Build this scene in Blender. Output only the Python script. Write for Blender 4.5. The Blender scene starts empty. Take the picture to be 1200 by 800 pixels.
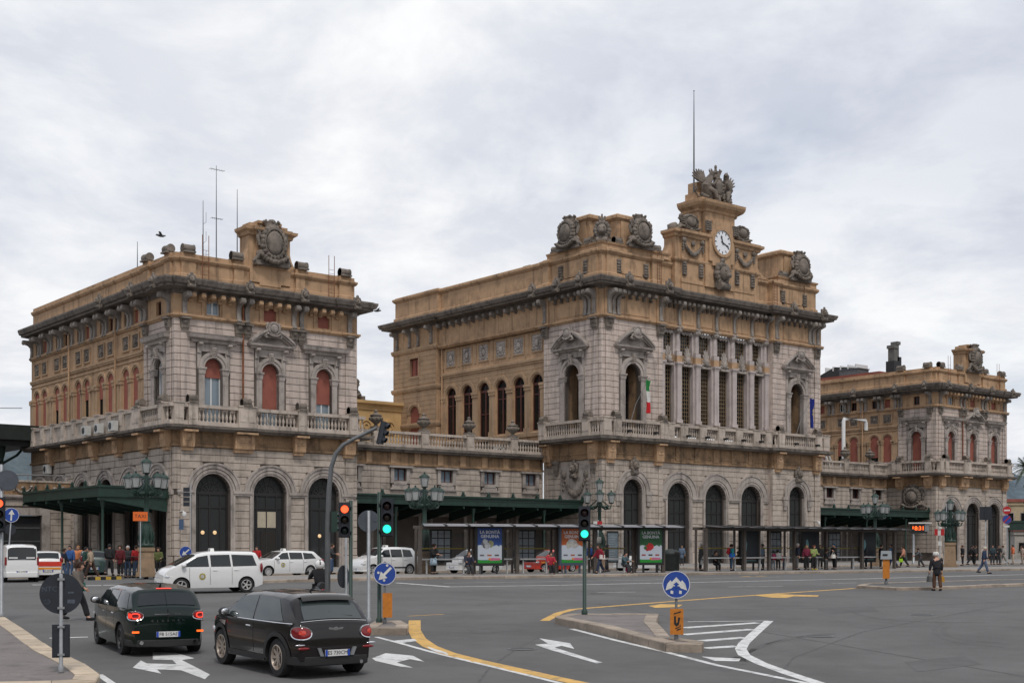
import bpy, bmesh, math, random
from mathutils import Vector, Matrix
random.seed(7)
C = bpy.context.scene.collection
PI = math.pi
# ------------------------------------------------------------------ camera, world, sun, exposure
FPX, HY = 1541.0, 642.0          # focal length and horizon row of the photograph (1200 x 800)
sc = bpy.context.scene
cd = bpy.data.cameras.new('camera'); cam = bpy.data.objects.new('camera', cd); C.objects.link(cam)
cd.sensor_width = 36.0; cd.lens = 36.0 * FPX / 1200.0
cd.shift_y = (HY - 400.0) / 1200.0
cd.clip_start = 0.5; cd.clip_end = 9000.0
cam.location = (0, 0, 0); cam.rotation_euler = (PI / 2, 0, 0)
sc.camera = cam
sc.view_settings.view_transform = 'Standard'; sc.view_settings.look = 'None'
sc.view_settings.exposure = 0.16; sc.view_settings.gamma = 1.0
SUN_EL, SUN_AZ = math.radians(56), math.radians(168)      # azimuth clockwise from +Y (sun behind the camera)
world = bpy.data.worlds.new('World'); sc.world = world; world.use_nodes = True
def build_world():
    nt = world.node_tree; N = nt.nodes; L = nt.links
    N.clear()
    out = N.new('ShaderNodeOutputWorld'); bg = N.new('ShaderNodeBackground')
    sky = N.new('ShaderNodeTexSky'); sky.sky_type = 'NISHITA'; sky.sun_disc = False
    sky.sun_elevation = SUN_EL; sky.sun_rotation = SUN_AZ
    tc = N.new('ShaderNodeTexCoord'); sep = N.new('ShaderNodeSeparateXYZ'); L.new(tc.outputs['Generated'], sep.inputs[0])
    zz = N.new('ShaderNodeMath'); zz.operation = 'MAXIMUM'; zz.inputs[1].default_value = 0.0; L.new(sep.outputs['Z'], zz.inputs[0])
    za = N.new('ShaderNodeMath'); za.operation = 'ADD'; za.inputs[1].default_value = 0.16; L.new(zz.outputs[0], za.inputs[0])
    dv = N.new('ShaderNodeVectorMath'); dv.operation = 'DIVIDE'; L.new(tc.outputs['Generated'], dv.inputs[0])
    cb = N.new('ShaderNodeCombineXYZ')
    for i in range(3): L.new(za.outputs[0], cb.inputs[i])
    L.new(cb.outputs[0], dv.inputs[1])
    mp = N.new('ShaderNodeMapping'); mp.inputs['Location'].default_value = (3.7, 1.3, 0); mp.inputs['Scale'].default_value = (1.0, 0.8, 0.25)
    L.new(dv.outputs[0], mp.inputs[0])
    def noise(scale, det, rough, dist, loc):
        n = N.new('ShaderNodeTexNoise'); n.inputs['Scale'].default_value = scale; n.inputs['Detail'].default_value = det
        n.inputs['Roughness'].default_value = rough; n.inputs['Distortion'].default_value = dist
        m2 = N.new('ShaderNodeMapping'); m2.inputs['Location'].default_value = loc; L.new(mp.outputs[0], m2.inputs[0]); L.new(m2.outputs[0], n.inputs['Vector'])
        return n.outputs['Fac']
    def ramp(src, pts):
        r = N.new('ShaderNodeValToRGB'); e = r.color_ramp.elements
        e[0].position, e[0].color = pts[0][0], (*pts[0][1], 1); e[1].position, e[1].color = pts[1][0], (*pts[1][1], 1)
        for p, c in pts[2:]:
            k = e.new(p); k.color = (*c, 1)
        L.new(src, r.inputs[0]); return r.outputs[0]
    def mixc(fac, a, b, mode='MIX'):
        m = N.new('ShaderNodeMix'); m.data_type = 'RGBA'; m.blend_type = mode
        if isinstance(fac, float): m.inputs[0].default_value = fac
        else: L.new(fac, m.inputs[0])
        for s, v in ((6, a), (7, b)):
            if isinstance(v, tuple): m.inputs[s].default_value = (*v, 1)
            else: L.new(v, m.inputs[s])
        return m.outputs[2]
    base = ramp(noise(0.62, 8, 0.52, 0.5, (0, 0, 0)), [(0.34, (0.60, 0.645, 0.74)), (0.45, (0.75, 0.78, 0.85)), (0.54, (0.89, 0.905, 0.935)), (0.66, (1.0, 1.0, 1.0))])
    puff = ramp(noise(2.6, 9, 0.60, 0.25, (5, 2, 1)), [(0.40, (0.83, 0.85, 0.90)), (0.60, (1.07, 1.07, 1.06))])
    cl = mixc(1.0, base, puff, 'MULTIPLY')
    # towards the horizon the cloud deck is seen edge-on and reads paler
    hz = ramp(sep.outputs['Z'], [(0.0, (0.75, 0.75, 0.75)), (0.42, (0.0, 0.0, 0.0))])
    cl2 = mixc(hz, cl, mixc(1.0, puff, (0.92, 0.925, 0.94), 'MULTIPLY'))
    gapf = ramp(noise(0.9, 6, 0.6, 0.2, (9, 4, 2)), [(0.30, (0.35, 0.35, 0.35)), (0.48, (0.0, 0.0, 0.0))])
    skys = N.new('ShaderNodeVectorMath'); skys.operation = 'SCALE'; skys.inputs['Scale'].default_value = 0.12; L.new(sky.outputs[0], skys.inputs[0])
    fin = mixc(gapf, cl2, skys.outputs[0])
    L.new(fin, bg.inputs['Color']); bg.inputs['Strength'].default_value = 0.88
    L.new(bg.outputs[0], out.inputs[0])
build_world()
sd = bpy.data.lights.new('sun', 'SUN'); sd.energy = 1.5; sd.angle = math.radians(12); sd.color = (1.0, 0.94, 0.86)
sun = bpy.data.objects.new('sun', sd); C.objects.link(sun)
sdir = Vector((math.sin(SUN_AZ) * math.cos(SUN_EL), math.cos(SUN_AZ) * math.cos(SUN_EL), math.sin(SUN_EL)))
sun.rotation_euler = (-sdir).to_track_quat('-Z', 'Y').to_euler()
sun.location = (0, 0, 80)
# ------------------------------------------------------------------ ground heights
def g(d):
    d = max(d, -30.0)
    return -1.6 - (0.72 * ((86.0 - d) / 59.0) ** 2 if d < 86 else 0.0)
def gp(px, py, h=0.0):
    """Point of the ground (or of a plateau h above it) seen at a pixel of the photograph."""
    k = (py - HY) / FPX; lo, hi = 15.0, 400.0
    for _ in range(60):
        m = 0.5 * (lo + hi)
        if k * m < -(g(m) + h): lo = m
        else: hi = m
    return Vector(((px - 600.0) / FPX * lo, lo, g(lo) + h))
TH = math.atan2(0.630, 0.777)
UA, VA = Vector((math.cos(TH), math.sin(TH))), Vector((-math.sin(TH), math.cos(TH)))
A0 = Vector((-24.21, 94.26)); ZB = -1.6
def W(u, v): p = A0 + UA * u + VA * v; return (p.x, p.y)
# ------------------------------------------------------------------ mesh builder
def T(x=0, y=0, z=0): return Matrix.Translation((x, y, z))
def RZ(a): return Matrix.Rotation(a, 4, 'Z')
def RX(a): return Matrix.Rotation(a, 4, 'X')
def RY(a): return Matrix.Rotation(a, 4, 'Y')
def SC(x, y, z): return Matrix.Diagonal((x, y, z, 1))
class MB:
    def __init__(s): s.v = []; s.f = []
    def add(s, vs, fs, M=None):
        b = len(s.v)
        if M is None: s.v.extend(tuple(v) for v in vs)
        else: s.v.extend(tuple(M @ Vector(v)) for v in vs)
        s.f.extend(tuple(i + b for i in f) for f in fs)
    def box(s, x0, x1, y0, y1, z0, z1, M=None):
        s.add([(x0,y0,z0),(x1,y0,z0),(x1,y1,z0),(x0,y1,z0),(x0,y0,z1),(x1,y0,z1),(x1,y1,z1),(x0,y1,z1)],
              [(0,3,2,1),(4,5,6,7),(0,1,5,4),(1,2,6,5),(2,3,7,6),(3,0,4,7)], M)
    def taper(s, x0, x1, y0, y1, z0, z1, k, M=None):
        cx, cy = (x0+x1)/2, (y0+y1)/2; hx, hy = (x1-x0)/2*k, (y1-y0)/2*k
        s.add([(x0,y0,z0),(x1,y0,z0),(x1,y1,z0),(x0,y1,z0),(cx-hx,cy-hy,z1),(cx+hx,cy-hy,z1),(cx+hx,cy+hy,z1),(cx-hx,cy+hy,z1)],
              [(0,3,2,1),(4,5,6,7),(0,1,5,4),(1,2,6,5),(2,3,7,6),(3,0,4,7)], M)
    def quad(s, a, b, c, d, M=None): s.add([a,b,c,d], [(0,1,2,3)], M)
    def prism(s, poly, axis, a0, a1, M=None):
        n = len(poly)
        def mk(p, a): return (a,p[0],p[1]) if axis=='x' else ((p[0],a,p[1]) if axis=='y' else (p[0],p[1],a))
        s.add([mk(p,a0) for p in poly]+[mk(p,a1) for p in poly],
              [tuple(range(n-1,-1,-1)), tuple(range(n,2*n))]+[(i,(i+1)%n,n+(i+1)%n,n+i) for i in range(n)], M)
    def lathe(s, prof, n=10, M=None, ang=2*PI, sx=1.0, sy=1.0, caps=True):
        m = len(prof); full = abs(ang-2*PI) < 1e-6; k = n if full else n+1
        vs = [(r*math.cos(ang*i/n)*sx, r*math.sin(ang*i/n)*sy, z) for i in range(k) for r, z in prof]
        fs = []
        for i in range(n):
            j = (i+1) % k
            for a in range(m-1): fs.append((i*m+a, j*m+a, j*m+a+1, i*m+a+1))
        if full and caps:
            if prof[0][0] > 1e-5: fs.append(tuple(i*m for i in range(n-1,-1,-1)))
            if prof[-1][0] > 1e-5: fs.append(tuple(i*m+m-1 for i in range(n)))
        s.add(vs, fs, M)
    def tube(s, pts, r, n=8, M=None, cap=True):
        pts = [Vector(p) for p in pts]; m = len(pts)
        rs = r if isinstance(r, (list, tuple)) else [r]*m
        vs = []; ref = None
        for i, p in enumerate(pts):
            d = (pts[min(i+1,m-1)]-pts[max(i-1,0)]).normalized()
            if ref is None: ref = Vector((0,0,1)) if abs(d.z) < .9 else Vector((1,0,0))
            a = d.cross(ref)
            if a.length < 1e-4: a = d.orthogonal()
            a.normalize(); b = d.cross(a); ref = -b if False else ref
            for k in range(n):
                t = 2*PI*k/n; vs.append(p + a*(rs[i]*math.cos(t)) + b*(rs[i]*math.sin(t)))
        fs = [(i*n+k, i*n+(k+1)%n, (i+1)*n+(k+1)%n, (i+1)*n+k) for i in range(m-1) for k in range(n)]
        if cap: fs += [tuple(range(n-1,-1,-1)), tuple(range((m-1)*n, m*n))]
        s.add(vs, fs, M)
    def lump(s, c, r, n=8, m=6, amp=0.0, M=None, rnd=random):
        vs = []; fs = []
        for j in range(m+1):
            th = PI*j/m
            for i in range(n):
                ph = 2*PI*i/n; k = 1 + (rnd.uniform(-amp, amp) if 0 < j < m else 0)
                vs.append((c[0]+r[0]*k*math.sin(th)*math.cos(ph), c[1]+r[1]*k*math.sin(th)*math.sin(ph), c[2]+r[2]*k*math.cos(th)))
        for j in range(m):
            for i in range(n):
                a, b, cc, d = j*n+i, (j+1)*n+i, (j+1)*n+(i+1)%n, j*n+(i+1)%n
                if j == 0: fs.append((a, b, cc))
                elif j == m-1: fs.append((a, b, d))
                else: fs.append((a, b, cc, d))
        s.add(vs, fs, M)
    def ring(s, cx, cz, r0, r1, y0, y1, n=16, a0=0.0, a1=PI, M=None):
        vs = []
        for i in range(n+1):
            t = a0+(a1-a0)*i/n; c, q = math.cos(t), math.sin(t)
            vs += [(cx+r0*c,y0,cz+r0*q),(cx+r1*c,y0,cz+r1*q),(cx+r1*c,y1,cz+r1*q),(cx+r0*c,y1,cz+r0*q)]
        fs = [(i*4+k, i*4+(k+1)%4, i*4+4+(k+1)%4, i*4+4+k) for i in range(n) for k in range(4)]
        if abs(a1-a0) < 2*PI-1e-3: fs += [(3,2,1,0), (n*4,n*4+1,n*4+2,n*4+3)]
        s.add(vs, fs, M)
    def sweep(s, prof, path, cap=True, closed=False, M=None):
        n = len(path); P = [Vector(p) for p in path]; vs = []
        for i in range(n):
            d0 = (P[i]-P[i-1]).normalized() if (i > 0 or closed) else None
            d1 = (P[(i+1)%n]-P[i]).normalized() if (i < n-1 or closed) else None
            if d0 is None: d0 = d1
            if d1 is None: d1 = d0
            n0, n1 = Vector((d0.y,-d0.x)), Vector((d1.y,-d1.x))
            m = (n0+n1)/(1+max(n0.dot(n1),-0.5))
            for o, z in prof: vs.append((P[i].x+m.x*o, P[i].y+m.y*o, z))
        k = len(prof); fs = []
        for i in range(n if closed else n-1):
            j = (i+1) % n
            for a in range(k-1): fs.append((i*k+a, j*k+a, j*k+a+1, i*k+a+1))
        if cap and not closed: fs += [tuple(range(k)), tuple(range((n-1)*k+k-1, (n-1)*k-1, -1))]
        s.add(vs, fs, M)
    def mesh(s, name, smooth=None, fix=True):
        me = bpy.data.meshes.new(name); me.from_pydata(s.v, [], s.f); me.update()
        if fix:
            bm = bmesh.new(); bm.from_mesh(me); bmesh.ops.recalc_face_normals(bm, faces=bm.faces); bm.to_mesh(me); bm.free()
        if smooth is not None:
            me.polygons.foreach_set('use_smooth', [True]*len(me.polygons))
            if smooth < 179: me.set_sharp_from_angle(angle=math.radians(smooth))
        return me
def obj(name, me, mat=None, parent=None, M=None, kind=None, label=None):
    if isinstance(me, MB): me = me.mesh(name)
    o = bpy.data.objects.new(name, me); C.objects.link(o)
    if mat is not None:
        if len(me.materials) == 0: me.materials.append(mat)
        if me.materials[0] != mat:
            o.material_slots[0].link = 'OBJECT'; o.material_slots[0].material = mat
    if parent is not None: o.parent = parent
    if M is not None: o.matrix_basis = M if isinstance(M, Matrix) else Matrix.Translation(M)
    if kind: o['kind'] = kind
    if label: o['label'] = label
    return o
def thing(name, label, cat, loc=(0,0,0), rz=0.0, group=None):
    o = bpy.data.objects.new(name, None); C.objects.link(o); o.empty_display_size = 0.3
    o.location = loc; o.rotation_euler = (0, 0, rz)
    tag(o, label, cat, group); return o
def tag(o, label, cat, group=None):
    o['label'] = label; o['category'] = cat
    if group: o['group'] = group
    return o
def kids(o): return [c for c in KID.get(o.name, [])]
CACHE = {}
def cached(key, fn):
    if key not in CACHE: CACHE[key] = fn()
    return CACHE[key]
def children_map():
    m = {}
    for o in C.objects:
        if o.parent: m.setdefault(o.parent.name, []).append(o)
    return m
def copy_tree(o, cm, parent=None):
    c = o.copy(); C.objects.link(c)
    if parent is not None: c.parent = parent; c.matrix_parent_inverse = Matrix.Identity(4)
    for ch in cm.get(o.name, []): copy_tree(ch, cm, c)
    return c
def text_mesh(txt, size, depth=0.004, align='CENTER', bold=0.0):
    cu = bpy.data.curves.new('lettering', 'FONT'); cu.body = txt; cu.size = size; cu.extrude = depth
    cu.align_x = align; cu.align_y = 'CENTER'; cu.resolution_u = 2; cu.offset = bold
    o = bpy.data.objects.new('lettering', cu); C.objects.link(o)
    dg = bpy.context.evaluated_depsgraph_get(); me = bpy.data.meshes.new_from_object(o.evaluated_get(dg))
    bpy.data.objects.remove(o); bpy.data.curves.remove(cu)
    me.materials.clear(); return me
# ------------------------------------------------------------------ materials
MATS = {}
def mat(name, col, rough=0.8, var=0.0, vscale=1.0, dirt=None, dirt_amt=0.0, streak=0.0, bump=0.0, bscale=20.0, metal=0.0, spec=0.5,
        island=0.0, emit=None, estr=0.0, coat=0.0, trans=0.0, alpha=1.0, objrand=0.0):
    if name in MATS: return MATS[name]
    m = bpy.data.materials.new(name); m.use_nodes = True; nt = m.node_tree; N = nt.nodes; L = nt.links
    b = N['Principled BSDF']
    b.inputs['Base Color'].default_value = (*col, 1); b.inputs['Roughness'].default_value = rough
    b.inputs['Metallic'].default_value = metal; b.inputs['Specular IOR Level'].default_value = spec
    if coat: b.inputs['Coat Weight'].default_value = coat; b.inputs['Coat Roughness'].default_value = 0.05
    if trans: b.inputs['Transmission Weight'].default_value = trans
    if alpha < 1: b.inputs['Alpha'].default_value = alpha
    if emit: b.inputs['Emission Color'].default_value = (*emit, 1); b.inputs['Emission Strength'].default_value = estr
    geo = None
    def G():
        nonlocal geo
        if geo is None: geo = N.new('ShaderNodeNewGeometry')
        return geo
    def noise(scale, det=4, vec=None, rough_=0.55):
        n = N.new('ShaderNodeTexNoise'); n.inputs['Scale'].default_value = scale; n.inputs['Detail'].default_value = det; n.inputs['Roughness'].default_value = rough_
        L.new(vec if vec is not None else G().outputs['Position'], n.inputs['Vector']); return n.outputs['Fac']
    def rng(src, a, b_, c, d):
        r = N.new('ShaderNodeMapRange'); L.new(src, r.inputs[0]); r.inputs[1].default_value = a; r.inputs[2].default_value = b_
        r.inputs[3].default_value = c; r.inputs[4].default_value = d; return r.outputs[0]
    def mix(fac, a, b_, mode='MIX'):
        x = N.new('ShaderNodeMix'); x.data_type = 'RGBA'; x.blend_type = mode
        if isinstance(fac, (int, float)): x.inputs[0].default_value = fac
        else: L.new(fac, x.inputs[0])
        for s, v in ((6, a), (7, b_)):
            if isinstance(v, tuple): x.inputs[s].default_value = (*v, 1)
            else: L.new(v, x.inputs[s])
        return x.outputs[2]
    def grey(src):
        c = N.new('ShaderNodeCombineColor')
        for i in range(3): L.new(src, c.inputs[i])
        return c.outputs[0]
    cur = col
    if var > 0:
        cur = mix(1.0, cur, grey(rng(noise(vscale, 6), 0.3, 0.7, 1-var, 1+var)), 'MULTIPLY')
        cur = mix(1.0, cur, grey(rng(noise(vscale*9, 3), 0.3, 0.7, 1-var*.5, 1+var*.5)), 'MULTIPLY')
    if island > 0:
        cur = mix(1.0, cur, grey(rng(G().outputs['Random Per Island'], 0, 1, 1-island, 1+island)), 'MULTIPLY')
    if objrand > 0:
        oi = N.new('ShaderNodeObjectInfo'); cur = mix(1.0, cur, grey(rng(oi.outputs['Random'], 0, 1, 1-objrand, 1+objrand)), 'MULTIPLY')
    if dirt is not None:
        if dirt_amt > 0: cur = mix(rng(noise(vscale*1.7+.13, 8, None, .65), 0.5, 0.72, 0, dirt_amt), cur, dirt)
        if streak > 0:
            mp = N.new('ShaderNodeMapping'); mp.inputs['Scale'].default_value = (2.2, 2.2, 0.16); L.new(G().outputs['Position'], mp.inputs[0])
            cur = mix(rng(noise(1.0, 6, mp.outputs[0], .6), 0.52, 0.70, 0, streak), cur, dirt)
    if not isinstance(cur, tuple): L.new(cur, b.inputs['Base Color'])
    if bump > 0:
        bp = N.new('ShaderNodeBump'); bp.inputs['Strength'].default_value = bump; bp.inputs['Distance'].default_value = 0.03
        L.new(noise(bscale, 5), bp.inputs['Height']); L.new(bp.outputs[0], b.inputs['Normal'])
    MATS[name] = m; return m
DK = (0.055, 0.045, 0.038)
M_STONE = mat('pink_grey_stone', (0.52, 0.435, 0.385), .88, .12, .35, DK, .42, .5, .25, 14, island=.06, objrand=.06)
M_STONEB = mat('grey_stone', (0.45, 0.385, 0.33), .88, .14, .4, DK, .5, .5, .25, 14, island=.06, objrand=.06)
M_JOINT = mat('dark_joint_stone', (0.10, 0.082, 0.07), .95, .2, .6)
M_TRIM = mat('carved_grey_stone', (0.37, 0.325, 0.295), .85, .18, .5, DK, .65, .55, .3, 10)
M_DARK = mat('sooty_and_shaded_stone', (0.175, 0.15, 0.13), .9, .25, .7, (0.035,0.03,0.026), .8, .6, .3, 9)
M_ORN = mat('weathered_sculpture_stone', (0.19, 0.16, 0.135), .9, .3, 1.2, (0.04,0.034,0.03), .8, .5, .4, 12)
M_OCHRE = mat('ochre_plaster', (0.46, 0.298, 0.178), .92, .14, .3, (0.095,0.06,0.038), .55, .62, .1, 12)
M_OCHRES = mat('ochre_stone_courses', (0.39, 0.265, 0.165), .92, .14, .3, (0.10,0.06,0.035), .35, .4, .1, 12, island=.06, objrand=.05)
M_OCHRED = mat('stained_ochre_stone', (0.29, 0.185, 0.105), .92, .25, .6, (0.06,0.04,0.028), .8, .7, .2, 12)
M_GLASS = mat('dark_window_glass', (0.008, 0.009, 0.010), .08, spec=.30)
M_GLASSR = mat('reflecting_hall_glass', (0.034, 0.036, 0.038), .07, spec=.7)
M_GLASSB = mat('pale_window_glass', (0.20, 0.25, 0.29), .08, spec=.6)
M_FRAME = mat('dark_iron_frame', (0.018, 0.016, 0.015), .5)
M_FRAMER = mat('red_brown_wood_frame', (0.09, 0.025, 0.018), .55)
M_WFRAME = mat('white_window_frame', (0.68, 0.68, 0.68), .45)
M_BLIND = mat('terracotta_blind', (0.27, 0.085, 0.06), .8, .1, 2.0)
M_BRONZE = mat('brass_grid', (0.24, 0.17, 0.10), .5, .2, 2)
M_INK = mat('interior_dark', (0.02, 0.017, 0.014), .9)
M_GREEN = mat('green_painted_iron', (0.011, 0.036, 0.026), .5, .25, 2.0, (0.007,0.012,0.009), .5, .3)
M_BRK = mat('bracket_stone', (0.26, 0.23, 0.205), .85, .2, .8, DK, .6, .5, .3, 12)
M_ROOF = mat('roof_felt', (0.16, 0.15, 0.14), .95, .2, .5)
M_REDROOF = mat('red_roof_sheet', (0.24, 0.07, 0.05), .8, .2, .6)
M_IRON = mat('grey_steel', (0.13, 0.135, 0.14), .45, .15, 3, metal=.4)
M_GALV = mat('galvanised_steel', (0.30, 0.31, 0.32), .42, .15, 3, metal=.5)
M_BLACK = mat('black_plastic', (0.014, 0.014, 0.015), .42)
M_DGREEN = mat('dark_green_pole_paint', (0.014, 0.038, 0.028), .45)
M_WHITE = mat('white_enamel', (0.72, 0.72, 0.71), .4)
M_RUST = mat('rust_brown', (0.20, 0.07, 0.03), .85, .3, 3)
# ------------------------------------------------------------------ building toolkit
# Canonical wall frame: x along the wall (left to right seen from outside), y into the wall, z up.
class Bldg:
    def __init__(s, name, label, cat, u0, v0, nmax=300):
        x, y = W(u0, v0); s.root = thing(name, label, cat, (x, y, ZB), TH); s.blocks = []; s.nmax = nmax
    def put(s, name, me, m, M=None, parent=None, kind=None, label=None):
        return obj(name, me, m, parent or s.root, M, kind, label)
    def finish_blocks(s, bname='stone_block'):
        """The largest blocks become parts of their own, the rest one joined part per material."""
        s.blocks.sort(key=lambda b: -(b[2]-b[1])*(b[4]-b[3])*b[7])
        rest = {}
        for k, (M, a, b, z0, z1, y0, mt, pr) in enumerate(s.blocks):
            if k < s.nmax and b-a > 0.6:
                w, h = round(b-a, 2), round(z1-z0, 2)
                def mk(w=w, h=h):
                    q = MB(); e = 0.007
                    q.add([(-w/2,0.07,-h/2),(w/2,0.07,-h/2),(w/2,0.07,h/2),(-w/2,0.07,h/2),(-w/2+e,0,-h/2+e),(w/2-e,0,-h/2+e),(w/2-e,0,h/2-e),(-w/2+e,0,h/2-e)],
                          [(4,5,6,7),(0,1,5,4),(1,2,6,5),(2,3,7,6),(3,0,4,7)])
                    return q.mesh(bname, fix=False)
                s.put(bname, cached(('blk', bname, w, h), mk), mt, M @ T((a+b)/2, y0 + ((k*37) % 7)*0.0015, (z0+z1)/2))
            else:
                e = 0.007
                q = rest.setdefault(mt.name, (MB(), mt))[0]
                q.add([(a,y0+.07,z0),(b,y0+.07,z0),(b,y0+.07,z1),(a,y0+.07,z1),(a+e,y0,z0+e),(b-e,y0,z0+e),(b-e,y0,z1-e),(a+e,y0,z1-e)],
                      [(4,5,6,7),(0,1,5,4),(1,2,6,5),(2,3,7,6),(3,0,4,7)], M)
        for nm, (q, mt) in rest.items(): s.put('stone_courses', q.mesh('stone_courses', fix=False), mt, kind='stuff')
    def wall(s, M, s0, s1, z0, z1, ops, m=None, depth=0.5, y=0.07):
        """Backing wall with real openings and their reveals."""
        q = MB(); ops = sorted(ops, key=lambda o: o['c']); x = s0
        for o in ops:
            c, r = o['c'], o['w']
            if c-r > x: q.quad((x,y,z0),(c-r,y,z0),(c-r,y,z1),(x,y,z1), M)
            if o['zb'] > z0: q.quad((c-r,y,z0),(c+r,y,z0),(c+r,y,o['zb']),(c-r,y,o['zb']), M)
            d = y + o.get('depth', depth); zs = o['zs']
            if o.get('arch', True):
                n = 14; pts = [(c+r*math.cos(PI-PI*i/n), zs+r*math.sin(PI*i/n)) for i in range(n+1)]
            else: pts = [(c-r, zs), (c+r, zs)]
            for p, p2 in zip(pts, pts[1:]):
                q.quad((p[0],y,p[1]),(p2[0],y,p2[1]),(p2[0],y,z1),(p[0],y,z1), M)
                q.quad((p[0],y,p[1]),(p[0],d,p[1]),(p2[0],d,p2[1]),(p2[0],y,p2[1]), M)
            q.quad((c-r,y,o['zb']),(c-r,d,o['zb']),(c-r,d,zs),(c-r,y,zs), M)
            q.quad((c+r,y,o['zb']),(c+r,y,zs),(c+r,d,zs),(c+r,d,o['zb']), M)
            q.quad((c-r,y,o['zb']),(c+r,y,o['zb']),(c+r,d,o['zb']),(c-r,d,o['zb']), M)
            x = c+r
        if x < s1: q.quad((x,y,z0),(s1,y,z0),(s1,y,z1),(x,y,z1), M)
        s.put('wall', q.mesh('wall', fix=False), m or M_JOINT)
    def courses(s, M, s0, s1, z0, z1, h, ops, bw, mt, y=0.0, pr=1.0, gap=0.015):
        n = max(1, round((z1-z0)/h)); h = (z1-z0)/n; rnd = random.Random(int(s0*10+z0*100))
        for k in range(n):
            za, zb = z0+k*h+gap, z0+(k+1)*h-gap; zm = (za+zb)/2; iv = [(s0, s1)]
            for o in ops:
                r = o['rm']; zs = o['zs']
                if zm < o['zb']-.02: continue
                if not o.get('arch', True): hw = r if zm < zs + o.get('top', .3) else 0
                elif zm < zs: hw = r
                elif zm < zs+r: hw = math.sqrt(r*r-(zm-zs)**2)
                else: hw = 0
                if o.get('block') and o['block'][0] < zm < o['block'][1]: hw = max(hw, o['block'][2])
                if hw <= 0: continue
                nv = []
                for a, b in iv:
                    if b <= o['c']-hw or a >= o['c']+hw: nv.append((a, b)); continue
                    if a < o['c']-hw: nv.append((a, o['c']-hw))
                    if b > o['c']+hw: nv.append((o['c']+hw, b))
                iv = nv
            for a, b in iv:
                L_ = b-a
                if L_ < .08: continue
                m = max(1, round(L_/bw)); cuts = [a]
                for j in range(1, m): cuts.append(a+L_*(j + (0.25 if k % 2 else -0.25) + rnd.uniform(-.06, .06))/m)
                cuts.append(b)
                for p, p2 in zip(cuts, cuts[1:]): s.blocks.append((M, p+.0, p2-.0, za, zb, y, mt, pr))
    def sweep(s, name, prof, path, m, smooth=None):
        q = MB(); q.sweep(prof, path); return s.put(name, q.mesh(name, smooth), m)
# ---- canonical pieces
def arch_frame_mesh(r, hs, b=.09, mull=(-.33, .33), trans=(), rad=5, inner=.45, door=False):
    q = MB()
    q.ring(0, hs, r-b, r, -.05, .05, 14)
    q.box(-r, -r+b, -.05, .05, 0, hs); q.box(r-b, r, -.05, .05, 0, hs); q.box(-r+b, r-b, -.05, .05, 0, b)
    q.box(-r+b, r-b, -.06, .06, hs-.12, hs+.12)
    for t in trans: q.box(-r+b, r-b, -.04, .04, t-.05, t+.05)
    for x in mull: q.box(x*r-.05, x*r+.05, -.045, .045, b, hs-.12)
    if inner: q.ring(0, hs, r*inner-.04, r*inner+.04, -.04, .04, 10); q.ring(0, hs, r*.16, r*.22, -.04, .04, 8)
    for i in range(1, rad+1):
        t = PI*i/(rad+1); c, k = math.cos(t), math.sin(t); r0, r1 = r*.2, r-b
        q.add([(r0*c-.03*k,-.03,hs+r0*k+.03*c),(r1*c-.03*k,-.03,hs+r1*k+.03*c),(r1*c+.03*k,-.03,hs+r1*k-.03*c),(r0*c+.03*k,-.03,hs+r0*k-.03*c),
               (r0*c-.03*k,.03,hs+r0*k+.03*c),(r1*c-.03*k,.03,hs+r1*k+.03*c),(r1*c+.03*k,.03,hs+r1*k-.03*c),(r0*c+.03*k,.03,hs+r0*k-.03*c)],
              [(0,1,2,3),(7,6,5,4),(0,4,5,1),(2,6,7,3)])
    return q.mesh('window')
def arch_pane_mesh(r, hs, z0=0.0, y=0.015):
    q = MB(); n = 14; poly = [(-r, z0), (r, z0)] + [(r*math.cos(PI*i/n), hs+r*math.sin(PI*i/n)) for i in range(n+1)]
    q.prism(poly, 'y', y, y+.02); return q.mesh('pane')
def archivolt_mesh(r, ro, hs, y0=.16, jamb=.32, foot=0.0, outer=True):
    """Broad outer band, groove and inner roll; the inner roll runs down as jambs."""
    q = MB(); ri = r + jamb
    q.ring(0, 0, r, r+jamb*.45, -.06, .3, 20); q.ring(0, 0, r+jamb*.45, ri, -.12, .2, 20)
    q.ring(0, 0, ri+.06, ro-.14, -y0, .2, 22); q.ring(0, 0, ri, ri+.06, -.03, .2, 20); q.ring(0, 0, ro-.14, ro, -y0-.07, .2, 22)
    for sg in (-1, 1):
        q.box(min(sg*r, sg*(r+jamb*.45)), max(sg*r, sg*(r+jamb*.45)), -.06, .3, -hs+foot, 0)
        q.box(min(sg*(r+jamb*.45), sg*ri), max(sg*(r+jamb*.45), sg*ri), -.12, .2, -hs+foot, 0)
    return q.mesh('archivolt')
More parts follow.
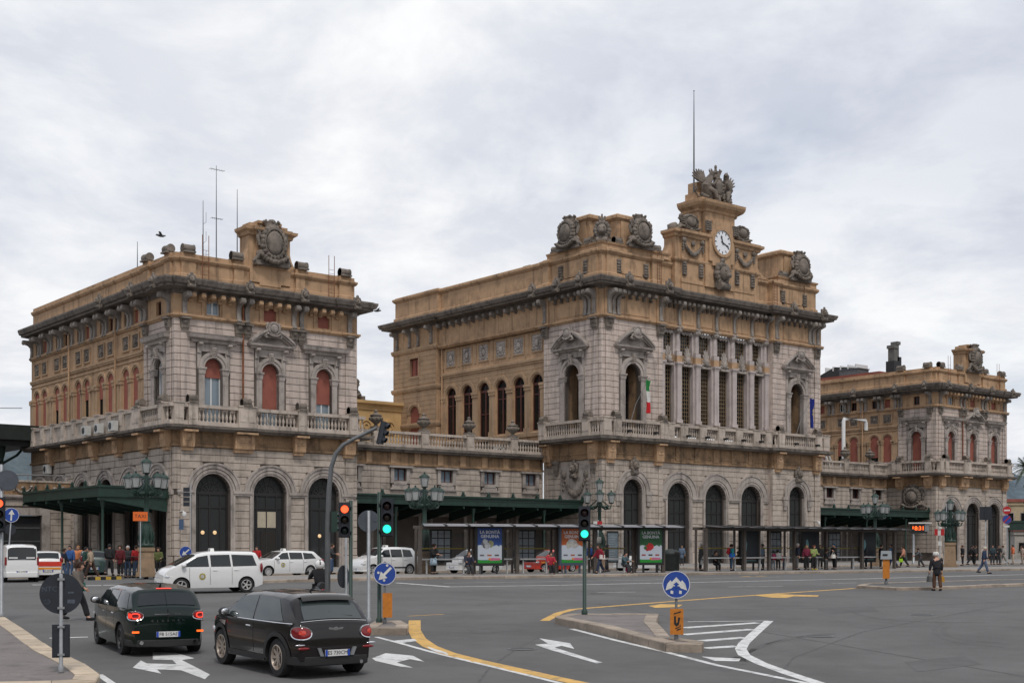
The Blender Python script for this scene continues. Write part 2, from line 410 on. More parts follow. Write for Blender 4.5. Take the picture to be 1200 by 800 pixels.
def console_mesh(w, h, d, fringe=False):
    """Scrolled bracket: foot at z=0, top at z=h, projecting d towards -y."""
    q = MB()
    poly = [(0.02,0),(-.08*d,.01*h),(-.20*d,.06*h),(-.20*d,.16*h),(-.16*d,.40*h),(-.20*d,.62*h),(-.42*d,.74*h),(-.82*d,.80*h),(-d,.86*h),(-d,.95*h),(-.96*d,h),(0.02,h)]
    q.prism(poly, 'x', -w/2, w/2)
    q.lathe([(.20*d,-w/2-.03),(.20*d,w/2+.03)], 10, T(0,-.82*d,h-.24*d) @ RY(PI/2)); q.lathe([(.12*d,-w/2-.02),(.12*d,w/2+.02)], 8, T(0,-.16*d,.12*d) @ RY(PI/2))
    if fringe:
        q.box(-w/2-.05, w/2+.05, -d*.7, .02, h*.0-.14, h*.0)
        for i in range(5): q.taper(-w/2+w*i/5+.01, -w/2+w*(i+1)/5-.01, -d*.66, 0, -.42, -.14, .9)
    return q.mesh('bracket')
def block_console_mesh(w, h, d):
    """Box console with a rosette panel and a fluted fringe under it (below the balcony)."""
    q = MB()
    q.box(-w/2, w/2, -d*.55, .02, h*.32, h); q.box(-w/2-.06, w/2+.06, -d, .02, h-.14, h+.0)
    q.box(-w/2+.12, w/2-.12, -d*.55-.05, -d*.55, h*.42, h*.86)
    q.lathe([(.02,.10),(.14,.06),(.22,.0)], 10, T(0,-d*.55-.05,h*.64) @ RX(PI/2))
    for i in range(5): q.taper(-w/2+w*i/5+.012, -w/2+w*(i+1)/5-.012, -d*.5, 0, h*.04, h*.32, 1.12)
    q.box(-w/2*.9, w/2*.9, -d*.36, .02, -h*.16, h*.04)
    return q.mesh('console')
BAL = [(.07,0),(.07,.06),(.04,.10),(.085,.30),(.095,.40),(.05,.60),(.035,.72),(.065,.80),(.04,.85),(.07,.92),(.07,1.0)]
def baluster_mesh(h):
    q = MB(); q.lathe([(r*1.15, z*h) for r, z in BAL], 6); return q
def scroll_top_mesh(w=.9, r=.42, fl=7):
    """Fluted half roll with curled ends that crowns a parapet pier."""
    q = MB(); q.box(-w/2, w/2, -.42, .42, 0, .12)
    for i in range(fl):
        x0 = -w/2+w*i/fl; q.lathe([(r,0),(r*1.06,w/fl*.5),(r,w/fl*.94)], 12, T(x0,.0,r*.85+.08) @ RY(PI/2))
    for sx in (-1, 1): q.lathe([(r*1.15,0),(r*1.15,.06)], 14, T(sx*w/2-(.06 if sx>0 else 0),0,r*.85+.08) @ RY(PI/2))
    return q.mesh('scroll_top', 50)
def mask_mesh(sz=.5, seed=1):
    """Carved lion mask with mane on a small scroll."""
    q = MB(); r = random.Random(seed)
    q.lump((0,-.12*sz,.0),(.30*sz,.36*sz,.36*sz),10,8,.05,None,r)
    q.lump((0,-.42*sz,-.14*sz),(.16*sz,.16*sz,.14*sz),8,6,.05,None,r)
    for sx in (-1,1):
        q.lump((sx*.13*sz,-.38*sz,.10*sz),(.08*sz,.08*sz,.06*sz),6,4,.0,None,r); q.lump((sx*.26*sz,-.1*sz,.34*sz),(.10*sz,.10*sz,.14*sz),6,5,.1,None,r)
    for i in range(14):
        t = 2*PI*i/14; q.lump((.40*sz*math.cos(t),.0,.44*sz*math.sin(t)),(.15*sz,.16*sz,.17*sz),6,5,.2,None,r)
    q.lump((0,0,.62*sz),(.16*sz,.14*sz,.16*sz),7,5,.15,None,r)
    q.box(-.40*sz,.40*sz,.0,.2*sz,-.7*sz,.5*sz); q.lathe([(.2*sz,-.34*sz),(.2*sz,.34*sz)],8,T(0,-.1*sz,-.62*sz)@RY(PI/2))
    return q.mesh('lion_mask', 60)
def volute(q, cx, y0, cz, r, sg, M=None, wd=.12, turns=1.6):
    pts = []; n = 18; rr = []
    for i in range(n+1):
        t = i/n; a = -PI/2 + sg*(-turns*2*PI*t); k = r*(1-.82*t); pts.append((cx+k*math.cos(a), y0, cz+k*math.sin(a))); rr.append(wd*(1-.55*t))
    q.tube(pts, rr, 6, M)
def cartouche_mesh(w, h, seed=3, crown=True):
    """Carved coat of arms: oval shield with raised rim, scrolls, garland and crown. Base centre at the origin."""
    q = MB(); r = random.Random(seed); cz = h*.50
    q.lump((0,-.16*w,cz),(w*.27,w*.14,h*.27),14,10)
    n = 20
    for i in range(n):
        t = 2*PI*i/n; q.lump((w*.34*math.cos(t), -.12*w, cz+h*.33*math.sin(t)), (w*.085*r.uniform(.8,1.25), w*.11, h*.075*r.uniform(.8,1.25)), 7, 5, .15, None, r)
    q.ring(0, cz, 1, 1.12, -.2, .0, 20, 0, 2*PI, T(0,-.10*w,cz) @ SC(w*.30,w*.6,h*.295) @ T(0,0,-cz))
    for sg in (-1, 1):
        volute(q, sg*w*.40, -.06*w, h*.20, w*.17, sg, None, w*.05); volute(q, sg*w*.38, -.06*w, h*.72, w*.11, -sg, None, w*.04)
        q.tube([(sg*w*.34,-.08*w,h*.30),(sg*w*.5,-.06*w,h*.14),(sg*w*.62,-.02*w,h*.06)], [w*.08,w*.07,w*.03], 7)
        q.tube([(sg*w*.36,-.06*w,h*.86),(sg*w*.46,-.03*w,h*.62),(sg*w*.42,-.05*w,h*.42)], [w*.03,w*.06,w*.05], 7)
    for i in range(11):
        t = i/10*2-1; q.lump((t*w*.40,-.2*w,h*.17-.12*h*(1-t*t)+.03*h), (w*.07,w*.08,h*.055), 7, 5, .25, None, r)
    q.box(-w*.55, w*.55, -.1*w, .1*w, 0, h*.10)
    if crown:
        q.lathe([(w*.20,h*.80),(w*.23,h*.84),(w*.20,h*.87),(w*.26,h*.96),(w*.10,h*.95)], 10, None, 2*PI, 1, .6)
        for i in range(7): t = 2*PI*i/7; q.lump((w*.24*math.cos(t),w*.14*math.sin(t),h*.98),(w*.05,w*.05,h*.04),6,4,.1,None,r)
        q.lump((0,0,h*.98),(w*.14,w*.1,h*.06),8,5,.1,None,r)
    q.box(-w*.22, w*.22, -.02, .14*w, h*.05, h*.85)
    return q.mesh('coat_of_arms', 70)
def shell_mesh(w, h, seed=5):
    """Upright palmette / anthemion finial."""
    q = MB(); r = random.Random(seed)
    for i in range(9):
        a = PI*(i+.5)/9; L_ = h*(.42+.5*math.sin(a)); q.tube([(0,0,h*.18),(math.cos(a)*w*.30,-.05,h*.18+math.sin(a)*L_*.55),(math.cos(a)*w*.46,0,h*.18+math.sin(a)*L_*.9)], [w*.05,w*.08,w*.05], 6)
    q.lump((0,-.12*w,h*.30),(w*.2,w*.16,h*.2),8,6,.15,None,r)
    for sg in (-1,1): volute(q, sg*w*.34, -.05, h*.16, w*.17, sg, None, w*.06)
    q.box(-w*.5,w*.5,-.16*w,.16*w,0,h*.1); return q.mesh('finial', 70)
def garland_mesh(w, h, seed=4):
    q = MB(); r = random.Random(seed)
    for i in range(17):
        t = i/16*2-1; k = .5+.5*(1-t*t); q.lump((t*w*.42, -.10*k, h*.75-h*.62*(1-t*t)), (w*.06*k+.03, .13*k, h*.13*k), 7, 5, .25, None, r)
    for sg in (-1,1):
        q.lump((sg*w*.42,-.1,h*.84),(w*.09,.14,h*.13),8,5,.25,None,r)
        for j in range(3): q.lump((sg*w*.46,-.06,h*(.62-.14*j)),(w*.05,.08,h*.08),6,4,.25,None,r)
    q.lump((0,-.06,h*.72),(w*.1,.08,h*.14),8,5,.2,None,r)
    return q.mesh('garland', 70)
def flower_block_mesh(w, h, seed=2):
    """Carved keystone / drop: stacked leaf lumps."""
    q = MB(); r = random.Random(seed); q.taper(-w/2,w/2,-.12,.02,0,h,1.15)
    for j in range(5):
        for i in range(3): q.lump(((i-1)*w*.3, -.16, h*(.1+.2*j)), (w*.2,.1,h*.11), 6, 5, .3, None, r)
    return q.mesh('carved_block', 70)
def urn_mesh(h=1.3):
    q = MB(); k = h/1.3
    q.box(-.3*k,.3*k,-.3*k,.3*k,0,.14*k)
    q.lathe([(.20*k,.14*k),(.10*k,.26*k),(.16*k,.32*k),(.40*k,.52*k),(.46*k,.70*k),(.36*k,.82*k),(.42*k,.86*k),(.42*k,.92*k),(.22*k,1.0*k),(.10*k,1.12*k),(.15*k,1.2*k),(.0,1.34*k)], 12)
    for i in range(10): t = 2*PI*i/10; q.lump((.44*k*math.cos(t),.44*k*math.sin(t),.66*k),(.07*k,.07*k,.12*k),6,4)
    return q.mesh('urn', 60)
def balustrade(B, M, s0, s1, z, zt, out, posts, pw=.9, mt=None, tops=None, every=.30, solid=()):
    mt = mt or M_STONEB; h = zt-z; b0, b1 = z+h*.20, zt-h*.16
    q = MB(); q.box(s0,s1,-out,-out+.36,z,b0,M); B.put('base_course', q.mesh('base_course'), mt)
    q = MB(); q.box(s0,s1,-out-.05,-out+.42,b1,zt,M); B.put('hand_rail', q.mesh('hand_rail'), mt)
    edges = sorted(posts)
    for p in edges:
        me = cached(('ped', round(pw,2), round(h,2)), lambda: (lambda k: (k.box(-pw/2,pw/2,-.12,.42,0,h+.03), k.box(-pw/2-.06,pw/2+.06,-.18,.48,h+.03,h+.13), k.box(-pw/2+.1,pw/2-.1,-.15,-.12,h*.28,h*.8), k.mesh('pedestal'))[-1])(MB()))
        B.put('pedestal', me, mt, M @ T(p,-out,z))
    bm_ = baluster_mesh(b1-b0); q = MB(); gaps = [s0-1]+edges+[s1+1]
    for a, b in zip(gaps, gaps[1:]):
        a2, b2 = max(s0, a+pw/2+.08), min(s1, b-pw/2-.08)
        n = int((b2-a2)/every)
        if n < 1 or any(a2 <= c <= b2 for c in solid): 
            if n >= 1: k = MB(); k.box(a2-.08,b2+.08,-out+.06,-out+.3,b0,b1,M); B.put('parapet_panel', k.mesh('parapet_panel'), mt)
            continue
        for i in range(n): q.add(bm_.v, bm_.f, M @ T(a2+(i+.5)*(b2-a2)/n, -out+.18, b0))
    if q.v: B.put('balusters', q.mesh('balusters', 50, fix=False), mt, kind='stuff')
def path_faces(faces):
    """faces: (origin, dir, length, [(a, b, offset)...]) -> one polyline with stepped projections."""
    P = []
    for o, d, L_, st in faces:
        o, d = Vector(o), Vector(d); n = Vector((d.y, -d.x)); cur = 0.0; P.append(o.copy())
        for a, b, f in st:
            P += [o+d*a, o+d*a+n*f, o+d*b+n*f, o+d*b]
        P.append(o+d*L_)
    R = [P[0]]
    for p in P[1:]:
        if (p-R[-1]).length > 1e-4: R.append(p)
    return [tuple(p) for p in R]
def blind_window(B, M, r, hs, z0, blind, mull=(0,), fm=None, pane=None, trans=()):
    fm = fm or M_WFRAME
    w = B.put('window', cached(('afr', round(r,2), round(hs,2), mull, trans), lambda: arch_frame_mesh(r, hs, .07, mull, trans, 0, 0)), fm, M)
    B.put('pane', cached(('apn', round(r,2), round(hs,2)), lambda: arch_pane_mesh(r-.02, hs)), pane or M_GLASSB, None, w)
    if blind < 1: B.put('roller_blind', cached(('abl', round(r,2), round(hs,2), round(blind,2)), lambda: arch_pane_mesh(r-.01, hs, (hs+r)*blind, -.10)), M_BLIND, None, w)
    return w
def surround(B, M, r, hs, ro, cap_z, kind, w2, mt=M_TRIM, hood_z=1.0):
    """Upper-floor aedicule: jamb strips, capitals, archivolt, keystone and a straight hood or a pediment. Origin: sill centre."""
    q = MB()
    for sg in (-1, 1): q.box(min(sg*r,sg*ro), max(sg*r,sg*ro), -.10, .25, 0, hs-.35)
    q.ring(0, hs, r, r+(ro-r)*.5, -.10, .25, 16); q.ring(0, hs, r+(ro-r)*.5, ro, -.17, .25, 16)
    for sg in (-1, 1): q.box(min(sg*r,sg*(r+.12)), max(sg*r,sg*(r+.12)), -.04, .4, 0, hs)
    B.put('surround', q.mesh('surround'), mt, M)
    for sg in (-1, 1):
        me = cached(('wcap', round(ro-r,2)), lambda: (lambda k: (k.taper(-.5*(ro-r)-.02,.5*(ro-r)+.02,-.14,.2,-.5,-.12,1.25), k.box(-.5*(ro-r)-.12,.5*(ro-r)+.12,-.24,.2,-.12,.0), k.mesh('capital'))[-1])(MB()))
        B.put('capital', me, mt, M @ T(sg*(r+ro)/2, 0, hs))
    B.put('keystone', cached(('wkey', round(ro-r,2)), lambda: flower_block_mesh(.34, (ro-r)+.35)), mt, M @ T(0,-.12,hs+r-.05))
    # spandrel panel between arch and hood, with side consoles
    q = MB(); q.box(-ro-.12, -ro+.2, -.06, .2, hs, hood_z); q.box(ro-.2, ro+.12, -.06, .2, hs, hood_z); q.box(-ro+.2, ro-.2, -.045, .2, hs+ro, hood_z)
    B.put('spandrel', q.mesh('spandrel'), mt, M)
    for sg in (-1, 1): B.put('bracket', cached('hoodbr', lambda: console_mesh(.26,.75,.42)), mt, M @ T(sg*(ro+.0), -.05, hood_z-.75))
    q = MB(); z = hood_z; P = [(-w2, .0), (w2, .0)]
    prof = [(.0,z),(.22,z+.02),(.26,z+.14),(.48,z+.2),(.52,z+.36),(.0,z+.42)]
    if kind == 'hood':
        prof = [(.0,z),(.22,z+.02),(.26,z+.2),(.5,z+.3),(.58,z+.58),(.62,z+.62),(.0,z+.75)]
        q.sweep([(o, zz) for o, zz in prof], [(-w2,.2),(-w2,0),(w2,0),(w2,.2)])
        B.put('hood', q.mesh('hood'), mt, M)
    else:
        q.sweep(prof, [(-w2,.2),(-w2,0),(w2,0),(w2,.2)]); n = 14; hgt = 1.0 if kind == 'pediment' else 1.35; up = z+.42
        def arc(k):  # rising flanks with a curved shoulder
            x = -w2-.4 + (2*w2+.8)*k; t = abs(x)/(w2+.4)
            return x, up + hgt*(1-t**1.6)
        pts = [arc(i/n) for i in range(n+1)]
        for (x0, z0), (x1, z1) in zip(pts, pts[1:]):
            for (ya, za, zb_) in ((-.62, 0, .16), (-.5, -.16, 0), (-.28, -.30, -.16)):
                q.add([(x0,ya,z0+za),(x1,ya,z1+za),(x1,ya,z1+zb_),(x0,ya,z0+zb_),(x0,.1,z0+za),(x1,.1,z1+za),(x1,.1,z1+zb_),(x0,.1,z0+zb_)],
                      [(0,1,2,3),(0,4,5,1),(3,2,6,7),(0,3,7,4),(1,5,6,2)])
        q.prism([(-w2,up)]+[(x, zz-.3) for x, zz in pts[2:-2]]+[(w2,up)], 'y', -.05, .1)
        B.put('pediment', q.mesh('pediment', fix=False), mt, M)
        B.put('carved_crest', cached(('crest', kind), lambda: cartouche_mesh(1.25, 1.35, 9, False)), mt, M @ T(0,-.45,up+hgt*.42))
def panel_relief_mesh(w, h, seed=3):
    q = MB(); r = random.Random(seed)
    for a in ((-w/2-.12,w/2+.12,h,h+.12),(-w/2-.12,w/2+.12,-.12,0),(-w/2-.12,-w/2,0,h),(w/2,w/2+.12,0,h)): q.box(a[0],a[1],-.09,.05,a[2],a[3])
    return q.mesh('panel_frame')
def panel_carving_mesh(w, h, seed=3):
    q = MB(); r = random.Random(seed); q.box(-w/2,w/2,-.01,.04,0,h)
    q.lump((0,-.06,h*.5),(w*.20,.10,h*.24),10,6,.05,None,r)
    for i in range(12): t = 2*PI*i/12; q.lump((w*.34*math.cos(t),-.03,h*.5+h*.36*math.sin(t)),(w*.1,.07,h*.09),6,4,.3,None,r)
    for sx in (-1,1):
        for sz in (.12,.88): q.lump((sx*w*.4,-.02,h*sz),(w*.08,.06,h*.08),6,4,.2,None,r)
    return q.mesh('carved_panel', 70)
SIDE = lambda L_: T(0, L_, 0) @ RZ(-PI/2)
def rect_window(B, M, w, h, fm=M_FRAME, pane=M_GLASS, mull=1, blind=None):
    def mk():
        q = MB(); b = .07; q.box(-w/2,-w/2+b,-.05,.05,0,h); q.box(w/2-b,w/2,-.05,.05,0,h); q.box(-w/2+b,w/2-b,-.05,.05,0,b); q.box(-w/2+b,w/2-b,-.05,.05,h-b,h)
        for i in range(mull): x = -w/2+w*(i+1)/(mull+1); q.box(x-.05,x+.05,-.045,.045,b,h-b)
        return q.mesh('window')
    o = B.put('window', cached(('rw',w,h,mull), mk), fm, M)
    B.put('pane', cached(('rp',w,h), lambda: (lambda k: (k.box(-w/2+.02,w/2-.02,.01,.03,.02,h-.02), k.mesh('pane'))[-1])(MB())), pane, None, o)
    if blind is not None: B.put('roller_blind', cached(('rb',w,h,blind), lambda: (lambda k: (k.box(-w/2,w/2,-.09,-.06,h*blind,h), k.mesh('roller_blind'))[-1])(MB())), M_BLIND, None, o)
    return o
CORN = lambda z, d=1.22: [(0,z-.05),(.12,z),(.16,z+.22),(.30,z+.26),(d-.30,z+.30),(d-.30,z+.44),(d-.12,z+.50),(d,z+.80),(d,z+.92),(0,z+1.0)]
def gutter_streaks(): pass
# ------------------------------------------------------------------ the two corner pavilions
def pavilion(name, label, u0, ground_side, detail, blinds, Lside=29.6, chimney=False):
    B = Bldg(name, label, 'station building', u0, 0, 300 if detail else 120)
    WD = 15.4; F_ = Matrix.Identity(4); S_ = SIDE(Lside); n0 = Lside-5.2; BW = 4.87
    cs = (3.04, 7.70, 12.36); pr = 1.0 if detail else .55
    # corner strips
    st_f = [(.35,1.05,.14),(14.35,15.05,.14)]; st_s = [(n0, n0+.5, .14),(Lside-1.05,Lside-.35,.14)]
    P0 = path_faces([((0,Lside),(0,-1),Lside,[]),((0,0),(1,0),WD,[]),((WD,0),(0,1),8,[])])
    P1 = path_faces([((0,Lside),(0,-1),Lside,[(n0,n0+.6,.12),(Lside-1.3,Lside-.5,.12)]),((0,0),(1,0),WD,[(.5,1.3,.12),(14.1,14.9,.12)]),((WD,0),(0,1),8,[])])
    # ---- ground floor, front
    zs = 5.65; r = 1.4; ops = [dict(c=c, w=r, zb=.05, zs=zs, rm=2.18, depth=.55) for c in cs]
    B.wall(F_, 0, WD, 0, 8.95, ops)
    for o in ops: o['rm'] = 2.16
    sc_ops = [dict(o) for o in ops]
    # piers: below the springing only the jamb width is left out
    low = [dict(c=c, rm=r+.33, zb=0, zs=99) for c in cs]
    B.courses(F_, 0, WD, 1.05, 5.45, .55, low, 1.5, M_STONEB, 0, pr)
    B.courses(F_, 0, WD, 5.85, 8.92, .512, sc_ops, 1.5, M_STONEB, 0, pr)
    for a, b in ((0,cs[0]-r-.33),(cs[0]+r+.33,cs[1]-r-.33),(cs[1]+r+.33,cs[2]-r-.33),(cs[2]+r+.33,WD)): q = MB(); q.box(a,b,-.09,.07,0,1.02); B.put('plinth', q.mesh('plinth'), M_STONEB)
    for i, (a, b) in enumerate(((.25,cs[0]-r-.2),(cs[0]+r+.2,cs[1]-r-.2),(cs[1]+r+.2,cs[2]-r-.2),(cs[2]+r+.2,WD-.2))):
        q = MB(); q.box(a,b,-.13,.05,5.47,5.62); q.box(a-.05,b+.05,-.2,.05,5.62,5.83); B.put('impost', q.mesh('impost'), M_TRIM)
    for i, c in enumerate(cs):
        B.put('archivolt', cached('pav_av', lambda: archivolt_mesh(r, 2.2, zs, .14)), M_TRIM, T(c,0,zs))
        w = B.put('window', cached('pav_gw', lambda: arch_frame_mesh(r, zs, .16, (-.62,-.05,.55), (.7,4.6), 6, .55)), M_FRAME, T(c,.5,0))
        B.put('pane', cached('pav_gp', lambda: arch_pane_mesh(r-.03, zs)), M_GLASSR, None, w)
        if detail and i == 1:
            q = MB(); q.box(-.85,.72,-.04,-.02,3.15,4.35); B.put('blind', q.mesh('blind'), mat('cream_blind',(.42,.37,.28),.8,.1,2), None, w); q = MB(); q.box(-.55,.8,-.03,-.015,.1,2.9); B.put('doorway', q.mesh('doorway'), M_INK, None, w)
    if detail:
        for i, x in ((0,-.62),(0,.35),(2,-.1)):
            q = MB(); q.lump((cs[i]+x,.46,2.75-.1*i),(.16,.02,.15),8,6); B.put('lamp_reflection', q.mesh('lamp_reflection',180), mat('warm_lamp_reflection',(.8,.6,.35),.5,emit=(1,.62,.30),estr=.35))  # glowing disc before the pane paints in a warm lamp reflection
    # ---- ground floor, left side
    bays = [Lside-2.65]+[n0-BW*(k+.5) for k in range(5)]
    if ground_side == 'arches':
        ops = [dict(c=c, w=r, zb=.05, zs=zs, rm=2.16, depth=.55) for c in bays]
        B.wall(S_, 0, Lside, 0, 8.95, ops)
        B.courses(S_, 0, Lside, 1.05, 5.45, .55, [dict(c=c, rm=r+.33, zb=0, zs=99) for c in bays], 1.5, M_STONEB, 0, .7)
        B.courses(S_, 0, Lside, 5.85, 8.92, .512, ops, 1.5, M_STONEB, 0, .7)
        for c in bays:
            B.put('archivolt', cached('pav_av', None), M_TRIM, S_ @ T(c,0,zs))
            w = B.put('window', cached('pav_gw', None), M_FRAME, S_ @ T(c,.5,0)); B.put('pane', cached('pav_gp', None), M_GLASS, None, w)
        for c, c2 in zip([0]+bays[:0:-1]+[bays[0]], bays[:0:-1]+[bays[0], Lside+r]):
            q = MB(); q.box(c+(r+.2 if c else 0), c2-r-.2, -.16, .05, 5.47, 5.83, S_); B.put('impost', q.mesh('impost'), M_TRIM)
            q = MB(); q.box(c+(r+.33 if c else 0), c2-r-.33, -.09, .07, 0, 1.02, S_); B.put('plinth', q.mesh('plinth'), M_STONEB)
    else:
        B.wall(S_, Lside-8, Lside, 0, 8.95, [])
        B.courses(S_, Lside-8, Lside, 1.05, 8.92, .53, [], 1.5, M_STONEB, 0, .7)
        B.put('coat_of_arms', cached('cart_wall', lambda: cartouche_mesh(3.0, 2.9, 21)), M_ORN, S_ @ T(Lside-3.0, 0, 6.2))
    # ---- band, consoles, slab
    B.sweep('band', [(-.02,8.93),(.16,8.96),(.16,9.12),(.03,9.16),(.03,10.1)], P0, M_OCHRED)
    con = cached('pav_con', lambda: block_console_mesh(.95, 1.25, .95))
    fpos = (.9, 5.1, 5.75, 9.75, 10.3, 14.5)
    for x in (.9, 5.05, 5.7, 10.05, 14.5): B.put('console', con, M_OCHRE, T(x,0,8.86))
    for k in range(6 if ground_side == 'arches' else 2): B.put('console', con, M_OCHRE, S_ @ T((Lside-.9) if k == 0 else n0-BW*(k-1)+.4,0,8.86))
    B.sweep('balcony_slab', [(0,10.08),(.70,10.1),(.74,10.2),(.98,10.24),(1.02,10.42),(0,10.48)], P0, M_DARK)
    balustrade(B, F_, -.66, WD+.3, 10.46, 11.95, .72, (.0, 1.1, 5.05, 5.75, 10.05, 14.6), .72 )
    sp = [Lside-.6, n0+.6] + [n0-BW*k/2 for k in range(0, 11)]
    balustrade(B, S_, 0, Lside+.30, 10.46, 11.95, .72, sp, .72, None, None, .30, [n0-BW*(k+.5)/2 for k in range(10)])
    scr = cached('ped_scroll', lambda: scroll_top_mesh(.7, .26, 5))
    for x in (1.1, 5.4, 10.05, 14.6): B.put('scroll_top', scr, M_ORN, T(x,-.56,12.05))
    for x in (Lside-.6, n0+.6): B.put('scroll_top', scr, M_ORN, S_ @ T(x,-.56,12.05))
    # ---- upper floor, front
    zb = 10.46; hs = 14.75-zb; ru = .72
    ops = [dict(c=c, w=ru, zb=zb, zs=14.75, rm=1.25, depth=.45, block=(zb, 17.2, 1.35)) for c in cs]
    B.wall(F_, 0, WD, zb, 18.2, ops)
    B.courses(F_, 0, WD, 11.0, 18.18, .513, ops, 1.45, M_STONE, 0, pr)
    for i, c in enumerate(cs):
        surround(B, T(c,0,zb), ru, hs, 1.16, 0, 'pediment' if i == 1 else 'hood', 1.55 if i != 1 else 1.45, M_TRIM, 6.05)
        blind_window(B, T(c,.42,zb), ru, hs, zb, blinds[i])
    # corner strips as stone courses proud of the wall
    for Mx, a, b in ((F_,.45,1.15),(F_,14.3,15.0),(S_,Lside-1.15,Lside-.45),(S_,n0+.1,n0+.6)):
        B.courses(Mx, a, b, 11.0, 18.18, .513, [], 2.0, M_STONE, -.10, pr*.4); B.courses(Mx, a, b, 1.05, 8.92, .52, [], 2.0, M_STONEB, -.10, pr*.4)
    # ---- upper floor, side: stone bay then ochre arcade
    cb = Lside-2.65; ops = [dict(c=cb, w=ru, zb=zb, zs=14.75, rm=1.25, depth=.45, block=(zb,17.2,1.35))]
    B.wall(S_, n0, Lside, zb, 18.2, ops)
    B.courses(S_, n0, Lside, 11.0, 18.18, .513, ops, 1.45, M_STONE, 0, pr)
    surround(B, S_ @ T(cb,0,zb), ru, hs, 1.16, 0, 'hood', 1.55, M_TRIM, 6.05); blind_window(B, S_ @ T(cb,.42,zb), ru, hs, zb, blinds[3])
    ra = .60; cols = []
    for k in range(5):
        for e in (-.93, .93): cols.append(n0-BW*(k+.5)+e)
    ops = [dict(c=c, w=ra, zb=zb, zs=14.7, rm=.9, depth=.22) for c in cols]
    B.wall(S_, 0, n0, zb, 18.2, ops, M_OCHRE, .4, .02)
    zo = zb
    for k, c in enumerate(cols):
        B.put('archivolt', cached('side_av', lambda: (lambda q: (q.ring(0,0,ra,ra+.14,-.03,.3,14), q.ring(0,0,ra+.14,ra+.34,-.09,.1,14), q.mesh('archivolt'))[-1])(MB())), M_OCHRES, S_ @ T(c,0,14.7))
        blind_window(B, S_ @ T(c,.17,zb), ra, 14.7-zb, zb, (.0,.0,.62,.05,.1,.66,.60,.04,.3,.12)[k % 10] if detail else (.45,.0,.55,.1,.62)[k % 5], (0,), M_FRAME, M_GLASS)
        for sg in (-1, 1):
            B.put('pilaster', cached('side_pil', lambda: (lambda q: (q.box(-.16,.16,-.14,.1,0,3.75), q.box(-.22,.22,-.2,.1,3.75,4.02), q.box(-.26,.26,-.24,.1,4.02,4.22), q.box(-.22,.22,-.2,.1,0,.5), q.mesh('pilaster'))[-1])(MB())), M_OCHRES, S_ @ T(c+sg*(ra+.2),0,zb))
    for k in range(6):
        x = n0-BW*k
        B.put('pier_strip', cached('side_strip', lambda: (lambda q: (q.box(-.32,.32,-.12,.1,0,3.8), q.box(-.38,.38,-.2,.1,3.8,4.2), q.mesh('pier_strip'))[-1])(MB())), M_OCHRES, S_ @ T(max(.34,x if k else x-.4),0,zb))
    PS = [(0,Lside),(0,5.22)]
    B.sweep('string_course', [(0,16.05),(.10,16.08),(.10,16.2),(.16,16.24),(.16,16.36),(0,16.42)], PS, M_OCHRES)
    B.sweep('string_course', [(0,15.72),(.06,15.74),(.06,15.84),(0,15.88)], PS, M_OCHRES)
    for c in cols:
        B.put('panel_frame', cached('pan_f', lambda: panel_relief_mesh(1.12, 1.0)), M_OCHRES, S_ @ T(c,0,16.75)); B.put('carved_panel', cached('pan_c', lambda: panel_carving_mesh(1.08, .96)), M_ORN, S_ @ T(c,0,16.77))
    # ---- frieze with attic windows and brackets
    FZ = 18.25
    B.sweep('frieze_moulding', [(-.02,FZ-.08),(.10,FZ-.06),(.14,FZ+.02),(.22,FZ+.06),(.22,FZ+.20),(0,FZ+.26)], P1, M_OCHRE)
    fz_ops = [dict(c=c, w=.52, zb=18.62, zs=19.62, arch=False, rm=.6, depth=.3) for c in cs]
    B.wall(F_, 0, WD, 18.4, 19.98, fz_ops, M_OCHRE, .3, .0)
    sz = [n0-BW*(k+.5)+e for k in range(5) for e in (-.9, .9)] + [cb]
    B.wall(S_, 0, Lside, 18.4, 19.98, [dict(c=c, w=.42, zb=18.62, zs=19.62, arch=False, rm=.6, depth=.3) for c in sz], M_OCHRE, .3, .0)
    for i, c in enumerate(cs): rect_window(B, T(c,.25,18.62), 1.04, 1.0, M_WFRAME if i == 0 else M_FRAMER, M_GLASSB if i == 0 else M_GLASS, 1, None if i == 0 else 0.0)
    for i, c in enumerate(sz): rect_window(B, S_ @ T(c,.25,18.62), .84, 1.0, M_WFRAME if i % 3 == 2 else M_FRAMER, M_GLASS, 1, (0.0 if i % 4 == 1 else None))
    big = cached('big_br', lambda: console_mesh(.34, 1.7, .9)); mod = cached('mod_br', lambda: console_mesh(.26, .55, .8)); foot = cached('br_foot', lambda: block_console_mesh(.62, .8, .5))
    xs = (.75, 5.05, 5.72, 9.68, 10.35, 14.65)
    for x in xs: B.put('bracket', big, M_BRK, T(x,-.02,18.28)); B.put('bracket_foot', foot, M_ORN, T(x,0,17.42))
    sxs = [Lside-.75, n0+.45] + [n0-BW*k/2.0+d for k in range(0, 11) for d in (-.30,.30)]
    for x in sxs:
        if x > .2: B.put('bracket', big, M_BRK, S_ @ T(x,-.02,18.28))
    for x in (Lside-.75, n0+.45): B.put('bracket_foot', foot, M_ORN, S_ @ T(x,0,17.42))
    for i in range(20):
        x = .4+i*.77
        if min(abs(x-k) for k in xs) > .4: B.put('modillion', mod, M_OCHRE, T(x,-.02,19.42))
    for x in cs: 
        for e in (-.8,.8): B.put('pilaster_strip', cached('fz_strip', lambda: (lambda q: (q.box(-.12,.12,-.07,.05,0,1.1), q.box(-.17,.17,-.14,.05,1.1,1.35), q.mesh('pilaster_strip'))[-1])(MB())), M_OCHRE, T(x+e,0,18.48))
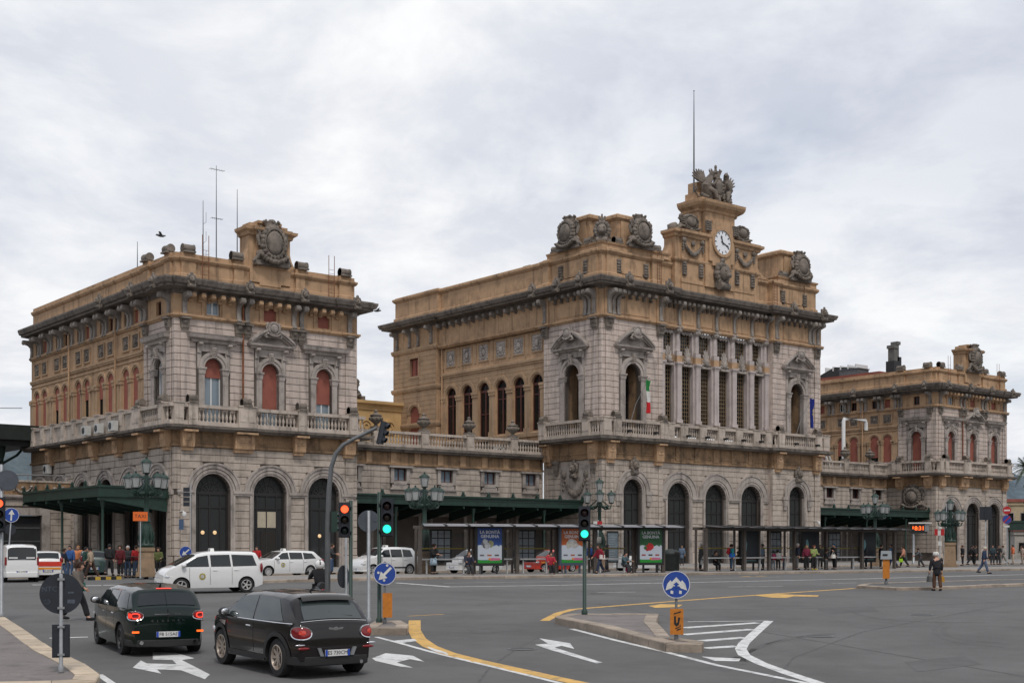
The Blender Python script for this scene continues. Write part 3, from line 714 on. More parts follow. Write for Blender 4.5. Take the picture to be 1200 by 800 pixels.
    # ---- cornice, masks
    PC = path_faces([((0,Lside),(0,-1),Lside,[(n0+.2,n0+1.2,.16),(Lside-1.5,Lside-.5,.16)]),((0,0),(1,0),WD,[(.5,1.5,.16),(13.9,14.9,.16)]),((WD,0),(0,1),9,[])])
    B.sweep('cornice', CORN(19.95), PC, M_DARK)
    mk = cached('mask', lambda: mask_mesh(.72))
    for x in (.75, 5.4, 10.0, 14.65): B.put('lion_mask', mk, M_ORN, T(x,-1.25,20.75))
    for x in (Lside-.75, n0+.4, n0-5.6): B.put('lion_mask', mk, M_ORN, S_ @ T(x,-1.25,20.75))
    # ---- attic parapet
    P2 = path_faces([((.15,Lside),(0,-1),Lside-.15,[(n0-.2,n0+.9,.2),(Lside-1.6,Lside-.55,.2)]),((.15,.15),(1,0),WD-.3,[(.4,1.5,.2),(4.55,5.35,.2),(9.75,10.55,.2),(13.6,14.7,.2)]),((WD-.15,.15),(0,1),9,[])])
    B.sweep('parapet', [(0,20.85),(.14,20.9),(.14,21.35),(0,21.42),(0,22.25),(.10,22.3),(.20,22.45),(.20,22.58),(.0,22.62),(0,22.9),(-.45,22.9)], P2, M_OCHRE)
    q = MB(); q.box(.4,WD-.3,.4,Lside,20.6,21.2); B.put('roof', q.mesh('roof'), M_ROOF)
    st = cached('pier_scroll', lambda: scroll_top_mesh(.9, .29))
    for x in (1.1, 4.95, 10.45, 14.3): B.put('scroll_top', st, M_ORN, T(x,.1,22.9))
    for x in (Lside-1.2, n0+.35): B.put('scroll_top', st, M_ORN, S_ @ T(x,.1,22.9))
    # coat of arms pier
    q = MB(); c = 7.7
    q.box(c-1.75,c+1.75,.1,1.5,22.6,25.1); q.box(c-1.15,c+1.15,-.12,.1,22.6,25.1)
    q.sweep([(0,24.95),(.14,25.0),(.2,25.2),(.42,25.35),(.46,25.55),(0,25.62)], [(c-1.75,1.5),(c-1.75,.1),(c-1.15,.1),(c-1.15,-.12),(c+1.15,-.12),(c+1.15,.1),(c+1.75,.1),(c+1.75,1.5)])
    q.box(c-1.6,c+1.6,.2,1.4,25.6,25.95); q.box(c-1.0,c+1.0,0,1.3,25.95,26.15)
    for sg in (-1,1):
        n = 8; pl = [(c+sg*1.75,22.6)]+[(c+sg*(1.75+1.15*(1-math.sin(PI/2*i/n))), 22.62+1.7*(1-math.cos(PI/2*i/n))) for i in range(n+1)]
        q.prism(pl, 'y', .15, .9)
    B.put('crest_pier', q.mesh('crest_pier'), M_OCHRE)
    ca = B.put('coat_of_arms', cached('cart_big', lambda: cartouche_mesh(2.6, 3.4, 11)), M_ORN, T(c,-.25,22.75))
    q = MB(); q.box(-.09,.09,-.06,.0,-.55,.55); q.box(-.42,.42,-.06,.0,-.09,.09); B.put('cross', q.mesh('cross'), mat('faded_red_paint',(.16,.03,.04),.8,.2,4), T(0,-.53,1.7), ca)
    q = MB(); q.box(c-1.7,c+1.7,-.06,.15,21.5,22.6); q.box(c-.9,c+.9,-.06,.15,21.3,21.5); B.put('inscription_panel', q.mesh('inscription_panel'), M_OCHRE)
    # roof access ladders and drain pipes
    def ladder(): 
        q = MB()
        for sg in (-1,1): q.tube([(sg*.25,0,0),(sg*.25,0,3.4)], .025, 6)
        for i in range(8): q.tube([(-.25,0,.2+i*.3),(.25,0,.2+i*.3)], .015, 5)
        return q.mesh('ladder')
    for x in (2.3, 12.9): B.put('ladder', cached('ladder', ladder), M_RUST, T(x,-.28,20.9))
    q = MB(); q.tube([(0,-.14,8.9),(0,-.14,19.9)], .075, 8); pipe = q.mesh('drain_pipe', 60)
    for x in (n0-BW*1-.1, n0-BW*3-.1): B.put('drain_pipe', pipe, M_OCHRE, S_ @ T(x,-.1,0))
    B.put('drain_pipe', pipe, M_RUST, T(5.38,.0,0))
    B.finish_blocks()
    return B
PAV_L = pavilion('station_pavilion', 'left corner block of the station, with terracotta blinds and tall roof masts', 0.0, 'arches', True, (.72, .30, .46, 1.0))
PAV_R = pavilion('station_pavilion', 'right corner block of the station beside the palm, chimney behind its parapet', 95.2, 'wing', False, (.0, .0, .05, .0))
# ------------------------------------------------------------------ central hall with the clock
def main_hall():
    B = Bldg('station_hall', 'tall central block of the station with the clock, crowned sculpture and columned windows', 'station building', 40.4, -1.43, 300)
    WD, L_ = 31.4, 33.0; E = 7.85; F_ = Matrix.Identity(4); S_ = SIDE(L_); FC = T(0,.5,0); n0 = L_-8.0
    mid = (10.47, 15.7, 20.93); ends = (3.92, 27.48); w6 = [E+2.617*(k+.5) for k in range(6)]
    rec = (E, WD-E, -.5)
    def PF(extra_f=(), extra_s=(), y0=0.0, back=10):
        return path_faces([((y0,L_),(0,-1),L_-y0,list(extra_s)),((y0,y0),(1,0),WD-2*y0,list(extra_f)),((WD-y0,y0),(0,1),back,[])])
    # ---- ground floor
    zs = 6.35; r = 1.5; re = 1.22
    opsC = [dict(c=c, w=r, zb=.05, zs=zs, rm=2.5, depth=.6) for c in mid]; opsE = [dict(c=c, w=re, zb=.05, zs=6.75, rm=2.1, depth=.6) for c in ends]
    B.wall(FC, E, WD-E, 0, 9.7, opsC)
    for (a, b), o in zip(((0,E),(WD-E,WD)), opsE): B.wall(F_, a, b, 0, 9.7, [o])
    for x in (E, WD-E): q = MB(); q.box(x, x+.001, .0, .6, 0, 25.2); B.put('wall_return', q.mesh('wall_return'), M_STONE)
    lowC = [dict(c=c, rm=r+.36, zb=0, zs=99) for c in mid]; lowE = [dict(c=c, rm=re+.33, zb=0, zs=99) for c in ends]
    B.courses(FC, E, WD-E, 1.2, 6.1, .54, lowC, 1.5, M_STONEB); B.courses(FC, E, WD-E, 6.5, 9.68, .53, opsC, 1.5, M_STONEB)
    for (a, b), l, o in zip(((0,E),(WD-E,WD)), lowE, opsE):
        B.courses(F_, a, b, 1.2, 6.5, .53, [l], 1.35, M_STONEB); B.courses(F_, a, b, 6.55, 9.68, .52, [o], 1.35, M_STONEB)
    for a, b, y in ((0,ends[0]-re-.33,0),(ends[0]+re+.33,E,0),(E,mid[0]-r-.36,.5),(mid[0]+r+.36,mid[1]-r-.36,.5),(mid[1]+r+.36,mid[2]-r-.36,.5),(mid[2]+r+.36,WD-E,.5),(WD-E,ends[1]-re-.33,0),(ends[1]+re+.33,WD,0)): q = MB(); q.box(a,b,y-.1,y+.07,0,1.18); B.put('plinth', q.mesh('plinth'), M_STONEB)
    for a, b, y, z in ((mid[0]-2.5,mid[0]-r-.25,.5,6.12),(mid[0]+r+.25,mid[1]-r-.25,.5,6.12),(mid[1]+r+.25,mid[2]-r-.25,.5,6.12),(mid[2]+r+.25,mid[2]+2.5,.5,6.12)):
        q = MB(); q.box(a,b,y-.13,y+.05,z,z+.16); q.box(a-.04,b+.04,y-.2,y+.05,z+.16,z+.38); B.put('impost', q.mesh('impost'), M_TRIM)
    for c in mid:
        B.put('archivolt', cached('m_av', lambda: archivolt_mesh(r, 2.55, zs, .15)), M_TRIM, T(c,.5,zs))
        w = B.put('window', cached('m_gw', lambda: arch_frame_mesh(r, zs, .14, (-.5,0,.5), (.9,3.2,5.0), 6, .55)), M_FRAME, T(c,1.05,0)); B.put('pane', cached('m_gp', lambda: arch_pane_mesh(r-.03, zs)), M_GLASSR, None, w)
    for c in ends:
        B.put('archivolt', cached('me_av', lambda: archivolt_mesh(re, 2.15, 6.75, .16)), M_TRIM, T(c,0,6.75))
        w = B.put('window', cached('me_gw', lambda: arch_frame_mesh(re, 6.75, .14, (-.35,.35), (.9,3.4,5.2), 6, .5)), M_FRAME, T(c,.55,0)); B.put('pane', cached('me_gp', lambda: arch_pane_mesh(re-.03, 6.75)), M_GLASSR, None, w)
        for sg in (-1,1):
            B.put('console', cached('imp_con', lambda: (lambda k: (k.box(-.42,.42,-.3,.05,.55,.85), k.taper(-.3,.3,-.22,.05,-.1,.55,1.15), k.taper(-.2,.2,-.14,.05,-.5,-.1,1.3), k.mesh('console'))[-1])(MB())), M_TRIM, T(c+sg*1.95,0,6.0))
        B.put('keystone', cached('m_key', lambda: mask_mesh(1.05, 4)), M_ORN, T(c,-.25,9.2))
    # side ground floor in front of the wing
    B.wall(S_, n0, L_, 0, 9.7, []); B.courses(S_, n0, L_, 1.2, 9.68, .53, [], 1.4, M_STONEB)
    q = MB(); q.box(n0,L_,-.1,.07,0,1.18,S_); B.put('plinth', q.mesh('plinth'), M_STONEB)
    B.put('coat_of_arms', cached('cart_wall2', lambda: garland_mesh(3.6, 2.6, 6)), M_ORN, S_ @ T(n0+4.6,-.12,6.2))
    q = MB(); q.box(n0+2.6,n0+6.6,-.12,.05,5.7,9.2,S_); q.box(n0+2.4,n0+6.8,-.2,.05,5.45,5.7,S_); B.put('carved_slab', q.mesh('carved_slab'), M_TRIM)
    B.put('lion_mask', cached('m_key', None), M_ORN, S_ @ T(n0+4.6,-.3,8.9))
    for x in (n0+1.9, n0+7.1): B.put('console', cached('imp_con', None), M_ORN, S_ @ T(x,-.05,8.9))
    # ---- band and balcony
    P0 = PF([rec])
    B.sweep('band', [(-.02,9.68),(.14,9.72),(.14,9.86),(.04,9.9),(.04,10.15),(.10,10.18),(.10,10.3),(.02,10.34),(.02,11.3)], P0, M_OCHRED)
    for x in (.9, E-.75, WD-E+.75, WD-.9): B.put('console', cached('m_con', lambda: block_console_mesh(.95, 1.7, .9)), M_OCHRE, T(x,0,9.6))
    for x in (n0+.8, L_-.9): B.put('console', cached('m_con', None), M_OCHRE, S_ @ T(x,0,9.6))
    for k in range(7):
        B.put('band_pier', cached('m_bp', lambda: (lambda q: (q.box(-.42,.42,-.12,.05,0,1.35), q.lathe([(.02,.08),(.16,.05),(.24,0)],10,T(0,-.12,.75)@RX(PI/2)), q.mesh('band_pier'))[-1])(MB())), M_OCHRED, T(E+2.617*k+(.45 if k==0 else (-.45 if k==6 else 0)),.5,9.92))
    B.sweep('balcony_slab', [(0,11.28),(.70,11.3),(.74,11.42),(.98,11.46),(1.02,11.7),(0,11.78)], PF([rec]), M_DARK)
    balustrade(B, F_, -.6, E+.3, 11.76, 13.3, .72, (0.0,1.25,E-.6), .95); balustrade(B, F_, WD-E-.3, WD+.6, 11.76, 13.3, .72, (WD-E+.6,WD-1.25,WD+.0), .95)
    balustrade(B, FC, E+.3, WD-E-.3, 11.76, 13.3, .72, [E+2.617*k for k in range(1,6)]+[E+.75,WD-E-.75], .95)
    balustrade(B, S_, n0, L_+.3, 11.76, 13.3, .72, (n0+.6,L_-1.25), .95)
    scr = cached('ped_scroll', None)
    for x in (1.25,E-.6,WD-E+.6,WD-1.25): B.put('scroll_top', scr, M_ORN, T(x,-.56,13.42))
    for x in (n0+.6,L_-1.25): B.put('scroll_top', scr, M_ORN, S_ @ T(x,-.56,13.42))
    for k in range(1,6): B.put('floodlight', cached('flood', lambda: (lambda q: (q.box(-.17,.17,-.3,.1,0,.2), q.tube([(0,0,.0),(0,.25,-.15)],.03,5), q.mesh('floodlight'))[-1])(MB())), M_BLACK, T(E+2.617*k,-.75,12.1))
    for x in (2.2, 5.6, 25.8, 29.2): B.put('floodlight', cached('flood', None), M_BLACK, T(x,-1.25,12.1))
    # ---- upper floor of the end bays
    zb = 11.76; ru = 1.02; zsu = 17.55; hs = zsu-zb; TOP = 22.5
    def loggia(M, label=None):
        surround(B, M @ T(0,0,zb), ru, hs, 1.62, 0, 'segment', 1.95, M_TRIM, 8.0)
        q = MB(); q.box(-ru-.3,ru+.3,1.7,1.8,zb,zsu+ru+.3,M); q.box(-ru-.02,-ru,.5,1.7,zb,zsu+ru+.2,M); q.box(ru,ru+.02,.5,1.7,zb,zsu+ru+.2,M); q.box(-ru-.3,ru+.3,.5,1.75,zsu+ru+.1,zsu+ru+.2,M)
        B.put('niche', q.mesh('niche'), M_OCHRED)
        w = B.put('door', cached('lg_door', lambda: arch_frame_mesh(.98, 5.5, .1, (0,), (1.2,3.4), 3, .5)), M_FRAME, M @ T(.0,1.62,zb)); B.put('pane', cached('lg_dp', lambda: arch_pane_mesh(.96, 5.5)), M_GLASS, None, w)  # door widened to fill the niche; its dark pane carries the recess's shade
    mk_op = lambda c: dict(c=c, w=ru, zb=zb, zs=zsu, rm=1.7, depth=.6, block=(zb,20.0,1.75))
    for (a, b), c in zip(((0,E),(WD-E,WD)), ends):
        B.wall(F_, a, b, zb, TOP, [mk_op(c)]); B.courses(F_, a, b, 12.6, TOP, .515, [mk_op(c)], 1.15, M_STONE); loggia(T(c,0,0))
    cs_ = n0+4.0
    B.wall(S_, n0, L_, zb, TOP, [mk_op(cs_)]); B.courses(S_, n0, L_, 12.6, TOP, .515, [mk_op(cs_)], 1.15, M_STONE); loggia(S_ @ T(cs_,0,0))
    for Mx, a, b, y in ((F_,.45,1.05,-.12),(F_,1.5,1.95,-.06),(S_,L_-1.05,L_-.45,-.12),(S_,L_-1.95,L_-1.5,-.06),(F_,WD-1.05,WD-.45,-.12),(F_,WD-1.95,WD-1.5,-.06),(F_,E-.62,E-.06,-.08),(F_,WD-E+.06,WD-E+.62,-.08),(S_,n0+.06,n0+.62,-.08)):
        B.courses(Mx, a, b, 12.6, TOP, .515, [], 2, M_STONE, y, .5); B.courses(Mx, a, b, 1.2, 9.65, .53, [], 2, M_STONEB, y, .5)
    # ---- great windows between pilasters
    z1, zt0, zt1, z2 = 13.55, 19.35, 20.05, 22.3
    q = MB(); q.box(E,WD-E,.45,.8,12.3,z1); q.box(E,WD-E,1.2,1.25,z1,TOP); B.put('sill_wall', q.mesh('sill_wall'), M_TRIM)
    def grid(w, h, nx, nz):
        q = MB(); q.box(-w/2,-w/2+.05,-.05,.05,0,h); q.box(w/2-.05,w/2,-.05,.05,0,h)
        for i in range(1,nx): x = -w/2+w*i/nx; q.box(x-.022,x+.022,-.03,.03,0,h)
        for j in range(nz+1): z = min(max(h*j/nz,.03),h-.03); q.box(-w/2+.05,w/2-.05,-.035,.035,z-.022,z+.022)
        return q.mesh('window')
    wv = 1.55
    for x in w6:
        w = B.put('window', cached('grid_lo', lambda: grid(wv, zt0-z1, 5, 15)), M_BRONZE, T(x,1.12,z1)); B.put('pane', cached('gp_lo', lambda: (lambda k: (k.box(-wv/2,wv/2,.01,.03,0,zt0-z1), k.mesh('pane'))[-1])(MB())), M_GLASS, None, w)
        w = B.put('window', cached('grid_hi', lambda: grid(wv, z2-zt1, 5, 6)), M_BRONZE, T(x,1.12,zt1)); B.put('pane', cached('gp_hi', lambda: (lambda k: (k.box(-wv/2,wv/2,.01,.03,0,z2-zt1), k.mesh('pane'))[-1])(MB())), M_GLASS, None, w)
        q = MB(); q.box(x-wv/2,x+wv/2,.55,1.2,zt0,zt1); B.put('transom', q.mesh('transom'), M_OCHRED)
        B.put('finial', cached('m_shell', lambda: shell_mesh(1.35, 1.9, 5)), M_TRIM, T(x,.62,zt0-.35))
        B.put('garland', cached('m_frz', lambda: (lambda k: ([k.lump(((i-3)*.2,-.02,.16-.1*(i%2)),(.13,.1,.2),6,5,.2) for i in range(7)], k.mesh('garland',60))[-1])(MB())), M_TRIM, T(x,.7,22.1))
    def pil():
        q = MB(); q.box(-.40,.40,-.06,.7,0,.32); q.box(-.30,.30,0,.7,.32,5.3); q.taper(-.30,.30,0,.7,5.3,5.62,1.2); q.box(-.42,.42,-.12,.7,5.62,5.8)
        q.box(-.5,.5,.25,.72,.0,5.8); return q.mesh('pilaster')
    def pil2():
        q = MB(); q.box(-.36,.36,-.02,.6,0,.42); q.lathe([(.24,.42),(.27,.5),(.23,.6),(.21,2.2),(.26,2.3)],10,T(0,.28,0)); q.box(-.5,.5,.35,.72,0,2.5)
        return q.mesh('column')
    def cap():
        q = MB(); q.lathe([(.22,0),(.34,.18),(.42,.42),(.40,.52)],10)
        for i in range(8): t = 2*PI*i/8; q.lump((.34*math.cos(t),.34*math.sin(t),.32),(.13,.13,.2),6,5,.1)
        q.box(-.42,.42,-.42,.42,.52,.64); return q.mesh('capital', 60)
    for k in range(7):
        x = E+2.617*k; hw = .0
        if k == 0: x += .32
        if k == 6: x -= .32
        B.put('pilaster', cached('m_pil', pil), mat('pale_pink_granite',(.47,.41,.39),.7,.1,.6,DK,.35,.3,.1), T(x,.32,z1)); B.put('column', cached('m_pil2', pil2), MATS['pale_pink_granite'], T(x,.38,zt1-.1)); B.put('capital', cached('m_cap', cap), M_TRIM, T(x,.62,22.05))
        q = MB(); q.box(x-.36,x+.36,.36,.9,zt0,zt0+.62); B.put('pier_block', q.mesh('pier_block'), M_OCHRE)
    # ---- frieze
    PFz = PF([(.35,1.15,.12),(E-.85,E-.1,.12),rec,(WD-E+.1,WD-E+.85,.12),(WD-1.15,WD-.35,.12)], [(n0-.05,n0+.75,.12),(L_-1.15,L_-.35,.12)])
    B.sweep('frieze', [(-.04,TOP-.08),(.10,TOP-.05),(.16,TOP+.05),(.26,TOP+.1),(.26,TOP+.26),(.04,TOP+.32),(.04,25.2)], PFz, M_OCHRE)
    def frame_panel(M, w, h):
        q = MB()
        for a in ((-w/2,w/2,0,.07),(-w/2,w/2,h-.07,h),(-w/2,-w/2+.07,.07,h-.07),(w/2-.07,w/2,.07,h-.07)): q.box(a[0],a[1],-.05,.05,a[2],a[3],M)
        B.put('frieze_panel', q.mesh('frieze_panel'), M_OCHRE)
    for x in w6: frame_panel(T(x,.46,23.0), 1.7, 1.55)
    for c in ends: frame_panel(T(c,-.04,23.0), 4.3, 1.55)
    frame_panel(S_ @ T(cs_,-.04,23.0), 4.3, 1.55)
    big = cached('m_br', lambda: console_mesh(.36, 2.25, 1.0)); mod = cached('m_mod', lambda: console_mesh(.26, .6, .85)); foot = cached('m_foot', lambda: block_console_mesh(.75, .95, .6))
    bx = [.75, E-.5, WD-E+.5, WD-.75]
    for x in bx: B.put('bracket', big, M_BRK, T(x,-.14,22.75)); B.put('bracket_foot', foot, M_ORN, T(x,-.02,21.55))
    for x in (1.35,1.95,WD-1.35,WD-1.95): B.put('bracket', big, M_BRK, T(x,-.04,22.75))
    for k in range(7): B.put('bracket', cached('m_br2', lambda: console_mesh(.32, 2.25, .9)), M_BRK, T(E+2.617*k+(.3 if k==0 else (-.3 if k==6 else 0)),.46,22.75))
    for x in (n0+.35, L_-.75, L_-1.35, L_-1.95): B.put('bracket', big, M_BRK, S_ @ T(x,-.1,22.75))
    for x in (n0+.35, L_-.75): B.put('bracket_foot', foot, M_ORN, S_ @ T(x,-.02,21.55))
    for k in range(6): 
        for e in (-.62,0,.62): B.put('modillion', mod, M_DARK, T(w6[k]+e,.46,24.4))
    for c in ends:
        for e in (-2.2,-1.32,-.44,.44,1.32,2.2): B.put('modillion', mod, M_DARK, T(c+e,-.04,24.4))
    for e in (-2.2,-1.32,-.44,.44,1.32,2.2): B.put('modillion', mod, M_DARK, S_ @ T(cs_+e,-.04,24.4))
    # ---- cornice with masks
    PCo = PF([(.4,1.3,.14),(E-.9,E+.2,.14),(E+.25,WD-E-.25,-.5),(WD-E-.2,WD-E+.9,.14),(WD-1.3,WD-.4,.14)], [(.0,7.6,.0),(n0+.05,n0+1.0,.14),(L_-1.3,L_-.4,.14)])
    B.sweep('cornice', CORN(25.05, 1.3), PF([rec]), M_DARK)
    mk = cached('mask', None); mkb = cached('mask_b', lambda: mask_mesh(.92, 2))
    for x in (2.3, E-.4, WD-E+2.0, WD-1.0): B.put('lion_mask', mkb, M_ORN, T(x,-1.26,25.95))
    for x in (n0-.3, n0+3.2, L_-1.6): B.put('lion_mask', mkb, M_ORN, S_ @ T(x,-1.26,25.95))
    # ---- ochre side wall above the wing
    so = T(.3,0,0) @ S_; rr = .88; xs6 = [L_-9.35-2.78*k for k in range(6)]
    ops = [dict(c=x, w=rr, zb=(12.9 if k != 3 else 11.6), zs=17.4, rm=1.2, depth=.35) for k, x in enumerate(xs6)]
    B.wall(so, 8.0, n0, 10.0, 25.2, ops, M_OCHRE, .35, 0.0)
    for k, x in enumerate(xs6):
        B.put('archivolt', cached('ms_av', lambda: (lambda q: (q.ring(0,0,rr,rr+.15,-.04,.3,16), q.ring(0,0,rr+.15,rr+.42,-.10,.1,16), q.mesh('archivolt'))[-1])(MB())), M_OCHRES, so @ T(x,0,17.4))
        zb_ = 12.9 if k != 3 else 11.6
        w = B.put('window', cached(('ms_w',k==3), lambda: arch_frame_mesh(rr, 17.4-zb_, .1, (-.05,.05), (3.5,), 1, 0)), M_FRAMER, so @ T(x,.3,zb_)); B.put('pane', cached(('ms_p',k==3), lambda: arch_pane_mesh(rr-.02, 17.4-zb_)), M_GLASS, None, w)
    for k in range(7):
        x = L_-9.35-2.78*(k-.5)
        if x > n0-.4: x = n0-.42
        B.put('pilaster', cached('ms_pil', lambda: (lambda q: (q.box(-.40,.40,-.10,.1,0,4.15), q.box(-.46,.46,-.17,.1,4.15,4.3), q.box(-.5,.5,-.22,.1,4.45,4.7), q.box(-.46,.46,-.16,.1,4.3,4.45), q.box(-.48,.48,-.18,.1,0,.5), q.mesh('pilaster'))[-1])(MB())), M_OCHRES, so @ T(x,0,12.7))
    B.sweep('string_course', [(0,12.3),(.16,12.35),(.2,12.7),(.12,12.74),(0,12.78)], [(.3,25.0),(.3,8.0)], M_OCHRES)
    for zz in (19.3,):
        B.sweep('string_course', [(0,zz),(.10,zz+.04),(.10,zz+.2),(.2,zz+.26),(.2,zz+.5),(.06,zz+.56),(0,zz+.6)], [(.3,25.0),(.3,8.0)], M_OCHRES)
    B.sweep('string_course', [(0,22.55),(.08,22.6),(.14,22.75),(.14,22.85),(0,22.9)], [(.3,25.0),(.3,8.0)], M_OCHRES)
    for k, x in enumerate(xs6):
        B.put('panel_frame', cached('ms_pf', lambda: panel_relief_mesh(1.5, 1.6)), M_OCHRES, so @ T(x,0,20.5)); B.put('carved_panel', cached('ms_pc', lambda: panel_carving_mesh(1.45, 1.55)), M_TRIM, so @ T(x,-.02,20.52))
        q = MB(); q.box(x-1.55,x-1.22,-.06,.04,20.3,22.3,so); B.put('pilaster_strip', q.mesh('pilaster_strip'), M_OCHRES)
    B.courses(so, 8.05, n0-.05, 17.5, 19.25, .44, [dict(c=x, rm=1.34, zb=0, zs=17.4) for x in xs6], 2.4, M_OCHRES, -.03, .1)
    for k in range(15): B.put('bracket', cached('ms_br', lambda: console_mesh(.30, 1.85, .95)), M_DARK if k % 2 else M_BRK, so @ T(n0-.7-k*1.13,-.02,23.1 if k % 2 == 0 else 23.1))
    # projecting end bay
    sb = T(-.35,0,0) @ S_
    ops = [dict(c=4.0, w=.95, zb=11.0, zs=15.9, rm=1.25, depth=.35), ]
    B.wall(sb, 0, 8.0, 8.0, 18.4, ops, M_OCHRE, .35, 0.0); B.wall(sb, 0, 8.0, 18.4, 25.2, [dict(c=4.0, w=.8, zb=20.0, zs=21.9, arch=False, depth=.3, rm=1)], M_OCHRE, .3, 0.0)
    q = MB(); q.box(8.0,8.03,0,.9,8,25.2,sb); B.put('wall_return', q.mesh('wall_return'), M_OCHRE)
    B.courses(sb, .02, 7.98, 11.2, 18.2, .5, [dict(c=4.0, rm=1.35, zb=0, zs=15.9)], 2.6, M_OCHRES, -.03, .1)
    B.courses(sb, .02, 7.98, 19.0, 22.4, .5, [dict(c=4.0, rm=1.1, zb=19.9, zs=22.2, arch=False, top=0)], 2.6, M_OCHRES, -.03, .1)
    B.put('archivolt', cached('ms_av', None), M_OCHRES, sb @ T(4.0,0,15.9)); blind_window(B, sb @ T(4.0,.3,11.0), .95, 4.9, 0, 0.0)
    rect_window(B, sb @ T(4.0,.25,20.0), 1.6, 1.9, M_FRAMER, M_BLIND, 1); q = MB()
    for a in ((-1.0,1.0,21.9,22.1),(-1.0,1.0,19.75,20.0),(-1.0,-.8,20.0,21.9),(.8,1.0,20.0,21.9)): q.box(4+a[0],4+a[1],-.08,.05,a[2],a[3],sb)
    B.put('window_surround', q.mesh('window_surround'), M_OCHRES)
    for zz in (18.3, 22.5, 14.4): B.sweep('string_course', [(0,zz),(.12,zz+.06),(.2,zz+.3),(.2,zz+.5),(0,zz+.58)], [(.5,33),(-.35,33),(-.35,25),(.3,25)], M_OCHRES)
    B.sweep('cornice', CORN(25.03, 1.26), [(2.0,33.02),(-.32,33.02),(-.32,25.0),(.2,25.0)], M_DARK)
    for x in (.8, 3.2, 4.8, 7.2): B.put('bracket', cached('ms_br', None), M_BRK, sb @ T(x,-.02,23.1))
    q = MB(); q.tube([(0,-.16,10.5),(0,-.16,25)], .09, 8); B.put('drain_pipe', q.mesh('drain_pipe',60), M_OCHRE, so @ T(8.35,0,0))
    # ---- attic
    PA = path_faces([((.35,33),(0,-1),32.65,[(.0,7.9,.45),(n0-.2,n0+.6,.3),(n0+5.0,32.2,.15)]),((.35,.35),(1,0),WD-.7,[(.5,2.0,.15),(6.2,7.2,.3),(7.25,WD-.7-7.25,-.4),(WD-.7-7.2,WD-.7-6.2,.3),(WD-.7-2.0,WD-.7-.5,.15)]),((WD-.35,.35),(0,1),10,[])])
    B.sweep('attic', [(0,25.95),(.14,26.0),(.14,26.6),(.05,26.68),(0,26.7),(0,28.3),(.10,28.36),(.26,28.55),(.26,28.75),(.05,28.82),(0,28.9),(-.6,28.9)], PA, M_OCHRE)
    q = MB(); q.box(1.0,WD-1.0,.9,32.5,26,26.6); B.put('roof', q.mesh('roof'), M_ROOF)
    for M in [T(4.1,.35,0), T(WD-4.1,.35,0), T(.35,0,0) @ S_ @ T(L_-4.1,0,0)]:
        q = MB(); q.box(-1.7,1.7,-.08,.05,27.0,28.25,M); q.box(-1.3,1.3,-.12,.05,26.75,27.0,M); B.put('tablet', q.mesh('tablet'), M_OCHRE)
        for sg in (-1,1): B.put('drop_block', cached('dropb', lambda: flower_block_mesh(.5,1.3)), M_ORN, M @ T(sg*1.75,-.05,26.7))
    for pth in ([(.36,7.9),(.36,.36),(8.9,.36),(8.9,2.2)], [(WD-6.4,2.2),(WD-6.4,.36),(WD-.36,.36),(WD-.36,4.0)]):
        B.sweep('attic_ledge', [(-.1,28.8),(.06,28.85),(.06,29.2),(.16,29.26),(.22,29.42),(.0,29.5),(-1.2,29.5)], pth, M_OCHRE)
    def pier(M, c, w=3.2):
        q = MB(); q.box(c-w/2,c+w/2,1.0,1.0+w,28.0,31.8,M); q.box(c-w/2+.35,c+w/2-.35,0.85,1.1+w,28.0,31.8,M)
        q.taper(c-w/2-.3,c+w/2+.3,0.7,1.3+w,32.0,32.25,1.0,M); q.taper(c-w/2,c+w/2,1.0,1.0+w,31.75,32.0,1.2,M); q.taper(c-w/2-.15,c+w/2+.15,0.85,1.15+w,32.25,32.5,.8,M)
        B.put('crest_pier', q.mesh('crest_pier'), M_OCHRE)
    ca = cached('cart_att', lambda: cartouche_mesh(2.9, 3.1, 31))
    pier(F_, 4.5); B.put('coat_of_arms', ca, M_ORN, T(5.0,.2,29.3))
    pier(F_, WD-3.6); B.put('coat_of_arms', ca, M_ORN, T(WD-3.2,.2,29.2))
    pier(S_, L_-4.3); B.put('coat_of_arms', ca, M_ORN, S_ @ T(L_-4.6,.2,29.3))
    fin = cached('att_fin', lambda: mask_mesh(1.5, 8))
    sh = cached('att_shell', lambda: shell_mesh(1.7, 2.6, 7))
    B.put('finial', sh, M_ORN, T(.9,.9,29.4) @ RZ(-PI/4)); B.put('lion_mask', fin, M_ORN, T(.7,.7,30.5) @ RZ(-PI/4)); B.put('finial', sh, M_ORN, T(WD-.9,.9,29.4) @ RZ(PI/4))
    st = cached('pier_scroll', None)
    for x in (2.6, 7.6, WD-1.7, WD-5.2): B.put('scroll_top', st, M_ORN, T(x,.7,29.5))
    for x in (L_-2.4, L_-7.0): B.put('scroll_top', st, M_ORN, S_ @ T(x,.7,29.5))
    # ---- clock attic and tower
    c = 15.7; y0 = .25
    q = MB(); q.box(c-5.95,c+5.95,y0,1.7,26.0,31.4); q.box(c-5.2,c+5.2,y0-.15,y0,26.0,31.4)
    P = [(c-5.95,1.7),(c-5.95,y0),(c-5.2,y0),(c-5.2,y0-.15),(c+5.2,y0-.15),(c+5.2,y0),(c+5.95,y0),(c+5.95,1.7)]
    q.sweep([(0,28.9),(.14,28.95),(.22,29.1),(.22,29.25),(0,29.3)], P); q.sweep([(0,31.2),(.18,31.3),(.24,31.5),(.48,31.65),(.5,31.9),(0,31.98)], P)
    q.box(c-5.7,c+5.7,y0+.1,1.6,31.9,32.05)
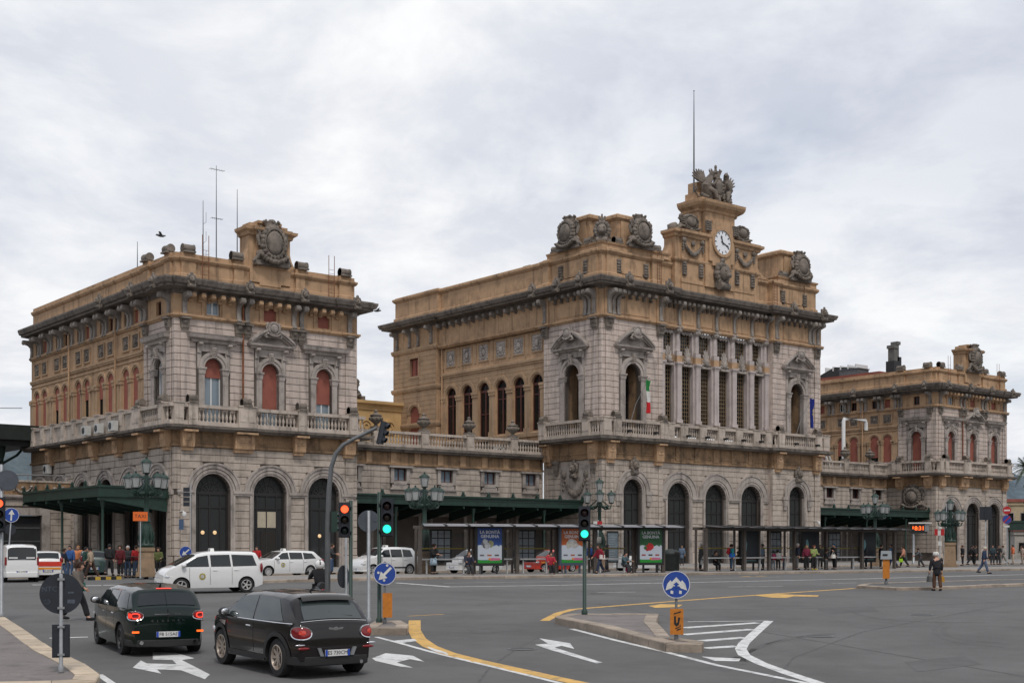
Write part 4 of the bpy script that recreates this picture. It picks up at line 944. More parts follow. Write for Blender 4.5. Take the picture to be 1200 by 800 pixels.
    for sg in (-1,1):   # sweeping volutes down to the attic
        n = 10; x0 = c+sg*5.95; pl = [(x0,28.85)]+[(x0+sg*2.6*(1-math.sin(PI/2*i/n)), 28.87+2.3*(1-math.cos(PI/2*i/n))) for i in range(n+1)]
        q.prism(pl, 'y', .6, 1.6)
    B.put('clock_attic', q.mesh('clock_attic'), M_OCHRE)
    q = MB(); q.box(c-2.1,c+2.1,-.1,2.4,26.9,34.6); q.box(c-2.6,c+2.6,.35,2.5,26.9,34.6)
    P = [(c-2.6,2.5),(c-2.6,.35),(c-2.1,.35),(c-2.1,-.1),(c+2.1,-.1),(c+2.1,.35),(c+2.6,.35),(c+2.6,2.5)]
    q.sweep([(0,34.1),(.15,34.2),(.2,34.4),(.6,34.65),(.75,34.9),(.8,35.15),(0,35.25)], P); q.box(c-2.5,c+2.5,.0,2.5,35.2,35.5)
    q.box(c-2.2,c+2.2,.9,2.5,35.5,36.2); q.box(c-1.9,c+1.9,1.2,2.4,36.2,37.3)
    B.put('clock_tower', q.mesh('clock_tower'), M_OCHRE)
    q = MB(); q.box(c-1.75,c+1.75,-.32,-.1,29.4,33.0); q.box(c-1.3,c+1.3,-.32,-.1,33.0,33.4); q.box(c-1.3,c+1.3,-.32,-.1,29.0,29.4)
    q.ring(c, 31.35, 1.18, 1.45, -.50, -.1, 28, 0, 2*PI)
    B.put('clock_surround', q.mesh('clock_surround'), M_OCHRE)
    cl = B.put('clock', cached('clk', lambda: (lambda k: (k.lathe([(0,.06),(1.17,.06),(1.19,0)],32,RX(PI/2)), k.mesh('clock'))[-1])(MB())), mat('clock_enamel',(.80,.82,.86),.35), T(c,-.34,31.35))
    for h in range(12):
        a = 2*PI*h/12; q = MB(); q.box(-.05,.05,-.08,-.05,.86,1.08, RY(a)); B.put('hour_mark', q.mesh('hour_mark'), M_BLACK, None, cl)
    def hand(a, ln, w): q = MB(); q.prism([(-w,-.22),(w,-.22),(w*.9,ln*.55),(w*1.8,ln*.72),(0,ln),(-w*1.8,ln*.72),(-w*.9,ln*.55)],'y',-.12,-.09,RY(a)); B.put('clock_hand', q.mesh('clock_hand'), M_BLACK, None, cl)
    hand(math.radians(342), .72, .06); hand(math.radians(112), 1.0, .045)
    gl = cached('att_gar', lambda: garland_mesh(3.0, 1.75, 12))
    for sg in (-1,1):
        B.put('garland', gl, M_ORN, T(c+sg*3.75,y0-.25,29.5)); B.put('carved_group', cached('att_grp', lambda: cartouche_mesh(2.7, 1.9, 14, False)), M_ORN, T(c+sg*3.7,y0+.5,31.98))
        B.put('carved_block', cached('att_blk', lambda: flower_block_mesh(.7,1.0,6)), M_ORN, T(c+sg*1.95,-.3,32.2))
        for x in (2.6, 4.9): B.put('drop_block', cached('dropb', None), M_ORN, T(c+sg*x,y0-.15,27.6))
        q = MB(); q.box(c+sg*3.75-1.5,c+sg*3.75+1.5,y0-.22,y0-.1,26.95,27.3); B.put('panel_ledge', q.mesh('panel_ledge'), M_OCHRE)
        q = MB(); q.lump((c+sg*5.3,1.2,32.3),(.5,.6,.5),8,6,.2); B.put('carved_ball', q.mesh('carved_ball',60), M_ORN)
    B.put('carved_block', cached('clk_mask', lambda: mask_mesh(2.0, 19)), M_ORN, T(c,-.35,28.3))
    # ---- crowning sculpture: two winged griffins holding a crowned shield
    def griffin(sg, seed):
        q = MB(); r = random.Random(seed)
        q.tube([(sg*.5,.0,.25),(sg*.85,-.05,.7),(sg*1.0,-.15,1.3),(sg*.8,-.22,1.9),(sg*.65,-.3,2.25)], [.42,.5,.48,.34,.22], 9)
        q.tube([(sg*.65,-.3,2.2),(sg*.6,-.42,2.5),(sg*.42,-.55,2.55),(sg*.25,-.62,2.42)], [.22,.25,.17,.05], 8)
        for e in (-.1,.12): q.lump((sg*.72,-.28+e,2.75),(.06,.05,.16),5,4)
        q.tube([(sg*.95,-.25,1.5),(sg*.6,-.62,1.35),(sg*.38,-.7,1.75)], [.2,.16,.1], 7); q.tube([(sg*.9,-.35,1.0),(sg*.55,-.7,.7),(sg*.45,-.75,.15),(sg*.3,-.9,.08)], [.28,.2,.14,.1], 7)
        q.tube([(sg*.95,.2,.6),(sg*1.2,-.1,.3),(sg*1.1,-.5,.12)], [.34,.22,.12], 7)
        q.tube([(sg*.9,.3,.35),(sg*1.5,.35,.3),(sg*1.9,.3,.7),(sg*1.75,.25,1.1)], [.12,.1,.09,.14], 6)
        for i in range(7):   # wing feathers
            a = math.radians(22+i*11); L2 = 1.55-.09*abs(i-2); b0 = Vector((sg*1.0,.1,1.55)); d = Vector((sg*math.cos(a),.12,math.sin(a)))
            q.tube([b0, b0+d*L2*.5+Vector((0,0,-.06)), b0+d*L2], [.10,.15,.05], 6)
        for i in range(5): q.lump((sg*r.uniform(.4,1.4), r.uniform(-.4,.2), r.uniform(.05,.3)), (.25,.25,.18), 7, 5, .3, None, r)
        return q.mesh('griffin', 70)
    for sg in (-1,1): B.put('griffin', griffin(sg, 40+sg), M_ORN, T(c+sg*.25,.45,35.45) @ SC(1.25,1.1,1.05))
    shl = B.put('shield', cached('top_sh', lambda: (lambda k: (k.lump((0,-.35,1.35),(.62,.28,.85),12,8), [k.lump((.72*math.cos(2*PI*i/16),-.3,1.35+.95*math.sin(2*PI*i/16)),(.16,.2,.16),6,5,.2) for i in range(16)], k.tube([(0,0,0),(0,0,2.2)],[.5,.4],8), k.mesh('shield',70))[-1])(MB())), M_ORN, T(c,.35,35.5) @ SC(.85,.9,.95))
    q = MB(); q.lathe([(.42,0),(.48,.1),(.42,.2),(.58,.62),(.2,.55)],10)
    for i in range(8): t = 2*PI*i/8; q.lump((.54*math.cos(t),.54*math.sin(t),.72),(.09,.09,.13),6,4)
    q.tube([(0,0,.5),(0,0,1.0)],[.16,.12],7); q.lump((0,0,1.15),(.14,.14,.22),8,6); B.put('crown', q.mesh('crown',60), M_ORN, T(c,.5,37.75))
    q = MB(); q.tube([(0,0,0),(0,0,6),(0,0,10.8)],[.09,.07,.03],8); q.lump((0,0,10.85),(.07,.07,.07),6,4); B.put('mast', q.mesh('mast'), M_IRON, T(c-1.9,1.6,35.4))
    def ladder(): return cached('ladder', None)
    for x in (7.3, WD-7.35): B.put('ladder', ladder(), M_RUST, T(x,-.1,26.0))
    q = MB(); q.box(0,1.2,0,.9,0,.9); q.box(-.1,1.3,-.1,1.0,.9,1.0); B.put('roof_box', q.mesh('roof_box'), M_ROOF, T(1.2,11.5,28.2))
    B.finish_blocks()
    return B
HALL = main_hall()
# ------------------------------------------------------------------ low linking wings with terrace and glazed canopy
def link_wing(name, label, u0, u1, wins, urns, mirror=False):
    B = Bldg(name, label, 'station building', u0, 6.7, 120); L_ = u1-u0; F_ = Matrix.Identity(4)
    ops = [dict(c=x, w=.66, zb=7.45, zs=8.55, arch=False, rm=1.05, top=.5, depth=.3) for x in wins]
    B.wall(F_, 0, L_, 0, 8.8, ops); B.courses(F_, 0, L_, 5.2, 8.78, .51, [dict(o, zb=6.9) for o in ops], 2.2, M_STONEB)
    doors = [dict(c=x+.2, w=1.75, zb=.05, zs=4.4, arch=False, rm=2, top=.3, depth=.4) for x in wins]
    B.wall(F_, 0, L_, .0, 5.2, doors, M_DARK, .4, .04)  # dark stone here puts the canopy's shade into the wall colour
    for d in doors:
        rect_window(B, T(d['c'],.4,.05), 3.5, 4.35, M_FRAME, M_GLASS, 3)
        q = MB()
        for sg in (-1,1): q.box(min(d['c']+sg*1.75,d['c']+sg*2.0),max(d['c']+sg*1.75,d['c']+sg*2.0),-.1,.1,0,4.6)
        q.box(d['c']-2.0,d['c']+2.0,-.14,.1,4.4,4.8); B.put('door_surround', q.mesh('door_surround'), M_TRIM)
    for x in wins:
        rect_window(B, T(x,.25,7.45), 1.32, 1.1, M_FRAMER, M_GLASSB if not mirror else M_GLASS, 1)
        B.put('window_surround', cached('wg_sur', lambda: (lambda q: ([q.box(*a,-.12,.1,*b) for a, b in (((-1.0,-.66),(-.2,1.12)),((.66,1.0),(-.2,1.12)),((-.66,.66),(-.3,0)),((-.66,.66),(1.1,1.12)))], q.box(-1.25,1.25,-.3,.1,1.15,1.32), q.box(-1.1,1.1,-.2,.1,-.75,-.6), q.box(-.85,.85,-.08,.1,-.6,-.3), q.mesh('window_surround'))[-1])(MB())), M_TRIM, T(x,0,7.45))
    P = [(0,0),(L_,0)]
    B.sweep('band', [(0,8.78),(.12,8.82),(.12,8.95),(.02,9.0),(.02,9.95)], P, M_OCHRED)
    for i in range(int(L_/2.5)+1): q = MB(); q.box(i*2.5+.1,i*2.5+.7,-.1,.05,8.98,9.95); B.put('band_pier', q.mesh('band_pier'), M_OCHRE)
    B.sweep('terrace_slab', [(0,9.93),(.5,9.95),(.54,10.1),(.72,10.14),(.74,10.34),(0,10.4)], P, M_DARK)
    q = MB(); q.box(0,L_,0,24,10.0,10.3); B.put('terrace', q.mesh('terrace'), M_ROOF)
    balustrade(B, F_, 0, L_, 10.38, 11.72, .5, urns, .75)
    for x in urns: B.put('urn', cached('urn', lambda: urn_mesh(1.6)), M_ORN, T(x,-.34,11.85))
    # canopy: green iron fascia on brackets and columns, ridged glass above
    y1, z0, z1 = -5.85, 5.0, 6.0
    c = B.put('canopy', (lambda q: (q.box(0,L_,y1,y1+.10,z0+.28,z1-.14), q.box(-.06,L_+.06,y1-.14,y1+.12,z1-.14,z1), q.box(-.03,L_+.03,y1-.08,y1+.12,z0+.28-.08,z0+.28), q.box(-.03,L_+.03,y1-.05,y1+.11,z0+.62,z0+.68), q.mesh('canopy'))[-1])(MB()), M_GREEN)
    q = MB(); q.add([(0,y1+.05,z1-.05),(L_,y1+.05,z1-.05),(L_,.0,z1+.25),(0,.0,z1+.25),(0,y1+.05,z1-.0),(L_,y1+.05,z1-.0),(L_,.0,z1+.3),(0,.0,z1+.3)],[(0,1,2,3),(7,6,5,4),(0,4,5,1),(3,2,6,7)]); B.put('glass_roof', q.mesh('glass_roof'), mat('sooty_wired_glass',(.05,.05,.05),.5,.3,1.0), None, c)
    n = int(L_/2.5)
    for i in range(n+1):
        x = .2+(L_-.4)*i/n
        q = MB(); q.prism([(y1+.1,z0+.25),(y1-.12,z0+.1),(y1-.12,z0-.06),(y1+.1,z0-.02),(-.1,4.0),(-.1,5.9),(y1+.1,z1-.2)],'x',x-.05,x+.05); B.put('canopy_bracket', q.mesh('canopy_bracket'), M_GREEN, None, c)
        B.put('finial', cached('can_fin', lambda: (lambda q: (q.box(-.14,.14,-.1,.1,0,.14), q.lump((0,0,.26),(.16,.1,.18),7,5), q.box(-.22,.22,-.03,.03,.02,.1), q.mesh('finial'))[-1])(MB())), M_GREEN, T(x,y1,z1), c)
    for x in (L_*.18, L_*.5, L_*.82):
        B.put('canopy_column', cached('can_col', lambda: (lambda q: (q.lathe([(.2,0),(.2,.5),(.11,.6),(.09,4.4),(.16,4.7),(.2,5.0)],10), q.mesh('canopy_column',60))[-1])(MB())), M_GREEN, T(x,y1+.4,0), c)
    B.finish_blocks(); return B
link_wing('station_wing', 'low terraced wing with urns and green canopy between left corner block and clock hall', 15.42, 40.38, (3.6,8.6,13.6,18.5,23.4), (.5,5.9,10.9,15.9,21.0))
link_wing('station_wing', 'low terraced wing with urns and green canopy right of the clock hall', 71.82, 95.18, (2.4,7.2,12.1,17.0,21.5), (4.7,9.7,14.6,19.4), True)
# canopy round the left flank of the left corner block (a part of that block)
def flank_canopy():
    B = PAV_L; z0, z1 = 5.0, 6.0; x1 = -5.2; ya, yb = .7, 16.2
    q = MB()
    q.box(x1-.05,x1+.05,ya-.05,yb,z0+.28,z1-.14); q.box(x1-.14,x1+.12,ya-.14,yb+.06,z1-.14,z1); q.box(x1-.08,x1+.1,ya-.08,yb,z0+.2,z0+.28); q.box(x1+.05,-.02,ya-.05,ya+.05,z0+.28,z1-.14); q.box(x1+.12,-.02,ya-.14,ya+.1,z1-.14,z1-.002); q.box(x1+.1,-.02,ya-.08,ya+.08,z0+.2,z0+.28)
    q.box(x1-.05,-.02,yb-.05,yb+.05,z0+.3,z1-.16)
    c = B.put('canopy', q.mesh('canopy'), M_GREEN)
    q = MB(); q.box(x1+.06,-.05,ya+.06,yb-.06,z1-.06,z1-.03); B.put('glass_roof', q.mesh('glass_roof'), MATS['sooty_wired_glass'], None, c)
    for i in range(7):
        y = ya+.1+(yb-ya-.2)*i/6
        q = MB(); q.prism([(x1+.1,z0+.25),(x1-.12,z0+.1),(x1-.12,z0-.06),(x1+.1,z0-.02),(-.2,4.2),(-.2,5.9),(x1+.1,z1-.2)],'y',y-.05,y+.05); B.put('canopy_bracket', q.mesh('canopy_bracket'), M_GREEN, None, c)
        B.put('finial', cached('can_fin', None), M_GREEN, T(x1,y,z1) @ RZ(PI/2), c)
    for y in (ya+.5, 9.0): B.put('canopy_column', cached('can_col', None), M_GREEN, T(x1+.4,y,0), c)
flank_canopy()
# ------------------------------------------------------------------ ground sheet, kerbs, islands, markings
M_ASPH = mat('asphalt', (0.115, 0.112, 0.110), .9, .16, .16, (.07,.069,.068), .6, 0, .55, 55)
M_PAINT = mat('worn_white_road_paint', (0.62, 0.62, 0.61), .8, .14, 2.4, (.17,.168,.166), .92, 0, .3, 50)
M_YPAINT = mat('worn_yellow_road_paint', (0.60, 0.36, 0.10), .8, .14, 2.4, (.19,.16,.11), .9, 0, .3, 50)
M_KERB = mat('granite_kerb', (0.33, 0.27, 0.215), .9, .18, 1.1, (.09,.08,.07), .6, 0, .35, 25, objrand=.16)
M_KERBP = mat('pale_granite_kerb', (0.46, 0.375, 0.28), .9, .16, 1.1, (.16,.13,.1), .5, 0, .35, 25, objrand=.14)
M_SETT = mat('porphyry_setts', (0.185, 0.165, 0.155), .95, .14, 1.0, (.08,.07,.065), .6, 0, .8, 16)
M_PAVE = mat('grey_paving', (0.25, 0.235, 0.22), .92, .12, .6, (.1,.09,.08), .5, 0, .3, 10)
YS = [-60,-30,-10,0,6,10,14,18] + [20+2*i for i in range(36)] + [95,110,140,200,300,500,900,1800,3500]
def gs(y):
    for a, b in zip(YS, YS[1:]):
        if a <= y <= b: return g(a)+(g(b)-g(a))*(y-a)/(b-a)
    return g(y)
def road():
    xs = [-3000,-1200,-500,-200,-100,-60,-40,-30,-24,-18,-12,-6,0,6,12,18,24,30,40,60,80,100,150,250,600,1500,3000]
    q = MB(); n = len(xs)
    q.v = [(x,y,g(y)) for y in YS for x in xs]; q.f = [(j*n+i,j*n+i+1,(j+1)*n+i+1,(j+1)*n+i) for j in range(len(YS)-1) for i in range(n-1)]
    obj('road', q.mesh('road', 180), M_ASPH, kind='structure')
road()
def strip(name, px, w, m=M_PAINT, h=.005, dash=None):
    """Painted line of width w along ground points given as photograph pixels."""
    P = [gp(*p).to_2d() for p in px]; Q = [P[0]]
    for a, b in zip(P, P[1:]):
        n = max(1, int((b-a).length/1.4)); Q += [a+(b-a)*(i+1)/n for i in range(n)]
    q = MB(); L = []
    for i, p in enumerate(Q):
        d = (Q[min(i+1,len(Q)-1)]-Q[max(i-1,0)]).normalized(); nrm = Vector((-d.y, d.x))*w/2
        L.append((p+nrm, p-nrm))
    q.v = [(v.x,v.y,gs(v.y)+h) for pr in L for v in pr]; q.f = [(2*i,2*i+1,2*i+3,2*i+2) for i in range(len(L)-1)]
    return obj(name, q.mesh(name), m, kind='structure')
def flat(name, px, m=M_PAINT, h=.006):
    from mathutils.geometry import tessellate_polygon
    P = [gp(*p).to_2d() for p in px]; q = MB(); q.v = [(p.x,p.y,gs(p.y)+h) for p in P]
    q.f = [tuple(t) for t in tessellate_polygon([[Vector((p.x,p.y,0)) for p in P]])]
    me = q.mesh(name); bm = bmesh.new(); bm.from_mesh(me); bmesh.ops.subdivide_edges(bm, edges=bm.edges, cuts=2, use_grid_fill=True)
    for v in bm.verts: v.co.z = gs(v.co.y)+h
    bm.to_mesh(me); bm.free()
    return obj(name, me, m, kind='structure')
def island(name, P, h, kw, top, km, step=1.0, zfun=None, skip=()):
    """Raised pavement: P is a list of world 2D corners (counter-clockwise); kerb stones are parts."""
    zf = zfun or gs; q = MB(); n = len(P)
    ar = sum(P[i].x*P[(i+1)%n].y-P[(i+1)%n].x*P[i].y for i in range(n))
    if ar < 0: P = P[::-1]
    def inset(d):
        R = []
        for i in range(n):
            d0 = (P[i]-P[i-1]).normalized(); d1 = (P[(i+1)%n]-P[i]).normalized(); n0, n1 = Vector((-d0.y,d0.x)), Vector((-d1.y,d1.x))
            R.append(P[i]+(n0+n1)/(1+max(n0.dot(n1),-.3))*d)
        return R
    I = inset(kw*.97)
    from mathutils.geometry import tessellate_polygon
    q.v = [(p.x,p.y,zf(p.y)+h-.012) for p in I]; q.f = [tuple(t) for t in tessellate_polygon([[Vector((p.x,p.y,0)) for p in I]])]
    me = q.mesh(name); bm = bmesh.new(); bm.from_mesh(me)
    for _ in range(3): bmesh.ops.subdivide_edges(bm, edges=[e for e in bm.edges if e.calc_length() > 3], cuts=1, use_grid_fill=True)
    bmesh.ops.triangulate(bm, faces=bm.faces)
    for v in bm.verts: v.co.z = zf(v.co.y)+h-.012
    bmesh.ops.recalc_face_normals(bm, faces=bm.faces); bm.to_mesh(me); bm.free()
    root = obj(name, me, top, kind='structure')
    J = inset(kw); rnd = random.Random(len(P))
    for i in range(n):
        if i in skip: continue
        a, b, c, d = P[i], P[(i+1)%n], J[(i+1)%n], J[i]; L = (b-a).length; m = max(1, round(L/step))
        for k in range(m):
            t0, t1 = k/m+.010/L, (k+1)/m-.010/L; hh = h+rnd.uniform(-.008,.008); e = .02
            o0, o1, i0, i1 = a.lerp(b,t0), a.lerp(b,t1), d.lerp(c,t0), d.lerp(c,t1)
            vo = (i0-o0).normalized()*e
            pts = [o0,o1,i1,i0]; top_ = [o0+vo,o1+vo,i1,i0]
            s = MB(); s.add([(p.x,p.y,zf(p.y)-.1) for p in pts]+[(p.x,p.y,zf(p.y)+hh-e) for p in pts]+[(p.x,p.y,zf(p.y)+hh) for p in top_],
                [(0,1,5,4),(1,2,6,5),(2,3,7,6),(3,0,4,7),(4,5,9,8),(5,6,10,9),(6,7,11,10),(7,4,8,11),(8,9,10,11)])
            obj('kerb_stone', s.mesh('kerb_stone'), km, root)
    return root
def W2(u, v): return Vector(W(u, v))
PXP = lambda pts, h: [gp(x, y, h).to_2d() for x, y in pts]
island('corner_pavement', PXP([(6,722),(62,759),(100,777),(117,789),(113,797),(60,800),(-80,803),(-420,760),(-160,719)], .16), .16, .42, M_SETT, M_KERBP, 1.3)
island('traffic_island', PXP([(650,722),(667,718),(772,718.5),(769,727),(787,746),(825,751),(823,753.5),(780,753),(708,734)], .20), .20, .34, M_SETT, M_KERB, 1.1)
island('traffic_island', PXP([(425,735),(440,727),(470,726.5),(479,731),(477,735.5)], .18), .18, .32, M_SETT, M_KERB, 1.0)
island('traffic_island', PXP([(1003.5,685.5),(1012,683),(1040,682),(1230,677),(1300,676),(1300,683),(1200,683),(1098,687.3),(1050,688)], .13), .13, .35, M_ASPH, M_KERB, 1.6)
KB = PXP([(300,683),(440,679.5),(620,677),(840,673),(1050,670.4),(1215,667.6),(1400,664.5)], 0.0)
island('bus_platform', KB+[p+Vector((-3.4,6.2)) for p in KB[::-1]], .14, .32, M_PAVE, M_KERB, 1.6)
island('station_pavement', [W2(-14,-18.6),W2(130,-18.6),W2(130,6.4),W2(-30,6.4),W2(-30,-4)], .14, .32, M_PAVE, M_KERB, 1.9)
# yellow and black painted kerb at the pavement corner
def painted_kerb():
    a, b = gp(104,679.5), gp(141,678.5)
    t = thing('painted_kerb', 'low kerb painted in yellow and black bands before the station pavement', 'kerb', (a.x,a.y,gs(a.y)), math.atan2(b.y-a.y,b.x-a.x)); L = (b-a).length
    for i in range(6):
        q = MB(); q.box(L*i/6+.005,L*(i+1)/6-.005,-.12,.12,0,.17); obj('kerb_stone', q.mesh('kerb_stone'), mat('kerb_yellow',(.50,.33,.05),.8,.2,3) if i%2 else M_BLACK, t)
painted_kerb()
# ---- painted markings (photograph pixels put on the ground)
strip('yellow_line', [(486,726.5),(485.5,738),(491,748),(504,757),(526,765.5),(560,774),(600,783),(650,794),(700,804.5)], .34, M_YPAINT)
strip('white_line', [(441,746),(470,753.5),(500,762),(540,772),(580,781.5),(640,796),(680,806)], .13)
flat('white_mark', [(461,750.5),(485,748.2),(489,750.5),(472,753)]); flat('white_mark', [(500,757),(523,764),(526,767.5),(506,761.5)])
strip('white_line', [(670,736.5),(720,749.5),(780,763.5),(840,779),(900,791),(957,802.5)], .16)
strip('white_line', [(806,728),(850,727.6),(901,727)], .12)
strip('white_line', [(901,727.2),(884,742),(872,753),(868,760),(872,767),(892,777),(925,789),(962,801)], .26)
for a, b in (((800,735.3),(889,729.3)),((800,743.3),(881,737)),((822,750.5),(873,746.5)),((826,759.2),(864,756.7))): strip('white_line', [a,b], .34)
flat('white_mark', [(822,769),(868,771.5),(866,774.5),(838,774)])
flat('arrow_marking', [(155.6,782),(165,773.6),(172,777),(207,778),(202,773),(179,772.5),(179,763.8),(206,764.5),(228,771),(213,773),(246,790),(240,795.5),(212,785),(184,784),(189,789)])
flat('arrow_marking', [(436,771),(452,765),(484,768),(497,775),(480,772),(465,776),(484,782),(470,781),(440,774)])
flat('arrow_marking', [(627,755),(642,753.8),(632,747.6),(657,751.6),(668,753.4),(673,760),(658,756.4),(650,758.4),(706,776),(699,777),(641,760)])
strip('white_line', [(464,682.5),(528,687.3)], .3); strip('white_line', [(528,687.2),(640,685.6),(860,681),(1010,677.8),(1200,672.8)], .28)
strip('white_line', [(520,683),(640,681.2),(760,679.2),(916,675.4)], .12)
for a, b in (((853,687.4),(918,686.3)),((975,683.3),(1004,682.4)),((1120,674.5),(1160,673.6)),((700,694),(745,693.2))): strip('white_line', [a,b], .12)
strip('yellow_line', [(638,727),(655,718),(672,713.5),(760,706.5),(860,698.8),(1002,689)], .28, M_YPAINT)
strip('yellow_line', [(478,721.5),(520,719.3)], .12, M_YPAINT)
flat('yellow_mark', [(885,697.5),(905,695.2),(925,696.2),(960,697.2),(958,698.8),(930,698.4),(922,700.2),(905,700)], M_YPAINT); flat('yellow_mark', [(760,709.5),(775,707.5),(800,708.2),(795,711),(768,712)], M_YPAINT)
for a, b in (((869,675.2),(880,674.9)),((886,674.8),(896,674.5))): strip('yellow_mark', [a,b], .5, M_YPAINT)
for a, b in (((38,685),(58,684.6)),((98,685.9),(119,685.6)),((121,685.4),(136,685.2))): strip('crossing_bar', [a,b], .45)
strip('white_line', [(58,747.3),(103,746)], .18); strip('white_line', [(116,790),(135,803)], .14)
# repairs, tar seams and tyre sweeps worn into the asphalt
M_TAR = mat('tar_seam', (.070,.068,.067), .75, .3, 3); M_PATCH = mat('newer_asphalt', (.096,.0935,.092), .93, .15, .6, (.05,.05,.05), .5, 0, .3, 40); M_TYREM = mat('tyre_darkened_asphalt', (.094,.0915,.090), .9, .15, .5, (.07,.069,.068), .5, 0, .3, 40)
def arc(cx, cy, rx, ry, a0, a1, n=14): return [(cx+rx*math.cos(math.radians(a0+(a1-a0)*i/n)), cy+ry*math.sin(math.radians(a0+(a1-a0)*i/n))) for i in range(n+1)]
for px, w in ((arc(1180,738,75,14,200,95),.16),(arc(1195,738,100,20,205,100),.14),(arc(1000,775,130,34,250,175),.15),(arc(1020,790,170,50,255,185),.18),(arc(1130,715,130,14,175,80),.15)): strip('tyre_sweep', px, w, M_TYREM, .003)
for px, w in (([(700,707),(760,718),(900,741),(1040,765),(1200,792)],.05),([(520,700),(640,707),(800,714),(1000,712),(1200,704)],.045),([(150,720),(260,727),(380,742),(430,760)],.05),([(905,800),(930,770),(1010,740),(1180,708)],.04),([(560,800),(575,780),(610,757),(640,742)],.045),([(100,705),(300,698),(520,694),(820,690)],.05)): strip('tar_seam', px, w, M_TAR, .0035)
for px in ([(958,712),(1022,710),(1030,716),(962,719)],[(545,735),(600,731),(612,738),(556,742)],[(300,706),(352,704),(356,709),(303,711)],[(1060,775),(1130,768),(1150,778),(1075,787)],[(822,764),(872,767),(890,776),(830,772)]): flat('asphalt_patch', px, M_PATCH, .003)
def manhole():
    for i, (x, y, r) in enumerate(((612,760,.28),(960,745,.32),(1080,720,.32),(700,695,.3))):
        p = gp(x,y); t = thing('manhole_cover', ('small round iron valve cover beside the white arrow','round iron manhole cover in the open asphalt right of the hatching','round iron manhole cover in the empty asphalt on the right','round iron manhole cover in the lane before the bus shelter')[i], 'manhole cover', (p.x,p.y,gs(p.y)), 0, 'manhole covers in the road')
        q = MB(); q.lathe([(r,0.0),(r,.007),(r-.04,.009),(0,.009)], 18); obj('cover', q.mesh('cover'), mat('cast_iron',(.06,.058,.056),.7,.2,8,None,0,0,.5,60), t, RX(math.atan((g(p.y+.5)-g(p.y-.5)))))
        q = MB(); q.lathe([(r+.001,0),(r+.06,0),(r+.06,.006),(r+.001,.006)], 18); obj('frame', q.mesh('frame'), M_IRON, t)
manhole()
# ------------------------------------------------------------------ vehicles: x forward, y left, z up, origin on the ground at the centre
M_TYRE = mat('tyre_rubber', (.016,.016,.017), .85); M_RIM = mat('alloy_rim', (.50,.49,.48), .4, metal=.25); M_RIMB = mat('bronze_alloy_rim', (.36,.30,.25), .4, metal=.25); M_RIMK = mat('black_alloy_rim', (.03,.03,.032), .35)
M_CGLASS = mat('car_glass', (.018,.022,.024), .03, spec=.55); M_CGLASSL = mat('see_through_car_glass', (.17,.20,.20), .04, spec=.6)
M_CHROME = mat('chrome', (.75,.75,.76), .12, metal=1.0); M_TRIMB = mat('black_car_trim', (.017,.017,.018), .55)
M_LAMP = mat('red_lamp_lens', (.20,.006,.008), .12, coat=.4); M_LAMPON = mat('lit_red_lamp', (.5,.02,.01), .2, emit=(1,.06,.03), estr=1.3); M_LAMPOR = mat('lit_orange_lamp', (.6,.06,.01), .2, emit=(1,.16,.02), estr=1.1)
M_HEAD = mat('headlamp_glass', (.55,.57,.60), .08, coat=.5); M_SEAM = mat('panel_gap', (.006,.006,.006), .8); M_PLATE = mat('plate_white', (.68,.68,.67), .4); M_PBLUE = mat('plate_blue', (.02,.07,.42), .4)
def lin(P, x):
    if x <= P[0][0]: return P[0][1]
    for (a, za), (b, zb) in zip(P, P[1:]):
        if a <= x <= b: return za+(zb-za)*(x-a)/(b-a) if b > a else zb
    return P[-1][1]
